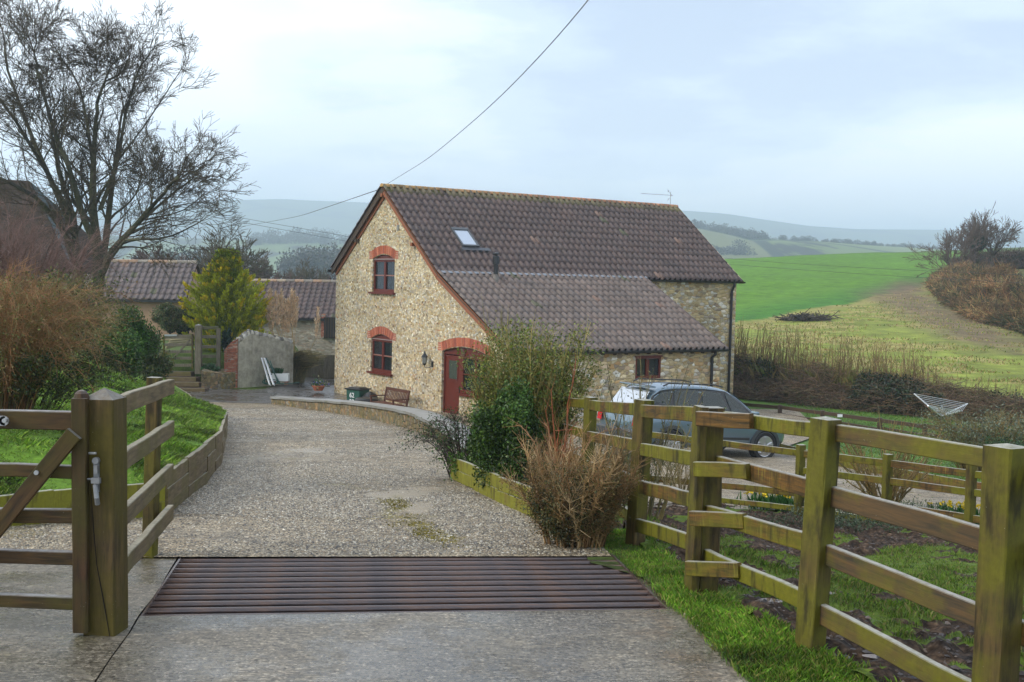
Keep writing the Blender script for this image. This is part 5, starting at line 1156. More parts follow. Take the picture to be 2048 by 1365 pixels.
for sg in (-1, 1):
    for nm, pts in (('side_window', [(-1.98, 1.15), (-1.42, 1.12), (-1.32, 1.58), (-1.58, 1.55), (-1.78, 1.42)]), ('side_window', [(-1.33, 1.12), (-.62, 1.11), (-.52, 1.62), (-1.22, 1.60)]), ('side_window', [(-.50, 1.11), (.30, 1.10), (.30, 1.12), (.16, 1.58), (-.40, 1.62)]), ('side_window', [(.40, 1.10), (1.08, 1.10), (.72, 1.37), (.42, 1.53), (.28, 1.57)])):
        sidepoly(nm, pts, M['carglass'], .012, sg=sg)
    sidepoly('window_trim', [(-2.02, 1.11), (-1.0, 1.08), (0, 1.07), (1.14, 1.06), (.74, 1.41), (.32, 1.62), (-.3, 1.655), (-1.2, 1.64), (-1.6, 1.585), (-1.83, 1.44)], M['black'], .006, th=.01, sg=sg)
    sidepoly('sill_cladding', [(-1.0, .31), (.98, .31), (.92, .56), (-.94, .56)], M['clad'], .018, th=.03, sg=sg)
    for dx in (-.56, .36):
        mb = MB(); mb.add([(dx-.004, sg*side(dx, .5, .004), .56), (dx+.004, sg*side(dx, .5, .004), .56), (dx+.004, sg*side(dx, 1.0, .004), 1.0), (dx-.004, sg*side(dx, 1.0, .004), 1.0)], [(0, 1, 2, 3)]); obj('door_seam', mb, M['black'], bo)
    for dx in (-.42, .52-.3): mb = MB(); mb.tube([(dx-.4, sg*(side(dx, .92)+.02), .93), (dx-.2, sg*(side(dx, .92)+.035), .93)], .014, 6); obj('door_handle', mb, M['paint'], bo)
    mb = MB(); mb.box((.92, sg*(.93+.13), 1.13), (.14, .22, .15)); obj('wing_mirror', mb, M['paint'], bo, bevel=.03)
    for wx in (-1.40, 1.42):
        mb = MB(); n = 18; V = []
        for i in range(n+1):
            a = math.pi*(i/n)*1.1-.16
            for r_, o_ in ((.37, .0), (.455, .0)): V.append((wx+r_*math.cos(a), sg*(.935+.02), .37+r_*math.sin(a)))
        V2 = [(v[0], v[1]-sg*.3, v[2]) for v in V]; m_ = len(V); mb.add(V+V2, [(2*i, 2*i+2, 2*i+3, 2*i+1) for i in range(n)]+[(2*i, 2*i+2, m_+2*i+2, m_+2*i) for i in range(n)]+[(2*i+1, 2*i+3, m_+2*i+3, m_+2*i+1) for i in range(n)]); obj('arch_trim', mb, M['clad'], bo)
        mb = MB(); mb.lathe([(.37, 0), (.37, .03)], (wx, sg*.938, .37), 22, 'Y'); obj('arch_liner', mb, plain('arch liner', (.004, .004, .004), .95), bo)
        wh = thing('wheel', None, None, (0, 0, 0)); wh.parent = car; wh.location = (wx, sg*.84, .36)
        mb = MB(); mb.lathe([(.22, -.10), (.33, -.12), (.36, -.09), (.365, 0), (.36, .09), (.33, .12), (.22, .10)], n=28, axis='Y'); obj('tyre', mb, M['rubber'], wh, smooth=False)
        mb = MB(); mb.lathe([(.235, -.11*1), (.25, -.115), (.25, .115), (.235, .11)], n=28, axis='Y')
        for q in range(5):
            a = q*2*math.pi/5+.3
            for da in (-.12, .12): mb.bar((.05*math.cos(a), sg*.118, .05*math.sin(a)), (.225*math.cos(a+da), sg*.118, .225*math.sin(a+da)), .03, .055, up=(0, 1, 0))
        mb.lathe([(.06, 0), (.055, sg*.135)] if sg > 0 else [(.055, sg*.135), (.06, 0)], n=12, axis='Y'); obj('rim', mb, M['alloy'], wh)
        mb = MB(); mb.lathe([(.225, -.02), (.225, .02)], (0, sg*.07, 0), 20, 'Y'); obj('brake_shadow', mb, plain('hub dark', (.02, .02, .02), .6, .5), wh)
    mb = MB(); mb.tube([(-1.5, sg*.60, 1.69), (-1.35, sg*.60, 1.755), (0, sg*.60, 1.765), (.25, sg*.60, 1.72)], .018, 6); obj('roof_rail', mb, M['black'], bo)
    mb = MB(); mb.add([(-2.245, sg*.86, .98), (-2.30, sg*.62, .98), (-2.32, sg*.62, .76), (-2.265, sg*.875, .76), (-2.05, sg*.935, .82), (-2.05, sg*.93, .95)], [(0, 1, 2, 3), (0, 3, 4, 5)]); obj('tail_light', mb, M['taillight'], bo)
    mb = MB(); mb.add([(2.19, sg*.82, .84), (2.27, sg*.52, .82), (2.30, sg*.52, .68), (2.22, sg*.83, .68), (1.98, sg*.915, .76), (1.98, sg*.91, .86)], [(0, 1, 2, 3), (0, 3, 4, 5)]); obj('headlight', mb, M['clearlens'], bo)
mb = MB(); mb.add([(-2.06, -.60, 1.17), (-2.06, .60, 1.17), (-1.79, .56, 1.56), (-1.79, -.56, 1.56)], [(0, 1, 2, 3)]); mb.v[-1][:, 0] -= .05; obj('rear_window', mb, M['skylight'], bo)
mb = MB(); mb.box((-1.80, 0, 1.655), (.26, 1.1, .035)); obj('spoiler', mb, M['paint'], bo, bevel=.01)
mb = MB(); mb.box((-2.31, 0, .52), (.12, 1.55, .28)); obj('rear_bumper', mb, M['clad'], bo, bevel=.04)
mb = MB(); mb.add([(1.16, -.72, 1.12), (1.16, .72, 1.12), (.52, .58, 1.60), (.52, -.58, 1.60)], [(0, 1, 2, 3)]); mb.v[-1][:, 0] += .06; obj('windscreen', mb, M['carglass'], bo)

# ================================================================ FARM BUILDINGS BEHIND
def roof_building(name, label, ridge0, ridge1, eave0, eave1, base_z, wallmat, courses, cols, gable=True, per=.32):
    """front slope given by four world points (ridge left/right, eave left/right)"""
    r0, r1, e0, e1 = [np.array(p, float) for p in (ridge0, ridge1, eave0, eave1)]
    b = thing(name, label, 'building', (e0[0], e0[1], base_z))
    al = e1-e0; Ln = np.linalg.norm(al); al /= Ln; upv = (r0-e0); upv -= al*(upv@al)*0; 
    # shear allowed: build with the eave direction and a straight up-slope
    us = r0+((r1-r0)/np.linalg.norm(r1-r0))*0-e0; us = us-al*(us@al); S = np.linalg.norm(us); us /= S
    o = tiles('roof', e0, al, us, Ln, S, courses, M['tile'], b, cols, per, .06); o.parent = b; o.location = -WL[b.name]
    back = np.array([-us[0]*0, 0, 0]); hz = us.copy(); hz[2] = 0; hz /= np.linalg.norm(hz); wdt = (us*S)@hz
    mb = MB(); A = e0+hz*.15-np.array([0, 0, .1]); B = e1+hz*.15-np.array([0, 0, .1]); C_ = e1+hz*(2*wdt-.15)-np.array([0, 0, .1]); D_ = e0+hz*(2*wdt-.15)-np.array([0, 0, .1]); apx0 = e0+us*S-np.array([0, 0, .15]); apx1 = e1+us*S-np.array([0, 0, .15])
    lo = lambda p: (p[0], p[1], base_z-1.5)
    mb.add([A, B, C_, D_, lo(A), lo(B), lo(C_), lo(D_), apx0+al*.12, apx1-al*.12], [(4, 5, 1, 0), (5, 6, 2, 1), (6, 7, 3, 2), (7, 4, 0, 3), (0, 3, 8), (1, 9, 2)])
    obj('wall', mb, wallmat, b, world=True, origin=WL[b.name])
    mb = MB(); V = [e0+hz*2*wdt, e1+hz*2*wdt, apx1+np.array([0, 0, .15]), apx0+np.array([0, 0, .15]), e0, e1]; mb.add(V, [(0, 3, 2, 1)]); V2 = [v-np.array([0, 0, .06]) for v in V]; mb.add(V2, [(4, 3, 2, 5)]); obj('roof_deck', mb, M['wood_dark'], b, world=True, origin=WL[b.name])
    mb = MB(); q0, q1 = e0+us*S, e1+us*S; nR_ = int(Ln/.5)
    for i in range(nR_):
        p = q0+(q1-q0)*(i+.02)/nR_; q = q0+(q1-q0)*(i+.98)/nR_; mb.tube([p, q], .12, 8, col=tuple(pick([(.30, .24, .17), (.34, .22, .14), (.25, .22, .18)], 1, .12)[0]))
    obj('ridge_tiles', mb, M['tile'], b, world=True, origin=WL[b.name])
    mb = MB(); mb.bar(e0-hz*.05-np.array([0, 0, .08]), e1-hz*.05-np.array([0, 0, .08]), .12, .12); obj('gutter', mb, M['black'], b, world=True, origin=WL[b.name])
    return b
TC3 = [(0.1403, 0.112, 0.1079), (0.1232, 0.1, 0.0973), (0.1573, 0.124, 0.1155), (0.1105, 0.092, 0.0912)]
d1 = 60
bar1 = roof_building('farm_outbuilding', 'small stone outbuilding with grey-mauve tiled roof behind the big bare tree', at(196, 523, d1+2.2), at(347, 521, d1+2.2), at(168, 597, d1), at(372, 600, d1), -2.0, plain('buff brick', (.34, .22, .13), .8, var=.3, sc=3), 7, TC3)
d2 = 66
bar2 = roof_building('long_barn', 'long low stone barn with mauve-brown tiled roof behind the conifer', at(352, 560, d2+3), at(720, 563, d2+3), at(345, 633, d2), at(720, 638, d2), -3.2, M['stone_barn'], 9, TC)
mb = MB(); c = at(662, 656, d2-.02); mb.box(c+np.array([0, -.02, 0]), (.75, .12, 1.15)); o = obj('window', mb, M['black'], bar2, world=True, origin=c)
for k in range(5): mb = MB(); mb.box(c+np.array([-.28+.14*k, -.10, 0]), (.045, .04, 1.1)); obj('bar', mb, M['wood_dark'], o, world=True, origin=c)
mb = MB(); mb.box(at(646, 652, d2-.05)+np.array([0, .1, 0]), (.22, .14, 1.3)); obj('brick_jamb', mb, M['brick_rough'], bar2, world=True, origin=c)
mb = MB(); mb.box(at(700, 648, d2-.05), (1.2, .14, 1.6)); obj('door', mb, M['wood_dark'], bar2, world=True, origin=c)
d3 = 72
big = thing('old_tall_barn', 'tall dark-roofed old barn half hidden behind the bare tree', 'building', at(80, 600, d3))
rl, rr = at(-160, 350, d3+3), at(58, 362, d3+3); el, er = at(-200, 560, d3-2), at(150, 548, d3-2); rr2 = at(62, 362, d3+3)
mb = MB(); mb.add([rl, rr, er, el], [(0, 3, 2, 1)]); mb.add([rr, er, er+np.array([0.5, 9, 0]), ], [(0, 1, 2)])
obj('roof', mb, plain('dark mossy roofing', (.045, .032, .024), .95, 0, .08, var=.5, sc=1.5, bump=.5), big, world=True, origin=WL[big.name])
hipp = [at(62, 364, d3+3), at(120, 420, d3+3.5), at(182, 500, d3+4), at(150, 548, d3-2)]
mb = MB(); mb.add([hipp[0], hipp[1], hipp[2], hipp[3]], [(0, 3, 2, 1)]); obj('hipped_end', mb, plain('grey slate hip', (.06, .085, .09), .7, 0, .2, var=.4, sc=2), big, world=True, origin=WL[big.name])
mb = MB(); a, b = at(-200, 560, d3-1.8), at(148, 548, d3-1.8); mb.add([a, b, b+np.array([0, 0, -5]), a+np.array([0, 0, -5]), b+np.array([1.5, 5, 0]), b+np.array([1.5, 5, -5])], [(0, 3, 2, 1), (1, 2, 5, 4)]); obj('wall', mb, M['stone_barn'], big, world=True, origin=WL[big.name])

# ---- rendered wall with brick end and stone coping
rw = thing('rendered_garden_wall', 'grey cement-rendered wall with rough stone coping beside the yard', 'wall', at(470, 770, 47.5))
def zat(px, py, y): return at(px, py, y)[2]
wb = at(476, 772, 47.2); we = at(586, 764, 49.3); nrm_ = np.array([we[1]-wb[1], -(we[0]-wb[0]), 0]); nrm_ /= np.linalg.norm(nrm_)
n = 30; V = []; tops = []
for i in range(n+1):
    f = i/n; px_ = 476+110*f; y_ = 47.2+2.1*f; tp = np.interp(px_, [476, 500, 540, 562, 586], [688, 668, 676, 682, 688])+1.5*vn(i*.9, 2); b = wb+(we-wb)*f; b[2] -= .3; t_ = at(px_, tp, y_); t_[0], t_[1] = b[0], b[1]; tops.append(t_.copy()); V += [b, t_, t_-nrm_*.35, b-nrm_*.35]
F = [(i*4, i*4+4, i*4+5, i*4+1) for i in range(n)]+[(i*4+1, i*4+5, i*4+6, i*4+2) for i in range(n)]+[(i*4+3, i*4+2, i*4+6, i*4+7) for i in range(n)]+[(n*4, n*4+3, n*4+2, n*4+1), (0, 1, 2, 3)]
mb = MB(); mb.add(V, F); obj('rendered_face', mb, M['render'], rw, world=True, origin=WL[rw.name])
mb = MB()
for i in range(0, n):
    for q in range(2):
        p = tops[i]*(1-q*.5)+tops[i+1]*(q*.5)-nrm_*(.1+.15*rng.random()); s_ = .07+.07*rng.random(); mb.lathe([(s_*.9, -.05), (s_*1.1, .03), (s_*.7, .10+.06*rng.random()), (.01, .13+.06*rng.random())], p, 6, col=tuple(pick([(.22, .20, .17), (.35, .32, .26), (.13, .12, .10), (.42, .40, .36)], 1)[0]))
obj('coping_stones', mb, M['twig'], rw, world=True, origin=WL[rw.name])
mb = MB(); a, b = at(448, 752, 47.0), at(475, 754, 47.15); V = []
for (p, tp) in ((a, zat(450, 700, 47)), (a*.5+b*.5, zat(462, 685, 47)), (b, zat(475, 678, 47.1))): V += [p-np.array([0, 0, .8]), np.array([p[0], p[1], tp]), np.array([p[0], p[1]+.4, tp]), p+np.array([0, .4, -.8])]
mb.add(V, [(0, 4, 5, 1), (4, 8, 9, 5), (1, 5, 6, 2), (5, 9, 10, 6), (0, 1, 2, 3)]); obj('brick_end', mb, M['brick_rough'], rw, world=True, origin=WL[rw.name])
sw_ = thing('stone_retaining_wall', 'small rubble stone retaining wall beside the timber steps', 'wall', at(440, 780, 46))
mb = MB(); P_ = [(402, 742, 782, 45.6), (425, 746, 781, 45.9), (447, 748, 778, 46.4), (470, 745, 774, 47.0)]; V = []
for (px_, t_, b_, y_) in P_: b0 = at(px_, b_, y_)-np.array([0, 0, .3]); z_ = at(px_, t_, y_)[2]; V += [b0, (b0[0], b0[1], z_), (b0[0]-.2, b0[1]+1.6, z_+.05), (b0[0]-.2, b0[1]+1.6, z_-1)]
mb.add(V, [(i*4+k, i*4+4+k, i*4+5+k, i*4+1+k) for i in range(3) for k in range(2)]+[(0, 1, 2, 3), (12, 15, 14, 13)]); obj('stonework', mb, M['stone_low'], sw_, world=True, origin=WL[sw_.name])
# steps
stp = thing('garden_steps', 'timber-edged garden steps rising from the yard to the small gate', 'steps', at(385, 782, 45))
for i, (x0, x1, py, y_) in enumerate(((352, 410, 778, 44.9), (340, 398, 766, 45.4), (333, 392, 756, 45.9), (326, 382, 745, 46.5))):
    a, b = at(x0, py, y_), at(x1, py, y_); board('riser', a-np.array([0, 0, .06]), b-np.array([0, 0, .06]), .17, .08, M['wood_pale'], stp)
    mb = MB(); mb.box(((a[0]+b[0])/2, y_+.35, (a[2]+b[2])/2-.1), (b[0]-a[0], .62, .2)); obj('tread', mb, plain('damp earth tread', (.085, .055, .035), .7, var=.4), stp, world=True, origin=(a+b)/2)
# pedestrian gate + fence panel
pg = thing('garden_gate', 'small weathered wooden garden gate at the top of the steps', 'gate', at(355, 745, 46.5))
y_ = 46.6
post('post', at(313, 752, y_), at(313, 669, y_), .22, M['wood_dark'], pg); 
for py_ in (674, 690, 704, 717, 731): board('rail', at(327, py_, y_), at(386, py_, y_), .11 if py_ > 675 else .15, .05, M['wood_grey'], pg)
board('rail', at(329, 671, y_-.03), at(354, 671, y_-.03), .07, .03, M['galv'], pg)
board('stile', at(328, 738, y_), at(328, 670, y_), .09, .06, M['wood_post'], pg, up=(0, 1, 0)); board('stile', at(385, 738, y_), at(385, 668, y_), .09, .06, M['wood_post'], pg, up=(0, 1, 0)); board('brace', at(330, 736, y_-.05), at(380, 680, y_-.05), .07, .03, M['wood_grey'], pg)
gf = thing('slatted_fence_panel', 'weathered post and rail panel between the small gate and brick wall end', 'fence', at(420, 745, 46.8))
post('post', at(397, 748, 46.6), at(397, 651, 46.6), .24, M['wood_grey'], gf, cap=.05); post('post', at(437, 742, 47), at(437, 658, 47), .14, M['wood_grey'], gf)
for py_ in (656, 674, 694, 713, 731): board('rail', at(400, py_, 46.7), at(437, py_, 47), .12, .05, M['wood_grey'], gf)
lfn = thing('bank_rail', 'single low weathered rail running into the laurel bush', 'rail', at(230, 700, 40)); board('plank', at(190, 690, 41), at(310, 712, 43), .14, .05, M['wood_grey'], lfn)
# board fence right of pampas
bf = thing('close_board_fence', 'green-stained upright board fence in front of the long barn', 'fence', at(630, 758, 53))
for i in range(19):
    x_ = 578+i*6.3; a = at(x_, 762, 53); b = at(x_, 711-.02*i, 53); w_ = 6.3/F_*53; mb = MB(); mb.box((a[0]+w_/2, 53+.012*(i % 2), (a[2]+b[2])/2), (w_*.97, .03, b[2]-a[2]+.02*rng.random())); obj('board', mb, M['wood_grey'], bf, world=True, origin=(a[0], 53, a[2]))
# trough planter
tp = thing('white_trough', 'white glazed trough planted with green shoots against the rendered wall', 'planter', at(563, 762, 48.2))
mb = MB(); a, b = at(544, 747, 48.3), at(579, 747, 48.3); cz = at(560, 754, 48.3)[2]; w_ = b[0]-a[0]; c = np.array([(a[0]+b[0])/2, 48.2, cz])
mb.box(c+[0, -.16, 0], (w_, .05, .3)); mb.box(c+[0, .16, 0], (w_, .05, .3)); mb.box(c+[-w_/2+.025, 0, 0], (.05, .27, .3)); mb.box(c+[w_/2-.025, 0, 0], (.05, .27, .3)); mb.box(c+[0, 0, -.1], (w_-.1, .27, .06)); obj('trough', mb, M['ceramic'], tp, world=True, origin=c)
for dx in (-.25, .25): mb = MB(); mb.box(c+[dx, 0, -.22], (.12, .25, .18)); obj('foot', mb, M['brick_rough'], tp, world=True, origin=c)
n = 500; P = c+np.stack([rng.uniform(-w_/2+.05, w_/2-.3, n), rng.uniform(-.12, .12, n), .1+0*rng.random(n)], 1); D = rng.normal(size=(n, 3))*.25; D[:, 2] = 1; leaves('shoots', P, .18+.12*rng.random(n), pick([(.02, .07, .03), (.03, .10, .03)], n), M['leaf'], tp, c, D=D, asp=.12)
# white boards leaning + folded green chair
wbz = thing('leaning_white_boards', 'pair of white plastic boards leaning against the rendered wall', 'boards', at(538, 770, 47.6))
for dx in (0, 6): a, b = at(540+dx*1.3, 771, 47.3), at(524+dx*.9, 717, 48.0); board('board', a, b, .13, .03, M['white'], wbz, up=(0, 1, .2))
gc = thing('folded_green_chair', 'folded dark green tubular garden chair behind the white boards', 'chair', at(545, 768, 47.9))
for (x0, y0_, x1, y1_) in ((560, 768, 532, 716), (528, 768, 536, 720), (556, 766, 540, 722), (530, 750, 552, 748), (533, 735, 546, 735)): mb = MB(); mb.tube([at(x0, y0_, 47.9), at(x1, y1_, 48.1)], .022, 6); obj('tube', mb, M['green_plastic'], gc, world=True, origin=at(545, 768, 47.9))
mb = MB(); pts = [at(540+14*math.cos(a)*(1+a*.02), 764+5*math.sin(a), 47.6) for a in np.linspace(0, 9, 30)]+[at(575, 768, 47.5), at(600, 765, 47.6)]; mb.tube(pts, .018, 5); tag(obj('garden_hose', mb, M['green_plastic'], origin=pts[0]), 'thin garden hose coiled on the wet yard below the trough', 'hose')
# daffodil clumps
def daff(px, py, y, w_, n, label):
    c = at(px, py, y); c[2] = float(G(c[0], c[1])); P = c+np.stack([rng.normal(0, w_, n), rng.normal(0, w_*.6, n), 0*rng.random(n)], 1); D = rng.normal(size=(n, 3))*.3; D[:, 2] = 1
    r_ = thing('daffodils', label, 'flowers', c); o = leaves('foliage', P, .22+.1*rng.random(n), pick([(.03, .11, .02), (.05, .15, .03)], n), M['leaf'], r_, c, D=D, asp=.1)
    m_ = n//6; Q = P[:m_]+D[:m_]*.26; Q = np.repeat(Q, 5, 0); leaves('blooms', Q, .04, np.tile([[.75, .55, .01]], (len(Q), 1)), M['leaf'], r_, c, asp=.8)
daff(1525, 1012, 16.4, .14, 130, 'bright yellow daffodil clump behind the low mossy rails'); daff(1572, 1010, 16.2, .1, 90, 'sparser daffodils just left of the tall fence post'); daff(1590, 1022, 15.8, .07, 60, 'few small daffodils beside the first low post')
daff(1925, 1050, 14.4, .12, 90, 'yellow daffodil clump by the lowest rail next to the near right post'); daff(1895, 1040, 14.8, .07, 70, 'small daffodil group left of the bigger clump at right')
# rotary dryer
rdz = at(1882, 833, 38); rd = thing('rotary_clothes_dryer', 'grey rotary clothes dryer leaning over on the far lawn', 'clothes dryer', (rdz[0], 38, float(G(rdz[0], 38))))
b0 = at(1880, 872, 38); mb = MB(); mb.tube([b0-np.array([0, 0, .4]), rdz], .04, 8); obj('pole', mb, M['black'], rd, world=True, origin=rdz)
tips = [at(1828, 788, 37.6), at(1933, 808, 37.2), at(1905, 822, 36.9)*.0+at(1928, 822, 36.6), at(1850, 806, 39.0)]; tips = [at(1828, 788, 38.6), at(1935, 808, 38.9), at(1924, 822, 37.2), at(1856, 812, 36.9)]
for t_ in tips: mb = MB(); mb.tube([rdz, t_], .022, 6); obj('arm', mb, M['alu'], rd, world=True, origin=rdz)
mb = MB(); mb.tube([rdz, rdz+np.array([.02, 0, .35])], .03, 8); obj('hub', mb, M['galv'], rd, world=True, origin=rdz)
mb = MB()
for f in np.linspace(.3, 1, 8):
    q = [rdz+(t_-rdz)*f for t_ in tips]
    for i in range(4): mb.tube([q[i], q[(i+1) % 4]], .008, 3, cap=False)
obj('line', mb, M['alu'], rd, world=True, origin=rdz)

# ================================================================ OVERHEAD WIRES
def wire(pts, r_, label):
    P = np.array([at(*p) for p in pts]); d = np.r_[0, np.cumsum(np.linalg.norm(np.diff(P, axis=0), axis=1))]; t = np.linspace(0, d[-1], 40); Q = np.stack([np.interp(t, d, P[:, k]) for k in range(3)], 1)
    for _ in range(12): Q[1:-1] = (Q[:-2]+Q[1:-1]*2+Q[2:])/4
    mb = MB(); mb.tube(list(Q), r_, 5); tag(obj('overhead_cable', mb, M['wire'], origin=Q[0]), label, 'cable')
wire([(1262, -110, 13), (1185, 0, 15), (1030, 167, 20), (960, 232, 24), (860, 316, 31), (775, 368, 43.9)], .007, 'overhead cable climbing from the house gable peak towards the upper right')
wire([(762, 378, 44.2), (700, 399, 60), (600, 433, 90), (475, 455, 140)], .016, 'overhead cable dropping from the gable peak behind the house to the left')
wire([(700, 474, 150), (560, 450, 140), (430, 427, 130), (380, 418, 125)], .022, 'upper of two distant wires crossing behind the gable'); wire([(700, 484, 150), (560, 459, 140), (420, 433, 130), (370, 420, 125)], .022, 'lower of two distant wires crossing behind the gable')
wire([(1440, 516, 100), (1560, 526, 95), (1760, 538, 88), (2080, 552, 78)], .012, 'upper thin wire crossing the green field right of the house'); wire([(1440, 528, 100), (1560, 537, 95), (1760, 551, 88), (2080, 568, 78)], .012, 'lower thin wire crossing the green field right of the house')

# ================================================================ TREES AND SHRUBS
BK = [(.055, .045, .03), (.07, .06, .04), (.045, .04, .03), (.08, .075, .045)]
# --- the big bare tree at left (two stems)
c0 = at(190, 640, 46); c0[2] = 0.0 if c0[2] > 0 else c0[2]
c0 = at(188, 655, 46); bt = thing('bare_tree', 'large leafless tree with spreading branches left of the house', 'tree', c0)
S = []
rng = np.random.default_rng(21)
def path(pts, radii):
    for i in range(len(pts)-1): S.append((np.array(pts[i]), np.array(pts[i+1]), radii[i], radii[i+1], 9))
kw = dict(spread=.50, droop=.0, taper=.62, nch=(2, 4), wig=.14, upb=.03, lf=.73)
def limb(pp_, r0, r1, depth, ln, kids=True):
    P = [at(*p) for p in pp_]; P = resample(P, max(4, len(P)*2)); n = len(P); rad = np.linspace(r0*.92, r1*.8, n); path(P, rad)
    d = P[-1]-P[-2]; grow(P[-1], d, ln, r1*.9, depth, S, **kw)
    if kids:
        for i in range(2, n-1):
            for _ in range(1 if rng.random() < .4 else 2):
                t = P[i+1]-P[i]; t /= np.linalg.norm(t); a = rng.normal(size=3); a -= t*(a@t); a /= np.linalg.norm(a); d = t*.75+a*.65; d[2] += .12; grow(P[i], d, ln*(.7+.5*rng.random()), rad[i]*.42, depth-1 if rad[i] > .06 else depth, S, **kw)
limb([(188, 660, 46), (192, 600, 46), (200, 545, 46)], .30, .26, 0, .5, False)
limb([(196, 560, 46), (196, 500, 46), (186, 430, 46), (186, 330, 46), (192, 240, 46)], .24, .09, 4, 1.5)
limb([(200, 548, 46), (212, 480, 46.3), (218, 420, 47), (230, 330, 48), (240, 250, 48.5)], .17, .06, 4, 1.4)
limb([(205, 545, 46), (225, 500, 45.6), (265, 458, 45), (305, 412, 44.5), (330, 385, 44)], .15, .07, 4, 1.3)
limb([(208, 540, 46), (240, 480, 46.6), (285, 440, 47), (325, 405, 47.5), (355, 380, 48)], .10, .05, 4, 1.2)
limb([(212, 530, 46), (250, 480, 44.6), (330, 478, 44), (370, 460, 43.5)], .07, .035, 3, 1.1)
limb([(195, 500, 46), (168, 440, 45.5), (140, 340, 45), (108, 265, 44.8), (88, 190, 44.5)], .15, .07, 4, 1.5)
limb([(200, 420, 46), (235, 330, 46.5), (250, 230, 47), (270, 160, 47)], .10, .05, 4, 1.3)
limb([(163, 620, 46.5), (160, 560, 46.5), (152, 500, 46.5), (148, 440, 46.5), (120, 350, 46.5)], .20, .11, 4, 1.5)
limb([(152, 500, 46.5), (110, 440, 46), (80, 400, 45.6), (30, 370, 45), (-30, 345, 45)], .12, .06, 4, 1.3)
limb([(150, 470, 46.5), (115, 390, 47), (70, 290, 47.5), (36, 200, 48), (15, 140, 48)], .13, .06, 4, 1.5)
limb([(148, 440, 46.5), (85, 330, 45.5), (30, 240, 45), (-30, 160, 44.5)], .10, .05, 4, 1.4)
limb([(186, 330, 46), (170, 220, 46), (155, 160, 46), (125, 120, 46)], .08, .04, 4, 1.2)
limb([(305, 412, 44.5), (340, 370, 44), (365, 355, 44)], .05, .03, 3, 1.1); limb([(230, 330, 48), (290, 250, 48), (330, 190, 48)], .05, .03, 3, 1.2); limb([(290, 440, 47), (360, 425, 46), (390, 405, 46)], .045, .025, 3, 1.0)
print('tree segs', len(S))
P0 = np.array([s[0] for s in S]); P1 = np.array([s[1] for s in S]); R0 = np.maximum([s[2] for s in S], .008); R1 = np.maximum([s[3] for s in S], .0065); C = pick(BK, len(S), .2); C[R0 < .03] = C[R0 < .03]*np.array([1.1, .95, .85]); bg_ = R0 > .045
mossy = (R0 > .08); C[mossy] = C[mossy]*.7+np.array([.06, .07, .02])*.3
segs('trunk', P0[bg_], P1[bg_], R0[bg_], R1[bg_], C[bg_], M['bark'], bt, c0, 8); segs('crown', P0[~bg_], P1[~bg_], R0[~bg_], R1[~bg_], C[~bg_], M['bark'], bt, c0, 3)
# a squirrel's or crow's nest
mbp = at(70, 132, 45); n = 160; P = mbp+rng.normal(size=(n, 3))*[.14, .14, .05]; D = rng.normal(size=(n, 3))*[1, 1, .25]; segs('birds_nest', P, P+D*.12, np.full(n, .008), np.full(n, .006), pick(BK, n), M['twig'], None, mbp); tag(bpy.data.objects['birds_nest'], 'dark twig nest high in the bare tree', 'nest')

# --- rounder bare trees down in the valley
def round_tree(name, label, px, pyb, y, h, wdt, cols, depth=5, seed=1, minr=.03, group=None, cat='tree', nch=(2, 3)):
    global rng
    rng = np.random.default_rng(seed); c = at(px, pyb, y); r_ = thing(name, label, cat, c, group=group); S_ = []
    grow(c, (.05, 0, 1), h*.22, h*.035, 0, S_, wig=.05)
    top = S_[-1][1]
    for k in range(7): a = k*.9+rng.random()*.5; sp = .25+.75*(k % 3)/2; grow(top-np.array([0, 0, h*.06*rng.random()]), (math.sin(sp)*math.cos(a)*wdt, math.sin(sp)*math.sin(a)*wdt, math.cos(sp)), h*.24, h*.018, depth, S_, spread=.42, taper=.65, nch=nch, wig=.1, upb=.05, lf=.76)
    P0 = np.array([s[0] for s in S_]); P1 = np.array([s[1] for s in S_]); R0 = np.array([s[2] for s in S_]); R1 = np.array([s[3] for s in S_]); C = pick(cols, len(S_), .15); b_ = R0 > h*.016
    segs('trunk', P0[b_], P1[b_], R0[b_], R1[b_], C[b_], M['bark'], r_, c, 6); segs('crown', P0[~b_], P1[~b_], np.maximum(R0[~b_], minr), np.maximum(R1[~b_], minr*.8), C[~b_], M['bark'], r_, c, 3)
    return r_
VT = 'bare trees beyond the farm roofs'
BR2 = [(.10, .085, .055), (.12, .10, .065), (.085, .075, .05)]; BR3 = [(.10, .065, .055), (.12, .08, .065)]
round_tree('bare_tree', 'broad rounded bare tree above the conifer top', 445, 640, 95, 8.5, 1.2, BR2, 4, 5, .028, VT)
round_tree('bare_tree', 'brownish bare tree directly right of the twin conifer tips', 515, 625, 105, 5.6, 1.0, BR3, 4, 6, .035, VT)
round_tree('bare_tree', 'grey rounded oak just left of the house gable', 610, 640, 120, 6.6, 1.2, BR2, 4, 7, .035, VT)
round_tree('bare_tree', 'low purple-brown tree between the conifer and the oak', 560, 630, 112, 4.8, 1.2, BR3, 4, 8, .035, VT)
round_tree('bare_tree', 'dim brown tree behind the outbuilding roof end', 355, 630, 100, 5.6, 1.1, BR3, 4, 9, .035, VT)
round_tree('bare_tree', 'small bare tree at the edge of the stone gable', 655, 625, 125, 5.0, 1.1, BR3, 4, 10, .035, VT)
round_tree('bare_tree', 'low bare tree under the drooping right branches of the big tree', 300, 620, 90, 5.2, 1.1, BR3, 4, 12, .03, VT)
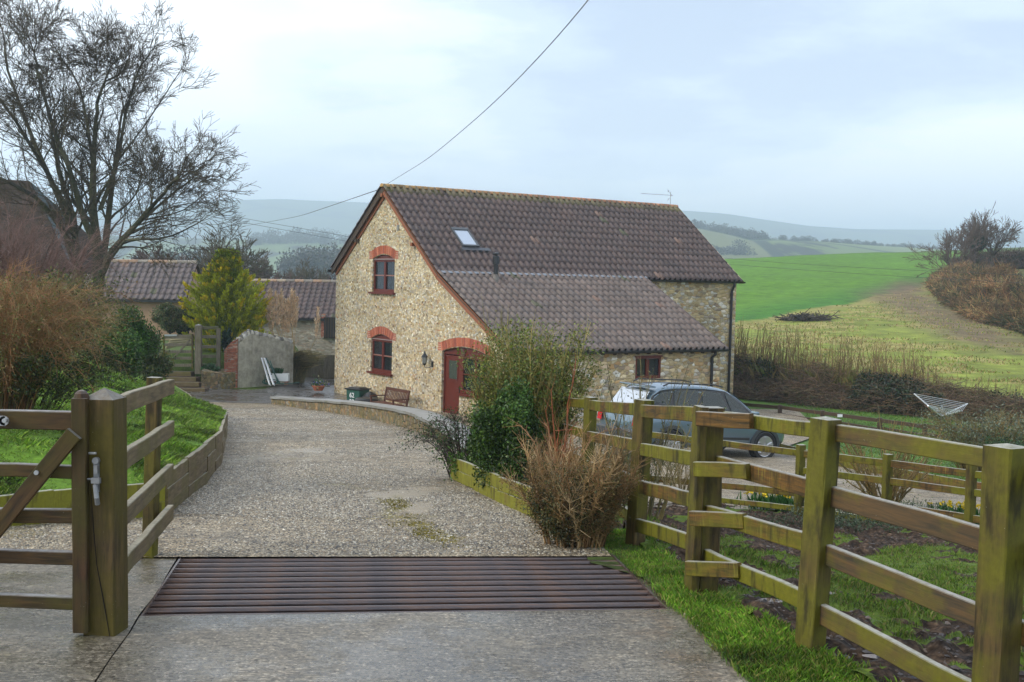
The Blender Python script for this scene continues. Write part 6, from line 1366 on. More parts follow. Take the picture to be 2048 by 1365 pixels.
# --- the trees on the skyline at right
SK = 'windswept bare trees at the top of the bramble bank'
round_tree('hedgerow_tree', 'bushy left bare tree on the skyline at right', 1912, 580, 120, 7.4, 1.2, [(.13, .09, .07), (.15, .11, .085)], 4, 31, .02, SK)
round_tree('hedgerow_tree', 'middle bare skyline tree rising highest above the ivy clump', 1942, 565, 124, 8.4, .8, [(.14, .10, .08), (.12, .09, .075)], 4, 32, .02, SK)
round_tree('hedgerow_tree', 'open right bare skyline tree leaning to the right', 1984, 535, 126, 6.2, 1.2, [(.13, .095, .075), (.12, .09, .07)], 4, 33, .02, SK)
rng = np.random.default_rng(40)
c = at(1957, 487, 123); n = 3500; d = rng.normal(size=(n, 3)); d /= np.linalg.norm(d, axis=1, keepdims=True); P = c+d*[.75, .7, .85]*rng.random((n, 1))**.4; leaves('ivy_clump', P, .16, pick([(.012, .03, .012), (.02, .045, .018)], n), M['leaf'], None, c); tag(bpy.data.objects['ivy_clump'], 'dark green ivy clump among the skyline trees', 'ivy')

# --- golden conifer
c = at(450, 715, 50.3); cf = thing('golden_conifer', 'bushy twin-tipped golden green conifer behind the rendered wall', 'conifer', c)
PL, DL_, CL, SZ = [], [], [], []; prof = np.array([(700, 60), (670, 66), (640, 78), (600, 82), (570, 66), (545, 48), (525, 36), (508, 14), (498, 4)], float)
H_ = (715-497)/F_*50.3
twg = []
for i in range(430):
    f = rng.random()**.8; h = f*H_*.93+.15; fr = f
    tipx = 0
    lead = 0
    wpx = np.interp(fr, [0, .1, .3, .45, .6, .75, .88, .96, 1], [66, 80, 92, 90, 70, 42, 20, 8, 2])/F_*50.3
    if fr > .66: lead = -.24 if rng.random() < .5 else .30; wpx *= .8
    a = rng.random()*6.283; L_ = wpx*(.80+.28*rng.random()); start = np.array([lead*.8, 0, h-L_*.45]); dirv = np.array([math.cos(a), math.sin(a), .45+.5*rng.random()]); dirv /= np.linalg.norm(dirv[:2])
    tip = start+dirv*L_; tip[0] += 0
    m_ = 120; t = rng.random(m_)**.6; sp = (1-t)**.8*.19+.02; P = start+(tip-start)*t[:, None]+rng.normal(size=(m_, 3))*sp[:, None]*.75*[1, 1, .6]
    PL.append(P); dd = (tip-start)/np.linalg.norm(tip-start)+rng.normal(size=(m_, 3))*.35; dd[:, 2] += .35; DL_.append(dd)
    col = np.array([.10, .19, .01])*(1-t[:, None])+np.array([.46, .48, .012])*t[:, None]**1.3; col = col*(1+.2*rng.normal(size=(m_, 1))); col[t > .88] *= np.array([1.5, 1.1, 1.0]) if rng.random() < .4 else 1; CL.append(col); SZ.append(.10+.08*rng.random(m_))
    twg.append((start, tip))
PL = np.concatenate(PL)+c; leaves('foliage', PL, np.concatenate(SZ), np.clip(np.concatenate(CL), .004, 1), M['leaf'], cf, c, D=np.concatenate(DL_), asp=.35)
mb = MB(); mb.tube([(0, 0, -.3), (0, 0, H_*.75)], [.09, .03], 8); obj('trunk', mb, M['bark'], cf)

# --- shrub builder: many arching stems with leaves
def shrub(name, label, c, rad, h, nst, stemc, leafc=None, nl=0, lsz=.03, arch=.5, r0=.006, sub=3, seed=0, cat='shrub', group=None, up=.6, wob=.18, lefts=None, leafband=(0, 1), spreadtop=1.0, leafrad=None, base=.25, ptype=0):
    global rng
    rng = np.random.default_rng(seed); c = np.array(c, float); r_ = thing(name, label, cat, c, group=group)
    P0, P1, A0, A1, CC = [], [], [], [], []; nodes = []
    for i in range(nst):
        a = rng.random()*6.283; q = rng.random()**.5; b = np.array([math.cos(a)*q*rad[0]*base, math.sin(a)*q*rad[1]*base, 0]); reach = np.array([math.cos(a)*rad[0]*q*spreadtop, math.sin(a)*rad[1]*q*spreadtop, 0]); hh_ = h*(.55+.5*rng.random())*(1-.35*q*arch)
        n = 7; pv = c+b; sc_ = stemc[rng.integers(0, len(stemc))]; sc_ = np.array(sc_)*(1+.2*rng.normal())
        w_ = rng.normal(size=3)*wob
        for k in range(1, n+1):
            f = k/n; z = hh_*(math.sin(f*math.pi*.5*(1+arch*.6)) if arch > .2 else f); p = c+b+reach*(f**1.2)+np.array([0, 0, max(z, .0)])+w_*f*f*h*.5+rng.normal(size=3)*wob*.12*h*.3
            rr_ = r0*(1-f*.75)*(.7+.6*rng.random()); P0.append(pv); P1.append(p); A0.append(r0*(1-(f-1/n)*.75)); A1.append(rr_); CC.append(sc_); nodes.append((p, p-pv, f))
            if k >= 2:
                for _ in range(sub):
                    d = (p-pv)/np.linalg.norm(p-pv)+rng.normal(size=3)*.65; d[2] += up*.3; l_ = h*(.06+.13*rng.random()); q_ = pv+(p-pv)*rng.random(); e = q_+d/np.linalg.norm(d)*l_; P0.append(q_); P1.append(e); A0.append(rr_*.6); A1.append(rr_*.25); CC.append(sc_*(1.15)); nodes.append((e, d, f))
            pv = p
    segs('stems', P0, P1, np.maximum(A0, .0012), np.maximum(A1, .0009), np.clip(CC, .004, 1), M['twig'], r_, c)
    if nl:
        N_ = [q for q in nodes if leafband[0] <= (q[0][2]-c[2])/h <= leafband[1]]
        if N_:
            idx = rng.integers(0, len(N_), nl); P = np.array([N_[i][0] for i in idx])+rng.normal(size=(nl, 3))*lsz*1.3; leaves('foliage', P, lsz*(.6+.8*rng.random(nl)), pick(leafc, nl, .28), M['leaf'], r_, c, up=.3, asp=.5)
    return r_
def blob(name, label, c, rad, n, lsz, cols, seed, cat='shrub', clumps=28, lo=.15, stems=True):
    global rng
    rng = np.random.default_rng(seed); c = np.array(c, float); r_ = thing(name, label, cat, c); K = rng.normal(size=(clumps, 3)); K /= np.linalg.norm(K, axis=1, keepdims=True); K *= rng.random((clumps, 1))**.35; K = K*np.array(rad)*.78; K[:, 2] += rad[2]; K[:, 2] = np.maximum(K[:, 2], .1)
    i = rng.integers(0, clumps, n); d = rng.normal(size=(n, 3)); d /= np.linalg.norm(d, axis=1, keepdims=True); rr_ = np.array(rad)*.34*(.6+.8*rng.random(clumps))[i][:, None]; P = c+K[i]+d*rr_*rng.random((n, 1))**.45; P[:, 2] = np.maximum(P[:, 2], c[2]+.02)
    tint = (1+.3*rng.normal(size=clumps))[i][:, None]; leaves('foliage', P, lsz*(.6+.8*rng.random(n)), np.clip(pick(cols, n, .25)*tint, .004, 1), M['leaf'], r_, c, up=.4)
    if stems:
        S_ = []
        for k in K[:16]: S_.append((c, c+k, .03, .008))
        segs('stems', [s[0] for s in S_], [s[1] for s in S_], [s[2] for s in S_], [s[3] for s in S_], pick(BK, len(S_)), M['bark'], r_, c, 5)
    return r_
g_at = lambda x, y, f=G: np.array([x, y, float(f(x, y))])
DG = [(.018, .055, .014), (.028, .085, .02), (.012, .035, .012), (.045, .11, .022)]
YG = [(.17, .17, .03), (.22, .19, .05), (.12, .14, .025)]
# big privet by the drive
pb = blob('privet_bush', 'tall dark green leafy shrub with ragged outline beside the drive', g_at(.0, 11.3)-[0, 0, .02], (.40, .38, .56), 48000, .028, [(.04, .09, .016), (.06, .135, .02), (.022, .05, .012), (.10, .16, .025)], 51, clumps=60)
shrub('pruned_shrub', 'upright hard-pruned shrub of thick mossy stems rising above the dark green bush', g_at(.16, 12.0), (.29, .32), 1.52, 170, [(.26, .23, .06), (.34, .28, .09), (.17, .15, .05)], YG+[(.07, .13, .02), (.20, .24, .04), (.10, .16, .03)], 30000, .030, .0, .014, 5, 52, leafband=(.38, 1.1), base=.85, spreadtop=1.0, up=2.2, wob=.13)
shrub('cotoneaster_bush', 'low dark twiggy shrub overhanging the gravel left of the tall bush', g_at(-.48, 13.3), (.55, .5), .78, 70, [(.05, .04, .035), (.08, .05, .04)], DG, 5200, .024, .7, .006, 4, 53, base=.35)
shrub('brown_shrub', 'dense brown twiggy shrub at the back corner of the cattle grid', g_at(.45, 8.05), (.22, .24), .68, 130, [(.26, .15, .065), (.36, .23, .10), (.13, .08, .035), (.50, .36, .19)], [(.09, .09, .025), (.15, .12, .035), (.22, .13, .05), (.05, .06, .02)], 22000, .015, .05, .007, 10, 54, leafband=(0, .85), base=.95, up=.8, wob=.24)
blob('low_leafy_shrub', 'olive and dark green leafy growth at the foot of the brown twiggy shrub', g_at(.40, 7.92), (.30, .26, .27), 26000, .014, [(.05, .065, .02), (.09, .085, .025), (.16, .11, .04), (.03, .045, .018)], 55, clumps=40)
mbt = [(-.15, 10.6), (.08, 10.2), (.2, 9.6)]
shrub('russet_stems', 'few thick russet cut stems standing between the two shrubs', g_at(.47, 10.6), (.12, .12), 1.12, 5, [(.30, .09, .035), (.24, .08, .035)], None, 0, .03, 0, .016, 2, 56, base=.6, up=2, wob=.12)
shrub('thorny_stems', 'loose arching tan branches reaching out left of the brown shrub', g_at(.34, 9.3), (.26, .3), .85, 9, [(.24, .13, .06), (.20, .10, .045)], None, 0, .03, .3, .007, 3, 57, base=.3, wob=.3)
shrub('ivy_tuft', 'small light green leafy tuft at the end of the mossy edging', g_at(-.50, 12.85), (.14, .14), .30, 16, [(.08, .08, .03)], [(.10, .20, .03), (.07, .14, .02)], 500, .04, .4, .003, 2, 58)
# rose stems in front of the car
shrub('pruned_rose', 'pruned mossy stems in front of the car left of the corner post', g_at(1.55, 14.2), (.62, .4), 1.75, 26, [(.16, .14, .05), (.20, .16, .06), (.12, .11, .05)], [(.16, .15, .06), (.09, .13, .06)], 1100, .03, 0, .013, 3, 59, base=.45, up=2.2, wob=.12, spreadtop=.95)
shrub('leafy_bush', 'dull green leafy bush behind the rails left of the car tail light', g_at(1.25, 16.8), (.7, .5), 1.0, 50, [(.09, .08, .04)], [(.05, .08, .03), (.08, .10, .04), (.11, .10, .05)], 6000, .035, .4, .006, 3, 60, base=.6)
shrub('cut_stems', 'fan of pale cut stems leaning right in front of the car wheel', g_at(1.9, 14.0)+np.array([.1, 0, .3]), (.42, .2), .62, 26, [(.30, .24, .13), (.22, .17, .07)], None, 0, .03, 0, .007, 2, 61, base=.2, up=1)
# vase-shaped shrub on parking edge
shrub('vase_shrub', 'open vase-shaped pruned shrub standing behind the low rails', g_at(5.55, 17.6), (.75, .6), 1.22, 46, [(.20, .14, .05), (.25, .17, .06), (.15, .12, .045)], YG, 1400, .03, 0, .017, 3, 62, base=.22, up=1.8, wob=.12, spreadtop=1.1)
shrub('grey_green_shrub', 'rounded silver-green shrub with ochre stems near the right edge', at(1990, 905, 26)*[1, 1, 0]+[0, 0, float(G(10.6, 26))], (1.05, .8), 1.3, 210, [(.20, .15, .05), (.26, .18, .07), (.15, .12, .04)], [(.13, .17, .12), (.18, .20, .13), (.09, .12, .06)], 9000, .05, .25, .012, 4, 63, base=.75, up=2, wob=.14)
shrub('dark_evergreen', 'dark evergreen bush at the right edge behind the near post', at(2060, 905, 24)*[1, 1, 0]+[0, 0, float(G(10.4, 24))], (.5, .5), .9, 50, [(.05, .04, .03)], DG, 6000, .04, .3, .006, 3, 64, base=.7)
shrub('prostrate_plant', 'low grey-green ground plant at the mud edge below the low rails', g_at(3.95, 13.6), (.75, .3), .22, 60, [(.08, .07, .04)], [(.08, .11, .06), (.05, .08, .04)], 3000, .03, .6, .003, 2, 65, base=.8, cat='plant'); shrub('sprawling_plant', 'pale variegated ground plant beneath the low rail at right', g_at(5.0, 14.6), (.45, .25), .25, 40, [(.10, .09, .05)], [(.25, .27, .17), (.10, .13, .06)], 1600, .03, .6, .003, 2, 66, base=.8, cat='plant')
# left side shrubs
def l_at(px, y, dx=0): x = (px-1024)/F_*y*1.0+dx; return np.array([x, y, float(LZ(x, y))])
shrub('arching_brown_shrub', 'big tangled orange-brown arching shrub on the left lawn', l_at(-8, 10.8), (.78, .7), 1.30, 300, [(.30, .145, .06), (.24, .13, .06), (.20, .16, .06), (.34, .18, .08)], [(.10, .12, .025), (.16, .15, .03), (.20, .12, .04)], 9000, .022, .55, .0038, 6, 71, base=.4, wob=.20)
shrub('low_dark_shrub', 'dark leafy undergrowth beneath the tangled brown shrub', l_at(-10, 11.0), (.75, .6), .58, 120, [(.06, .045, .03)], [(.02, .04, .012), (.04, .06, .015), (.09, .10, .02)], 16000, .026, .3, .004, 3, 72, base=.8)
shrub('purple_twig_shrub', 'purple-brown bare twig thicket at the left edge below the dark barn', l_at(5, 20, 0), (1.15, 1.0), 2.1, 260, [(.17, .10, .085), (.20, .12, .10), (.14, .085, .07)], [(.20, .12, .10)], 1500, .03, .3, .008, 6, 73, base=.8, wob=.22)
shrub('berry_thicket', 'mixed green and brown hedge between the tangled shrub and laurel', l_at(110, 19), (.55, .6), 1.45, 150, [(.18, .11, .06), (.14, .10, .06)], [(.07, .10, .02), (.13, .14, .03), (.04, .07, .02)], 11000, .045, .4, .006, 4, 74, base=.8)
blob('laurel_bush', 'glossy mid-green laurel bush left of the small garden gate', l_at(252, 27.5)+[0, 0, -.1], (.85, .7, .85), 26000, .06, [(.04, .10, .015), (.06, .14, .02), (.025, .07, .012), (.09, .16, .03)], 75)
blob('evergreen_bush', 'darker bush joining the laurel to the gatepost', l_at(305, 36), (.6, .5, .62), 8000, .07, [(.03, .06, .015), (.06, .09, .02), (.12, .11, .03)], 76)
blob('yellowing_bush', 'yellowing bush below the outbuilding eave', at(340, 668, 50), (.9, .7, .62), 7000, .08, [(.10, .12, .04), (.16, .15, .06), (.05, .09, .03)], 77)
blob('spiky_evergreen', 'blue-green leafy bush left of the golden conifer', at(372, 690, 50.5), (.6, .5, .85), 7000, .09, [(.03, .07, .04), (.05, .10, .05)], 78)
blob('ivy_on_wall', 'dark ivy hanging over the brick end of the wall', at(452, 712, 47.4), (.22, .2, .6), 3500, .06, [(.012, .035, .02), (.02, .05, .03)], 79, 'ivy', 12, stems=False)
blob('bed_plants', 'small green plants in the raised stone bed', at(418, 745, 46.6), (.5, .3, .16), 1800, .07, [(.03, .10, .03), (.06, .12, .04)], 80, 'plants', 9, stems=False)
# timber stack behind the small gate
ts = thing('log_pile', 'pale stack of long split logs behind the small garden gate', 'logs', at(345, 700, 49))
for i in range(12): a = at(332+3*rng.random()*i*.3, 697-i*1.6, 49+.1*rng.random()); b = at(382+4*rng.random(), 682-i*1.0+8*rng.random(), 49.3); mb = MB(); mb.tube([a, b], .05, 6); obj('log', mb, plain('split log', (.34, .29, .17), .7, var=.2), ts, world=True, origin=a)
# pampas
c = at(585, 765, 50.2); pm = thing('pampas_grass', 'tall tan pampas grass with feathery plumes beside the house gable', 'pampas grass', c); rng = np.random.default_rng(90)
n = 4200; a = rng.random(n)*6.283; D = np.stack([np.cos(a), np.sin(a), 1.6+3.5*rng.random(n)], 1); D /= np.linalg.norm(D, axis=1, keepdims=True); l_ = 1.1+1.0*rng.random(n); b0 = c+rng.normal(size=(n, 3))*[.15, .12, .02]; m1 = b0+D*l_[:, None]*.6; m2 = m1+(D*[1.6, 1.6, .25]+[0, 0, -.12])*l_[:, None]*.5
cc = pick([(.20, .17, .06), (.28, .22, .09), (.13, .13, .04), (.33, .25, .10)], n); segs('leaves', np.concatenate([b0, m1]), np.concatenate([m1, m2]), np.full(2*n, .006), np.full(2*n, .004), np.concatenate([cc, cc]), M['twig'], pm, c)
for i in range(17):
    px_ = 537+3.9*i+rng.normal()*1.2 if i < 16 else 636; ty = 580+30*rng.random()+(8 if px_ > 590 else 0); ty = ty if i < 16 else 617; b = c+rng.normal(size=3)*[.15, .1, 0]; t_ = at(px_-4, ty+60, 50.2); tip = at(px_, ty, 50.2); mb = None; m_ = 260
    f = rng.random(m_); P = t_+(tip-t_)*f[:, None]+rng.normal(size=(m_, 3))*(.042*np.sin(np.clip(f*.9+.08, 0, 1)*math.pi))[:, None]*[1, 1, .3]; Dv = rng.normal(size=(m_, 3))*.35+[0.1, 0, 1]
    leaves('plume', P, .14, pick([(.78, .58, .38), (.85, .66, .46), (.68, .46, .27)], m_, .15), M['leaf'], pm, c, D=Dv, asp=.22); segs('stalk', [b], [t_], [.012], [.01], [(.45, .30, .12)], M['twig'], pm, c)

# ================================================================ HEDGES, BRAMBLES (masses nobody could count)
rng = np.random.default_rng(100)
# brambles and dead growth on the garden bank
def bank_line(n):
    x = rng.uniform(8.2, 21, n); return x, np.clip(49-(x-9)*1.1, 28, 60)
n = 26000; x, y = bank_line(n); f = rng.random(n)**.8; y = y+rng.random(n)*2.6-.6; z = G(x, y)+rng.random(n)*(.35+.55*sm(fbm(x*.8, y*.5, 3)*2+.5)); 
D = rng.normal(size=(n, 3))*[1, .7, .5]; l_ = .25+.6*rng.random(n); P = np.stack([x, y, z], 1); C = pick([(.14, .085, .05), (.20, .12, .07), (.09, .06, .04), (.17, .13, .07), (.10, .09, .04)], n, .3)
segs('bramble_bank', P, P+D*l_[:, None]*.5, np.full(n, .010), np.full(n, .006), C, M['twig']); tag(bpy.data.objects['bramble_bank'], 'tangled dead brambles along the bank beyond the far lawn', 'brambles', kind='stuff')
n = 60000; x, y = bank_line(n); y = y+rng.random(n)*2.0-.5; k = fbm(x*.6, y*.3+7, 3); z = G(x, y)+rng.random(n)*(.25+.65*sm(k*2.5+.5)); kk = rng.random(n) < sm(k*3+.45); P = np.stack([x, y, z], 1)[kk]; n = len(P)
leaves('bank_foliage', P, .11, pick([(.018, .035, .012), (.03, .05, .018), (.06, .05, .025), (.02, .045, .022)], n, .3), M['leaf']); tag(bpy.data.objects['bank_foliage'], 'dark ivy and undergrowth covering the bank', 'undergrowth', kind='stuff')
# upright whips above the bank
n = 620; x = rng.uniform(8.6, 21.5, n); x[:330] = rng.uniform(8.6, 15.5, 330); y = np.clip(49-(x-9)*1.1, 28, 60)+1.5+rng.random(n)*1.6; hgt = (.9+1.5*rng.random(n))*np.interp(x, [8, 12, 15, 16, 21], [1, 1.0, .9, .5, .75]); P0, P1, A0, A1, CC = [], [], [], [], []
for i in range(n):
    p = np.array([x[i], y[i], float(G(x[i], y[i]))]); d = np.array([.10*rng.normal(), .1*rng.normal(), 1]); c_ = pick([(.26, .20, .07), (.30, .22, .09), (.20, .18, .06), (.22, .13, .07)], 1)[0]
    for k in range(4): q = p+d*hgt[i]/4; P0.append(p); P1.append(q); A0.append(.021*(1-k*.2)); A1.append(.021*(.8-k*.2)); CC.append(c_); d = d+np.array([.07, .07, 0])*rng.normal(size=3); p = q
    for k in range(3): q = P0[-1]+(rng.random()-.7)*d*hgt[i]*.4; e = q+np.array([.12*rng.normal(), .1*rng.normal(), .25]); P0.append(q); P1.append(e); A0.append(.006); A1.append(.004); CC.append(c_)
segs('sapling_whips', P0, P1, A0, A1, CC, M['twig']); tag(bpy.data.objects['sapling_whips'], 'thin upright sapling whips growing above the bramble bank', 'saplings', kind='stuff')
n = 9000; x = rng.uniform(8.6, 21.5, n); y = np.clip(49-(x-9)*1.1, 28, 60)+1.0+rng.random(n)*2.4; P = np.stack([x, y, G(x, y)], 1); h_ = (.15+.5*rng.random(n))
blades('tall_dead_grass', P, h_*np.interp(x, [8, 15, 16.5, 22], [1.3, 1.2, .7, .8]), pick([(.22, .17, .06), (.16, .16, .04), (.12, .15, .03)], n), 'tall straw-coloured grass along the top of the bank', w=.012, lean=.3)
# long bramble bank climbing the hill at right
HB = np.array([(29.6, 62), (30.6, 72), (31.2, 82), (33.3, 92), (37.6, 108), (44, 125)]); 
def hedge_pts(n, w0=3.2, hs=2.35):
    t = rng.random(n)*5; i = t.astype(int).clip(0, 4); f = t-i; b = HB[i]*(1-f)[:, None]+HB[i+1]*f[:, None]; u = rng.random(n); x = b[:, 0]+u*w0*1.6-.4; y = b[:, 1]+rng.normal(0, .5, n); prof = np.sin(np.clip(u*1.5+.12, 0, 1)*math.pi*.5)*(.72+.55*vn(x*.35, y*.35)+.45*vn(x*.9, y*.3+9)); top = hs*prof*np.interp(y, [60, 80, 110, 125], [1, 1.0, .8, .55]); return x, y, G(x, y)+top*(1-rng.random(n)**2.2*1.0), u
n = 90000; x, y, z, u = hedge_pts(n); k = fbm(x*.9+3, y*.4+z*.9, 4); C = pick([(.23, .14, .06), (.18, .105, .045), (.30, .20, .085), (.11, .08, .04), (.20, .18, .07), (.26, .12, .05)], n, .3)*(1+1.3*fbm(x*1.3, y*.5+z, 3)[:, None]).clip(.3, 2.2); gr = (k > .12) & (rng.random(n) < .5); C[gr] = pick([(.03, .05, .02), (.06, .07, .025)], gr.sum())
D = rng.normal(size=(n, 3))*[.6, .6, .6]; segs('bramble_hedge', np.stack([x, y, z], 1), np.stack([x, y, z], 1)+D*.45, np.full(n, .02), np.full(n, .012), C, M['twig']); tag(bpy.data.objects['bramble_hedge'], 'russet bramble bank climbing the hillside at right', 'brambles', kind='stuff')
n = 40000; x, y, z, u = hedge_pts(n); z = z-.15; leaves('bramble_leaves', np.stack([x, y, z], 1), .22, pick([(.10, .06, .035), (.14, .09, .05), (.05, .055, .02), (.08, .075, .03)], n, .3), M['leaf']); tag(bpy.data.objects['bramble_leaves'], 'rusty and olive leaves filling the hillside brambles', 'brambles', kind='stuff')
# marker stakes along the foot of the hedge
for i, (px_, pb_, pt_, y_) in enumerate(((1889, 623, 607, 108), (1904, 641, 620, 98), (1931, 652, 632, 92), (1949, 661, 648, 88), (1979, 668, 654, 84), (2030, 691, 660, 76))):
    o = post('hedge_stake', at(px_, pb_+4, y_), at(px_+(2 if i % 2 else 0), pt_, y_), .12, plain('lichen stake', (.28, .27, .08), .7) if i == 0 else bpy.data.materials['lichen stake']); tag(o, ['farthest short stake at the foot of the bramble bank', 'second stake down the bramble bank from the skyline', 'third slim stake at the foot of the brambles', 'fourth leaning stake at the foot of the brambles', 'fifth stake just left of the white litter in the brambles', 'nearest tall yellowish stake at the right end of the brambles'][i], 'stake', 'stakes along the foot of the bramble bank')
mb = MB(); c = at(1989, 660, 82); mb.add([c+rng.normal(size=3)*.2 for _ in range(5)], [(0, 1, 2), (1, 2, 3), (2, 3, 4)]); tag(obj('white_litter', mb, M['white'], origin=c), 'scrap of white plastic caught in the brambles at right', 'litter')
# skyline hedge at far right
n = 50000; t = rng.random(n); X0 = np.array([50, 136.]); X1 = np.array([74, 128.]); b = X0+(X1-X0)*t[:, None]; x = b[:, 0]+rng.normal(0, .4, n); y = b[:, 1]+rng.normal(0, .9, n); z = G(x, y)+rng.random(n)**.8*(1.6+.9*vn(x*.5, 3)+.9*np.clip((x-58)/10, 0, 1)); C = pick([(.09, .055, .04), (.06, .045, .03), (.12, .07, .05), (.04, .045, .025)], n, .3); P = np.stack([x, y, z], 1)
segs('skyline_hedge', P, P+rng.normal(size=(n, 3))*.3, np.full(n, .03), np.full(n, .02), C, M['twig']); tag(bpy.data.objects['skyline_hedge'], 'dark clipped hedge along the skyline at far right', 'hedge')
# dark brushwood heap in the pasture
c = at(1615, 648, 78); c[2] = float(G(c[0], c[1])); n = 900; P = c+rng.normal(size=(n, 3))*[.7, .4, .12]; P[:, 2] = np.maximum(P[:, 2], c[2]); D = rng.normal(size=(n, 3))*[.6, .4, .25]; segs('brushwood_heap', P, P+D*.7, np.full(n, .035), np.full(n, .02), pick([(.06, .045, .035), (.10, .08, .06), (.04, .035, .03)], n), M['twig'], None, c); tag(bpy.data.objects['brushwood_heap'], 'low dark heap of brushwood in the rough pasture', 'brushwood')
# tussocks over the rough pasture
n = 30000; t = rng.random(n)**1.4; y = 50+t*60; x = 8+rng.random(n)*(y*.44-4); k = fbm(x/3+40, y/1.5+3, 4) > -.05; x, y = x[k], y[k]; P = np.stack([x, y, G(x, y)-.03], 1); bl = np.interp(x, [10, 16.5, 43, 60], [72, 79, 119, 146]); k = y < bl-1; P = P[k]; blades('pasture_tussocks', P, .06+.10*rng.random(len(P)), pick([(.34, .27, .10), (.22, .26, .05), (.17, .26, .04), (.38, .29, .12)], len(P)), 'straw and green tussocks over the rough pasture', w=.03, lean=.5)
n = 26000; x = 8.5+rng.random(n)*9.5; y = 24+rng.random(n)*25; k = y < np.clip(49-(x-9)*1.1, 28, 60); k &= x > pk_r(y)+.1; x, y = x[k], y[k]; P = np.stack([x, y, G(x, y)-.03], 1); blades('far_lawn_grass', P, .04+.05*rng.random(len(P)), pick([(.09, .20, .02), (.07, .15, .02), (.14, .20, .03)], len(P)), 'green lawn grass around the distant rail fence', w=.012, lean=.5)

# ================================================================ DISTANT HILLS
def hill(name, crest, depth_front, foot_z, y_back, cols, seed, woods=None, rough=1.0):
    """crest: (px, py, distance) points; slopes down toward the viewer and beyond"""
    P = resample([at(*c) for c in crest], 160); fr = np.linspace(-1, 1, 60); X = np.zeros((160, 60)); Y = X.copy(); Z = X.copy()
    for j, f in enumerate(fr):
        k = P[:, :2]/np.linalg.norm(P[:, :2], axis=1, keepdims=True); q = P[:, :2]+k*(f*(depth_front if f < 0 else y_back)); X[:, j], Y[:, j] = q[:, 0], q[:, 1]
        s_ = (1-abs(f))**(1.0 if f < 0 else 1.0); s_ = math.sin(s_*math.pi/2)**1.15; Z[:, j] = foot_z+(P[:, 2]-foot_z)*s_
    Z += rough*fbm(X/depth_front*4+seed, Y/depth_front*4, 4)*(P[:, 2:3]-foot_z)*.10*np.abs(fr)[None]
    m = NB(name+' pasture'); sc = 1/ (depth_front*.32); v = m.map((sc, sc*.6, sc)); e = m.vor(1, v, 'DISTANCE_TO_EDGE'); cl = m.sep(m.vor(1, v, 'F1', 'Color'))[0]
    c = m.ramp(cl, [(i/(len(cols)-1), cc) for i, cc in enumerate(cols)]); c = m.mix(m.ramp(e, [(.018, 1), (.03, 0)]), c, (.03, .04, .025)); c = m.mix(m.ramp(m.noise(2.2, 4, .6, v), [(.56, 0), (.60, 1)]), c, (.04, .042, .03)); m.set('Base Color', c).set('Roughness', .9).set('Specular IOR Level', .1)
    return grid_mesh(name, X, Y, Z, m.mat)
FC = [(.10, .15, .05), (.16, .20, .07), (.13, .11, .07), (.09, .16, .04), (.20, .19, .10)]
hill('hills', [(1100, 455, 1000), (1300, 452, 950), (1400, 460, 900), (1460, 472, 880), (1500, 482, 870), (1560, 481, 880), (1640, 485, 900), (1720, 491, 930), (1860, 500, 980), (2100, 512, 1050)], 560, -60, 300, FC, 3)
hill('hills', [(-300, 470, 1250), (100, 470, 1250), (400, 478, 1200), (520, 482, 1150), (620, 480, 1150), (760, 484, 1200), (1000, 500, 1250)], 620, -62, 400, FC, 8)
hill('hills', [(-400, 440, 3300), (0, 425, 3200), (250, 415, 3100), (450, 405, 3000), (560, 401, 3000), (620, 404, 3050), (760, 410, 3100), (1000, 420, 3200), (1300, 424, 3000), (1370, 425, 2900), (1450, 431, 2850), (1510, 440, 2850), (1560, 447, 2850), (1620, 455, 2900), (1720, 461, 3000), (1900, 462, 3100), (2300, 470, 3200)], 1300, -60, 800, [(.07, .09, .04), (.10, .12, .05)], 5)
X, Y = np.meshgrid(np.linspace(-3500, 3500, 40), np.linspace(650, 6000, 40), indexing='ij'); grid_mesh('valley_floor', X, Y, 0*X-40, M['ground'], C=lambda x, y: np.tile([[.08, .11, .04]], (len(x), 1)))
X, Y = np.meshgrid(np.linspace(-500, 500, 30), np.linspace(-60, -2.5, 6), indexing='ij'); grid_mesh('ground_behind', X, Y, 0*X-.03, M['ground'], C=lambda x, y: np.tile([[.09, .11, .04]], (len(x), 1)))
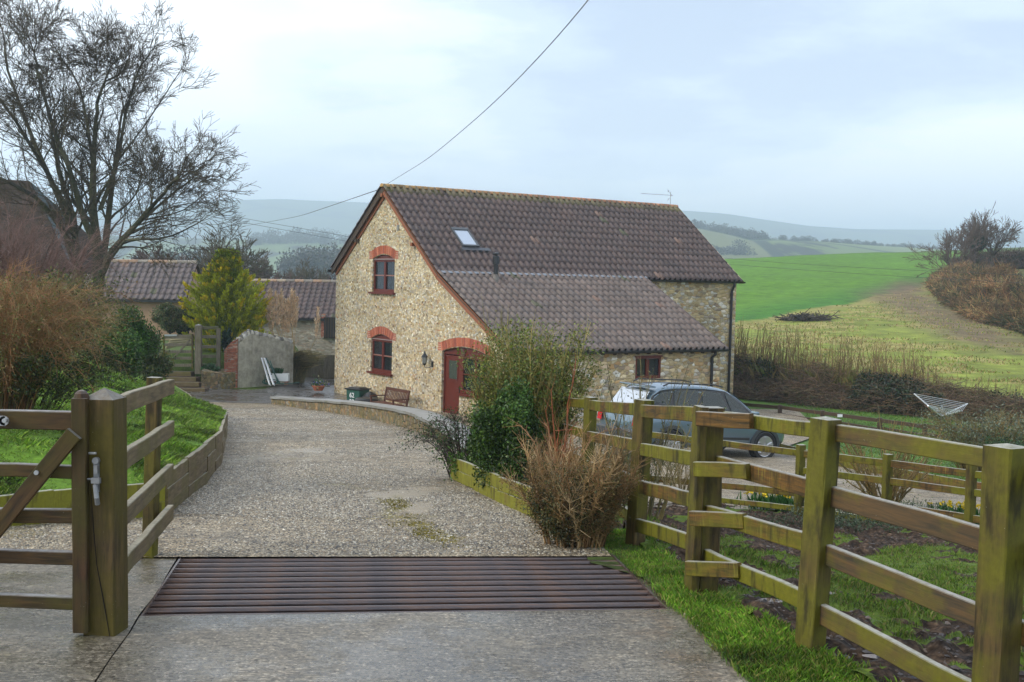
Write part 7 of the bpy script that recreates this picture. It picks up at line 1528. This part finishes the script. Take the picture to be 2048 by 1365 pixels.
def wood(label, crest, n, hgt, dpt, cols, seed, sz, solid=.5):
    global rng
    rng = np.random.default_rng(seed); P = resample([at(*c) for c in crest], 200); nt = max(6, n//200); PP = []; CC = []
    for i in range(nt):
        b = P[rng.integers(0, 200)]; k = b[:2]/np.linalg.norm(b[:2]); b = b.copy(); b[:2] -= k*rng.random()*dpt; b[2] -= rng.random()*dpt*.12; h_ = hgt*(.6+.6*rng.random()); m_ = n//nt; d = rng.normal(size=(m_, 3)); d /= np.linalg.norm(d, axis=1, keepdims=True); d *= rng.random((m_, 1))**.4; PP.append(b+np.array([0, 0, h_*.5])+d*[h_*.5, h_*.5, h_*.5]); CC.append(pick(cols, m_, .2)*(1+.25*rng.normal()))
    P = np.concatenate(PP); o = leaves('woodland', P, sz, np.clip(np.concatenate(CC), .005, 1), M['leaf'], asp=.7); tag(o, label, 'woodland', kind='stuff')
WC = [(.05, .05, .035), (.065, .055, .04), (.04, .045, .03)]
wood('hazy tree line along the crest beyond the green field', [(1370, 466, 900), (1420, 470, 890), (1470, 480, 875), (1530, 488, 870)], 26000, 9, 30, WC, 201, 1.1)
wood('faint hedgerow trees further along the misty ridge', [(1530, 486, 870), (1580, 486, 880), (1660, 490, 895), (1760, 496, 925), (1870, 504, 960)], 26000, 5, 22, WC, 202, .8)
wood('misty wood below the distant fields right of the roof', [(1380, 505, 700), (1440, 512, 700), (1500, 517, 720)], 9000, 8, 40, WC, 203, 1.0)
wood('misty copse and hedges left of the gable', [(500, 492, 1050), (560, 490, 1050), (640, 488, 1050), (700, 490, 1050)], 9000, 13, 40, WC, 204, 1.3)
wood('dark valley wood behind the grey oak', [(560, 548, 420), (610, 545, 420), (700, 545, 420)], 9000, 9, 30, WC, 205, .9)
wood('dark valley trees behind the farm outbuilding', [(280, 560, 300), (380, 556, 300), (450, 558, 300)], 9000, 8, 30, WC, 206, .8)

# ================================================================ HAZE
def haze():
    mb = MB(); mb.box((0, 0, 0), (1, 1, 1)); x0, x1, y0, y1, z0, z1 = -5200, 5200, -900, 6400, -64, 235
    mb.v[0] = np.array([[(x0, x1)[int(v[0] > 0)], (y0, y1)[int(v[1] > 0)], (z0, z1)[int(v[2] > 0)]] for v in mb.v[0]], float)
    m = bpy.data.materials.new('valley haze'); m.use_nodes = True; nt = m.node_tree; nt.nodes.clear(); o = nt.nodes.new('ShaderNodeOutputMaterial'); v = nt.nodes.new('ShaderNodeVolumePrincipled'); v.inputs['Color'].default_value = (.72, .87, 1, 1); v.inputs['Density'].default_value = .0006; v.inputs['Anisotropy'].default_value = .2
    nt.links.new(v.outputs[0], o.inputs['Volume']); h = obj('haze', mb, m); h['kind'] = 'stuff'; tag(h, 'thin blue mist filling the valley', 'haze')
haze()
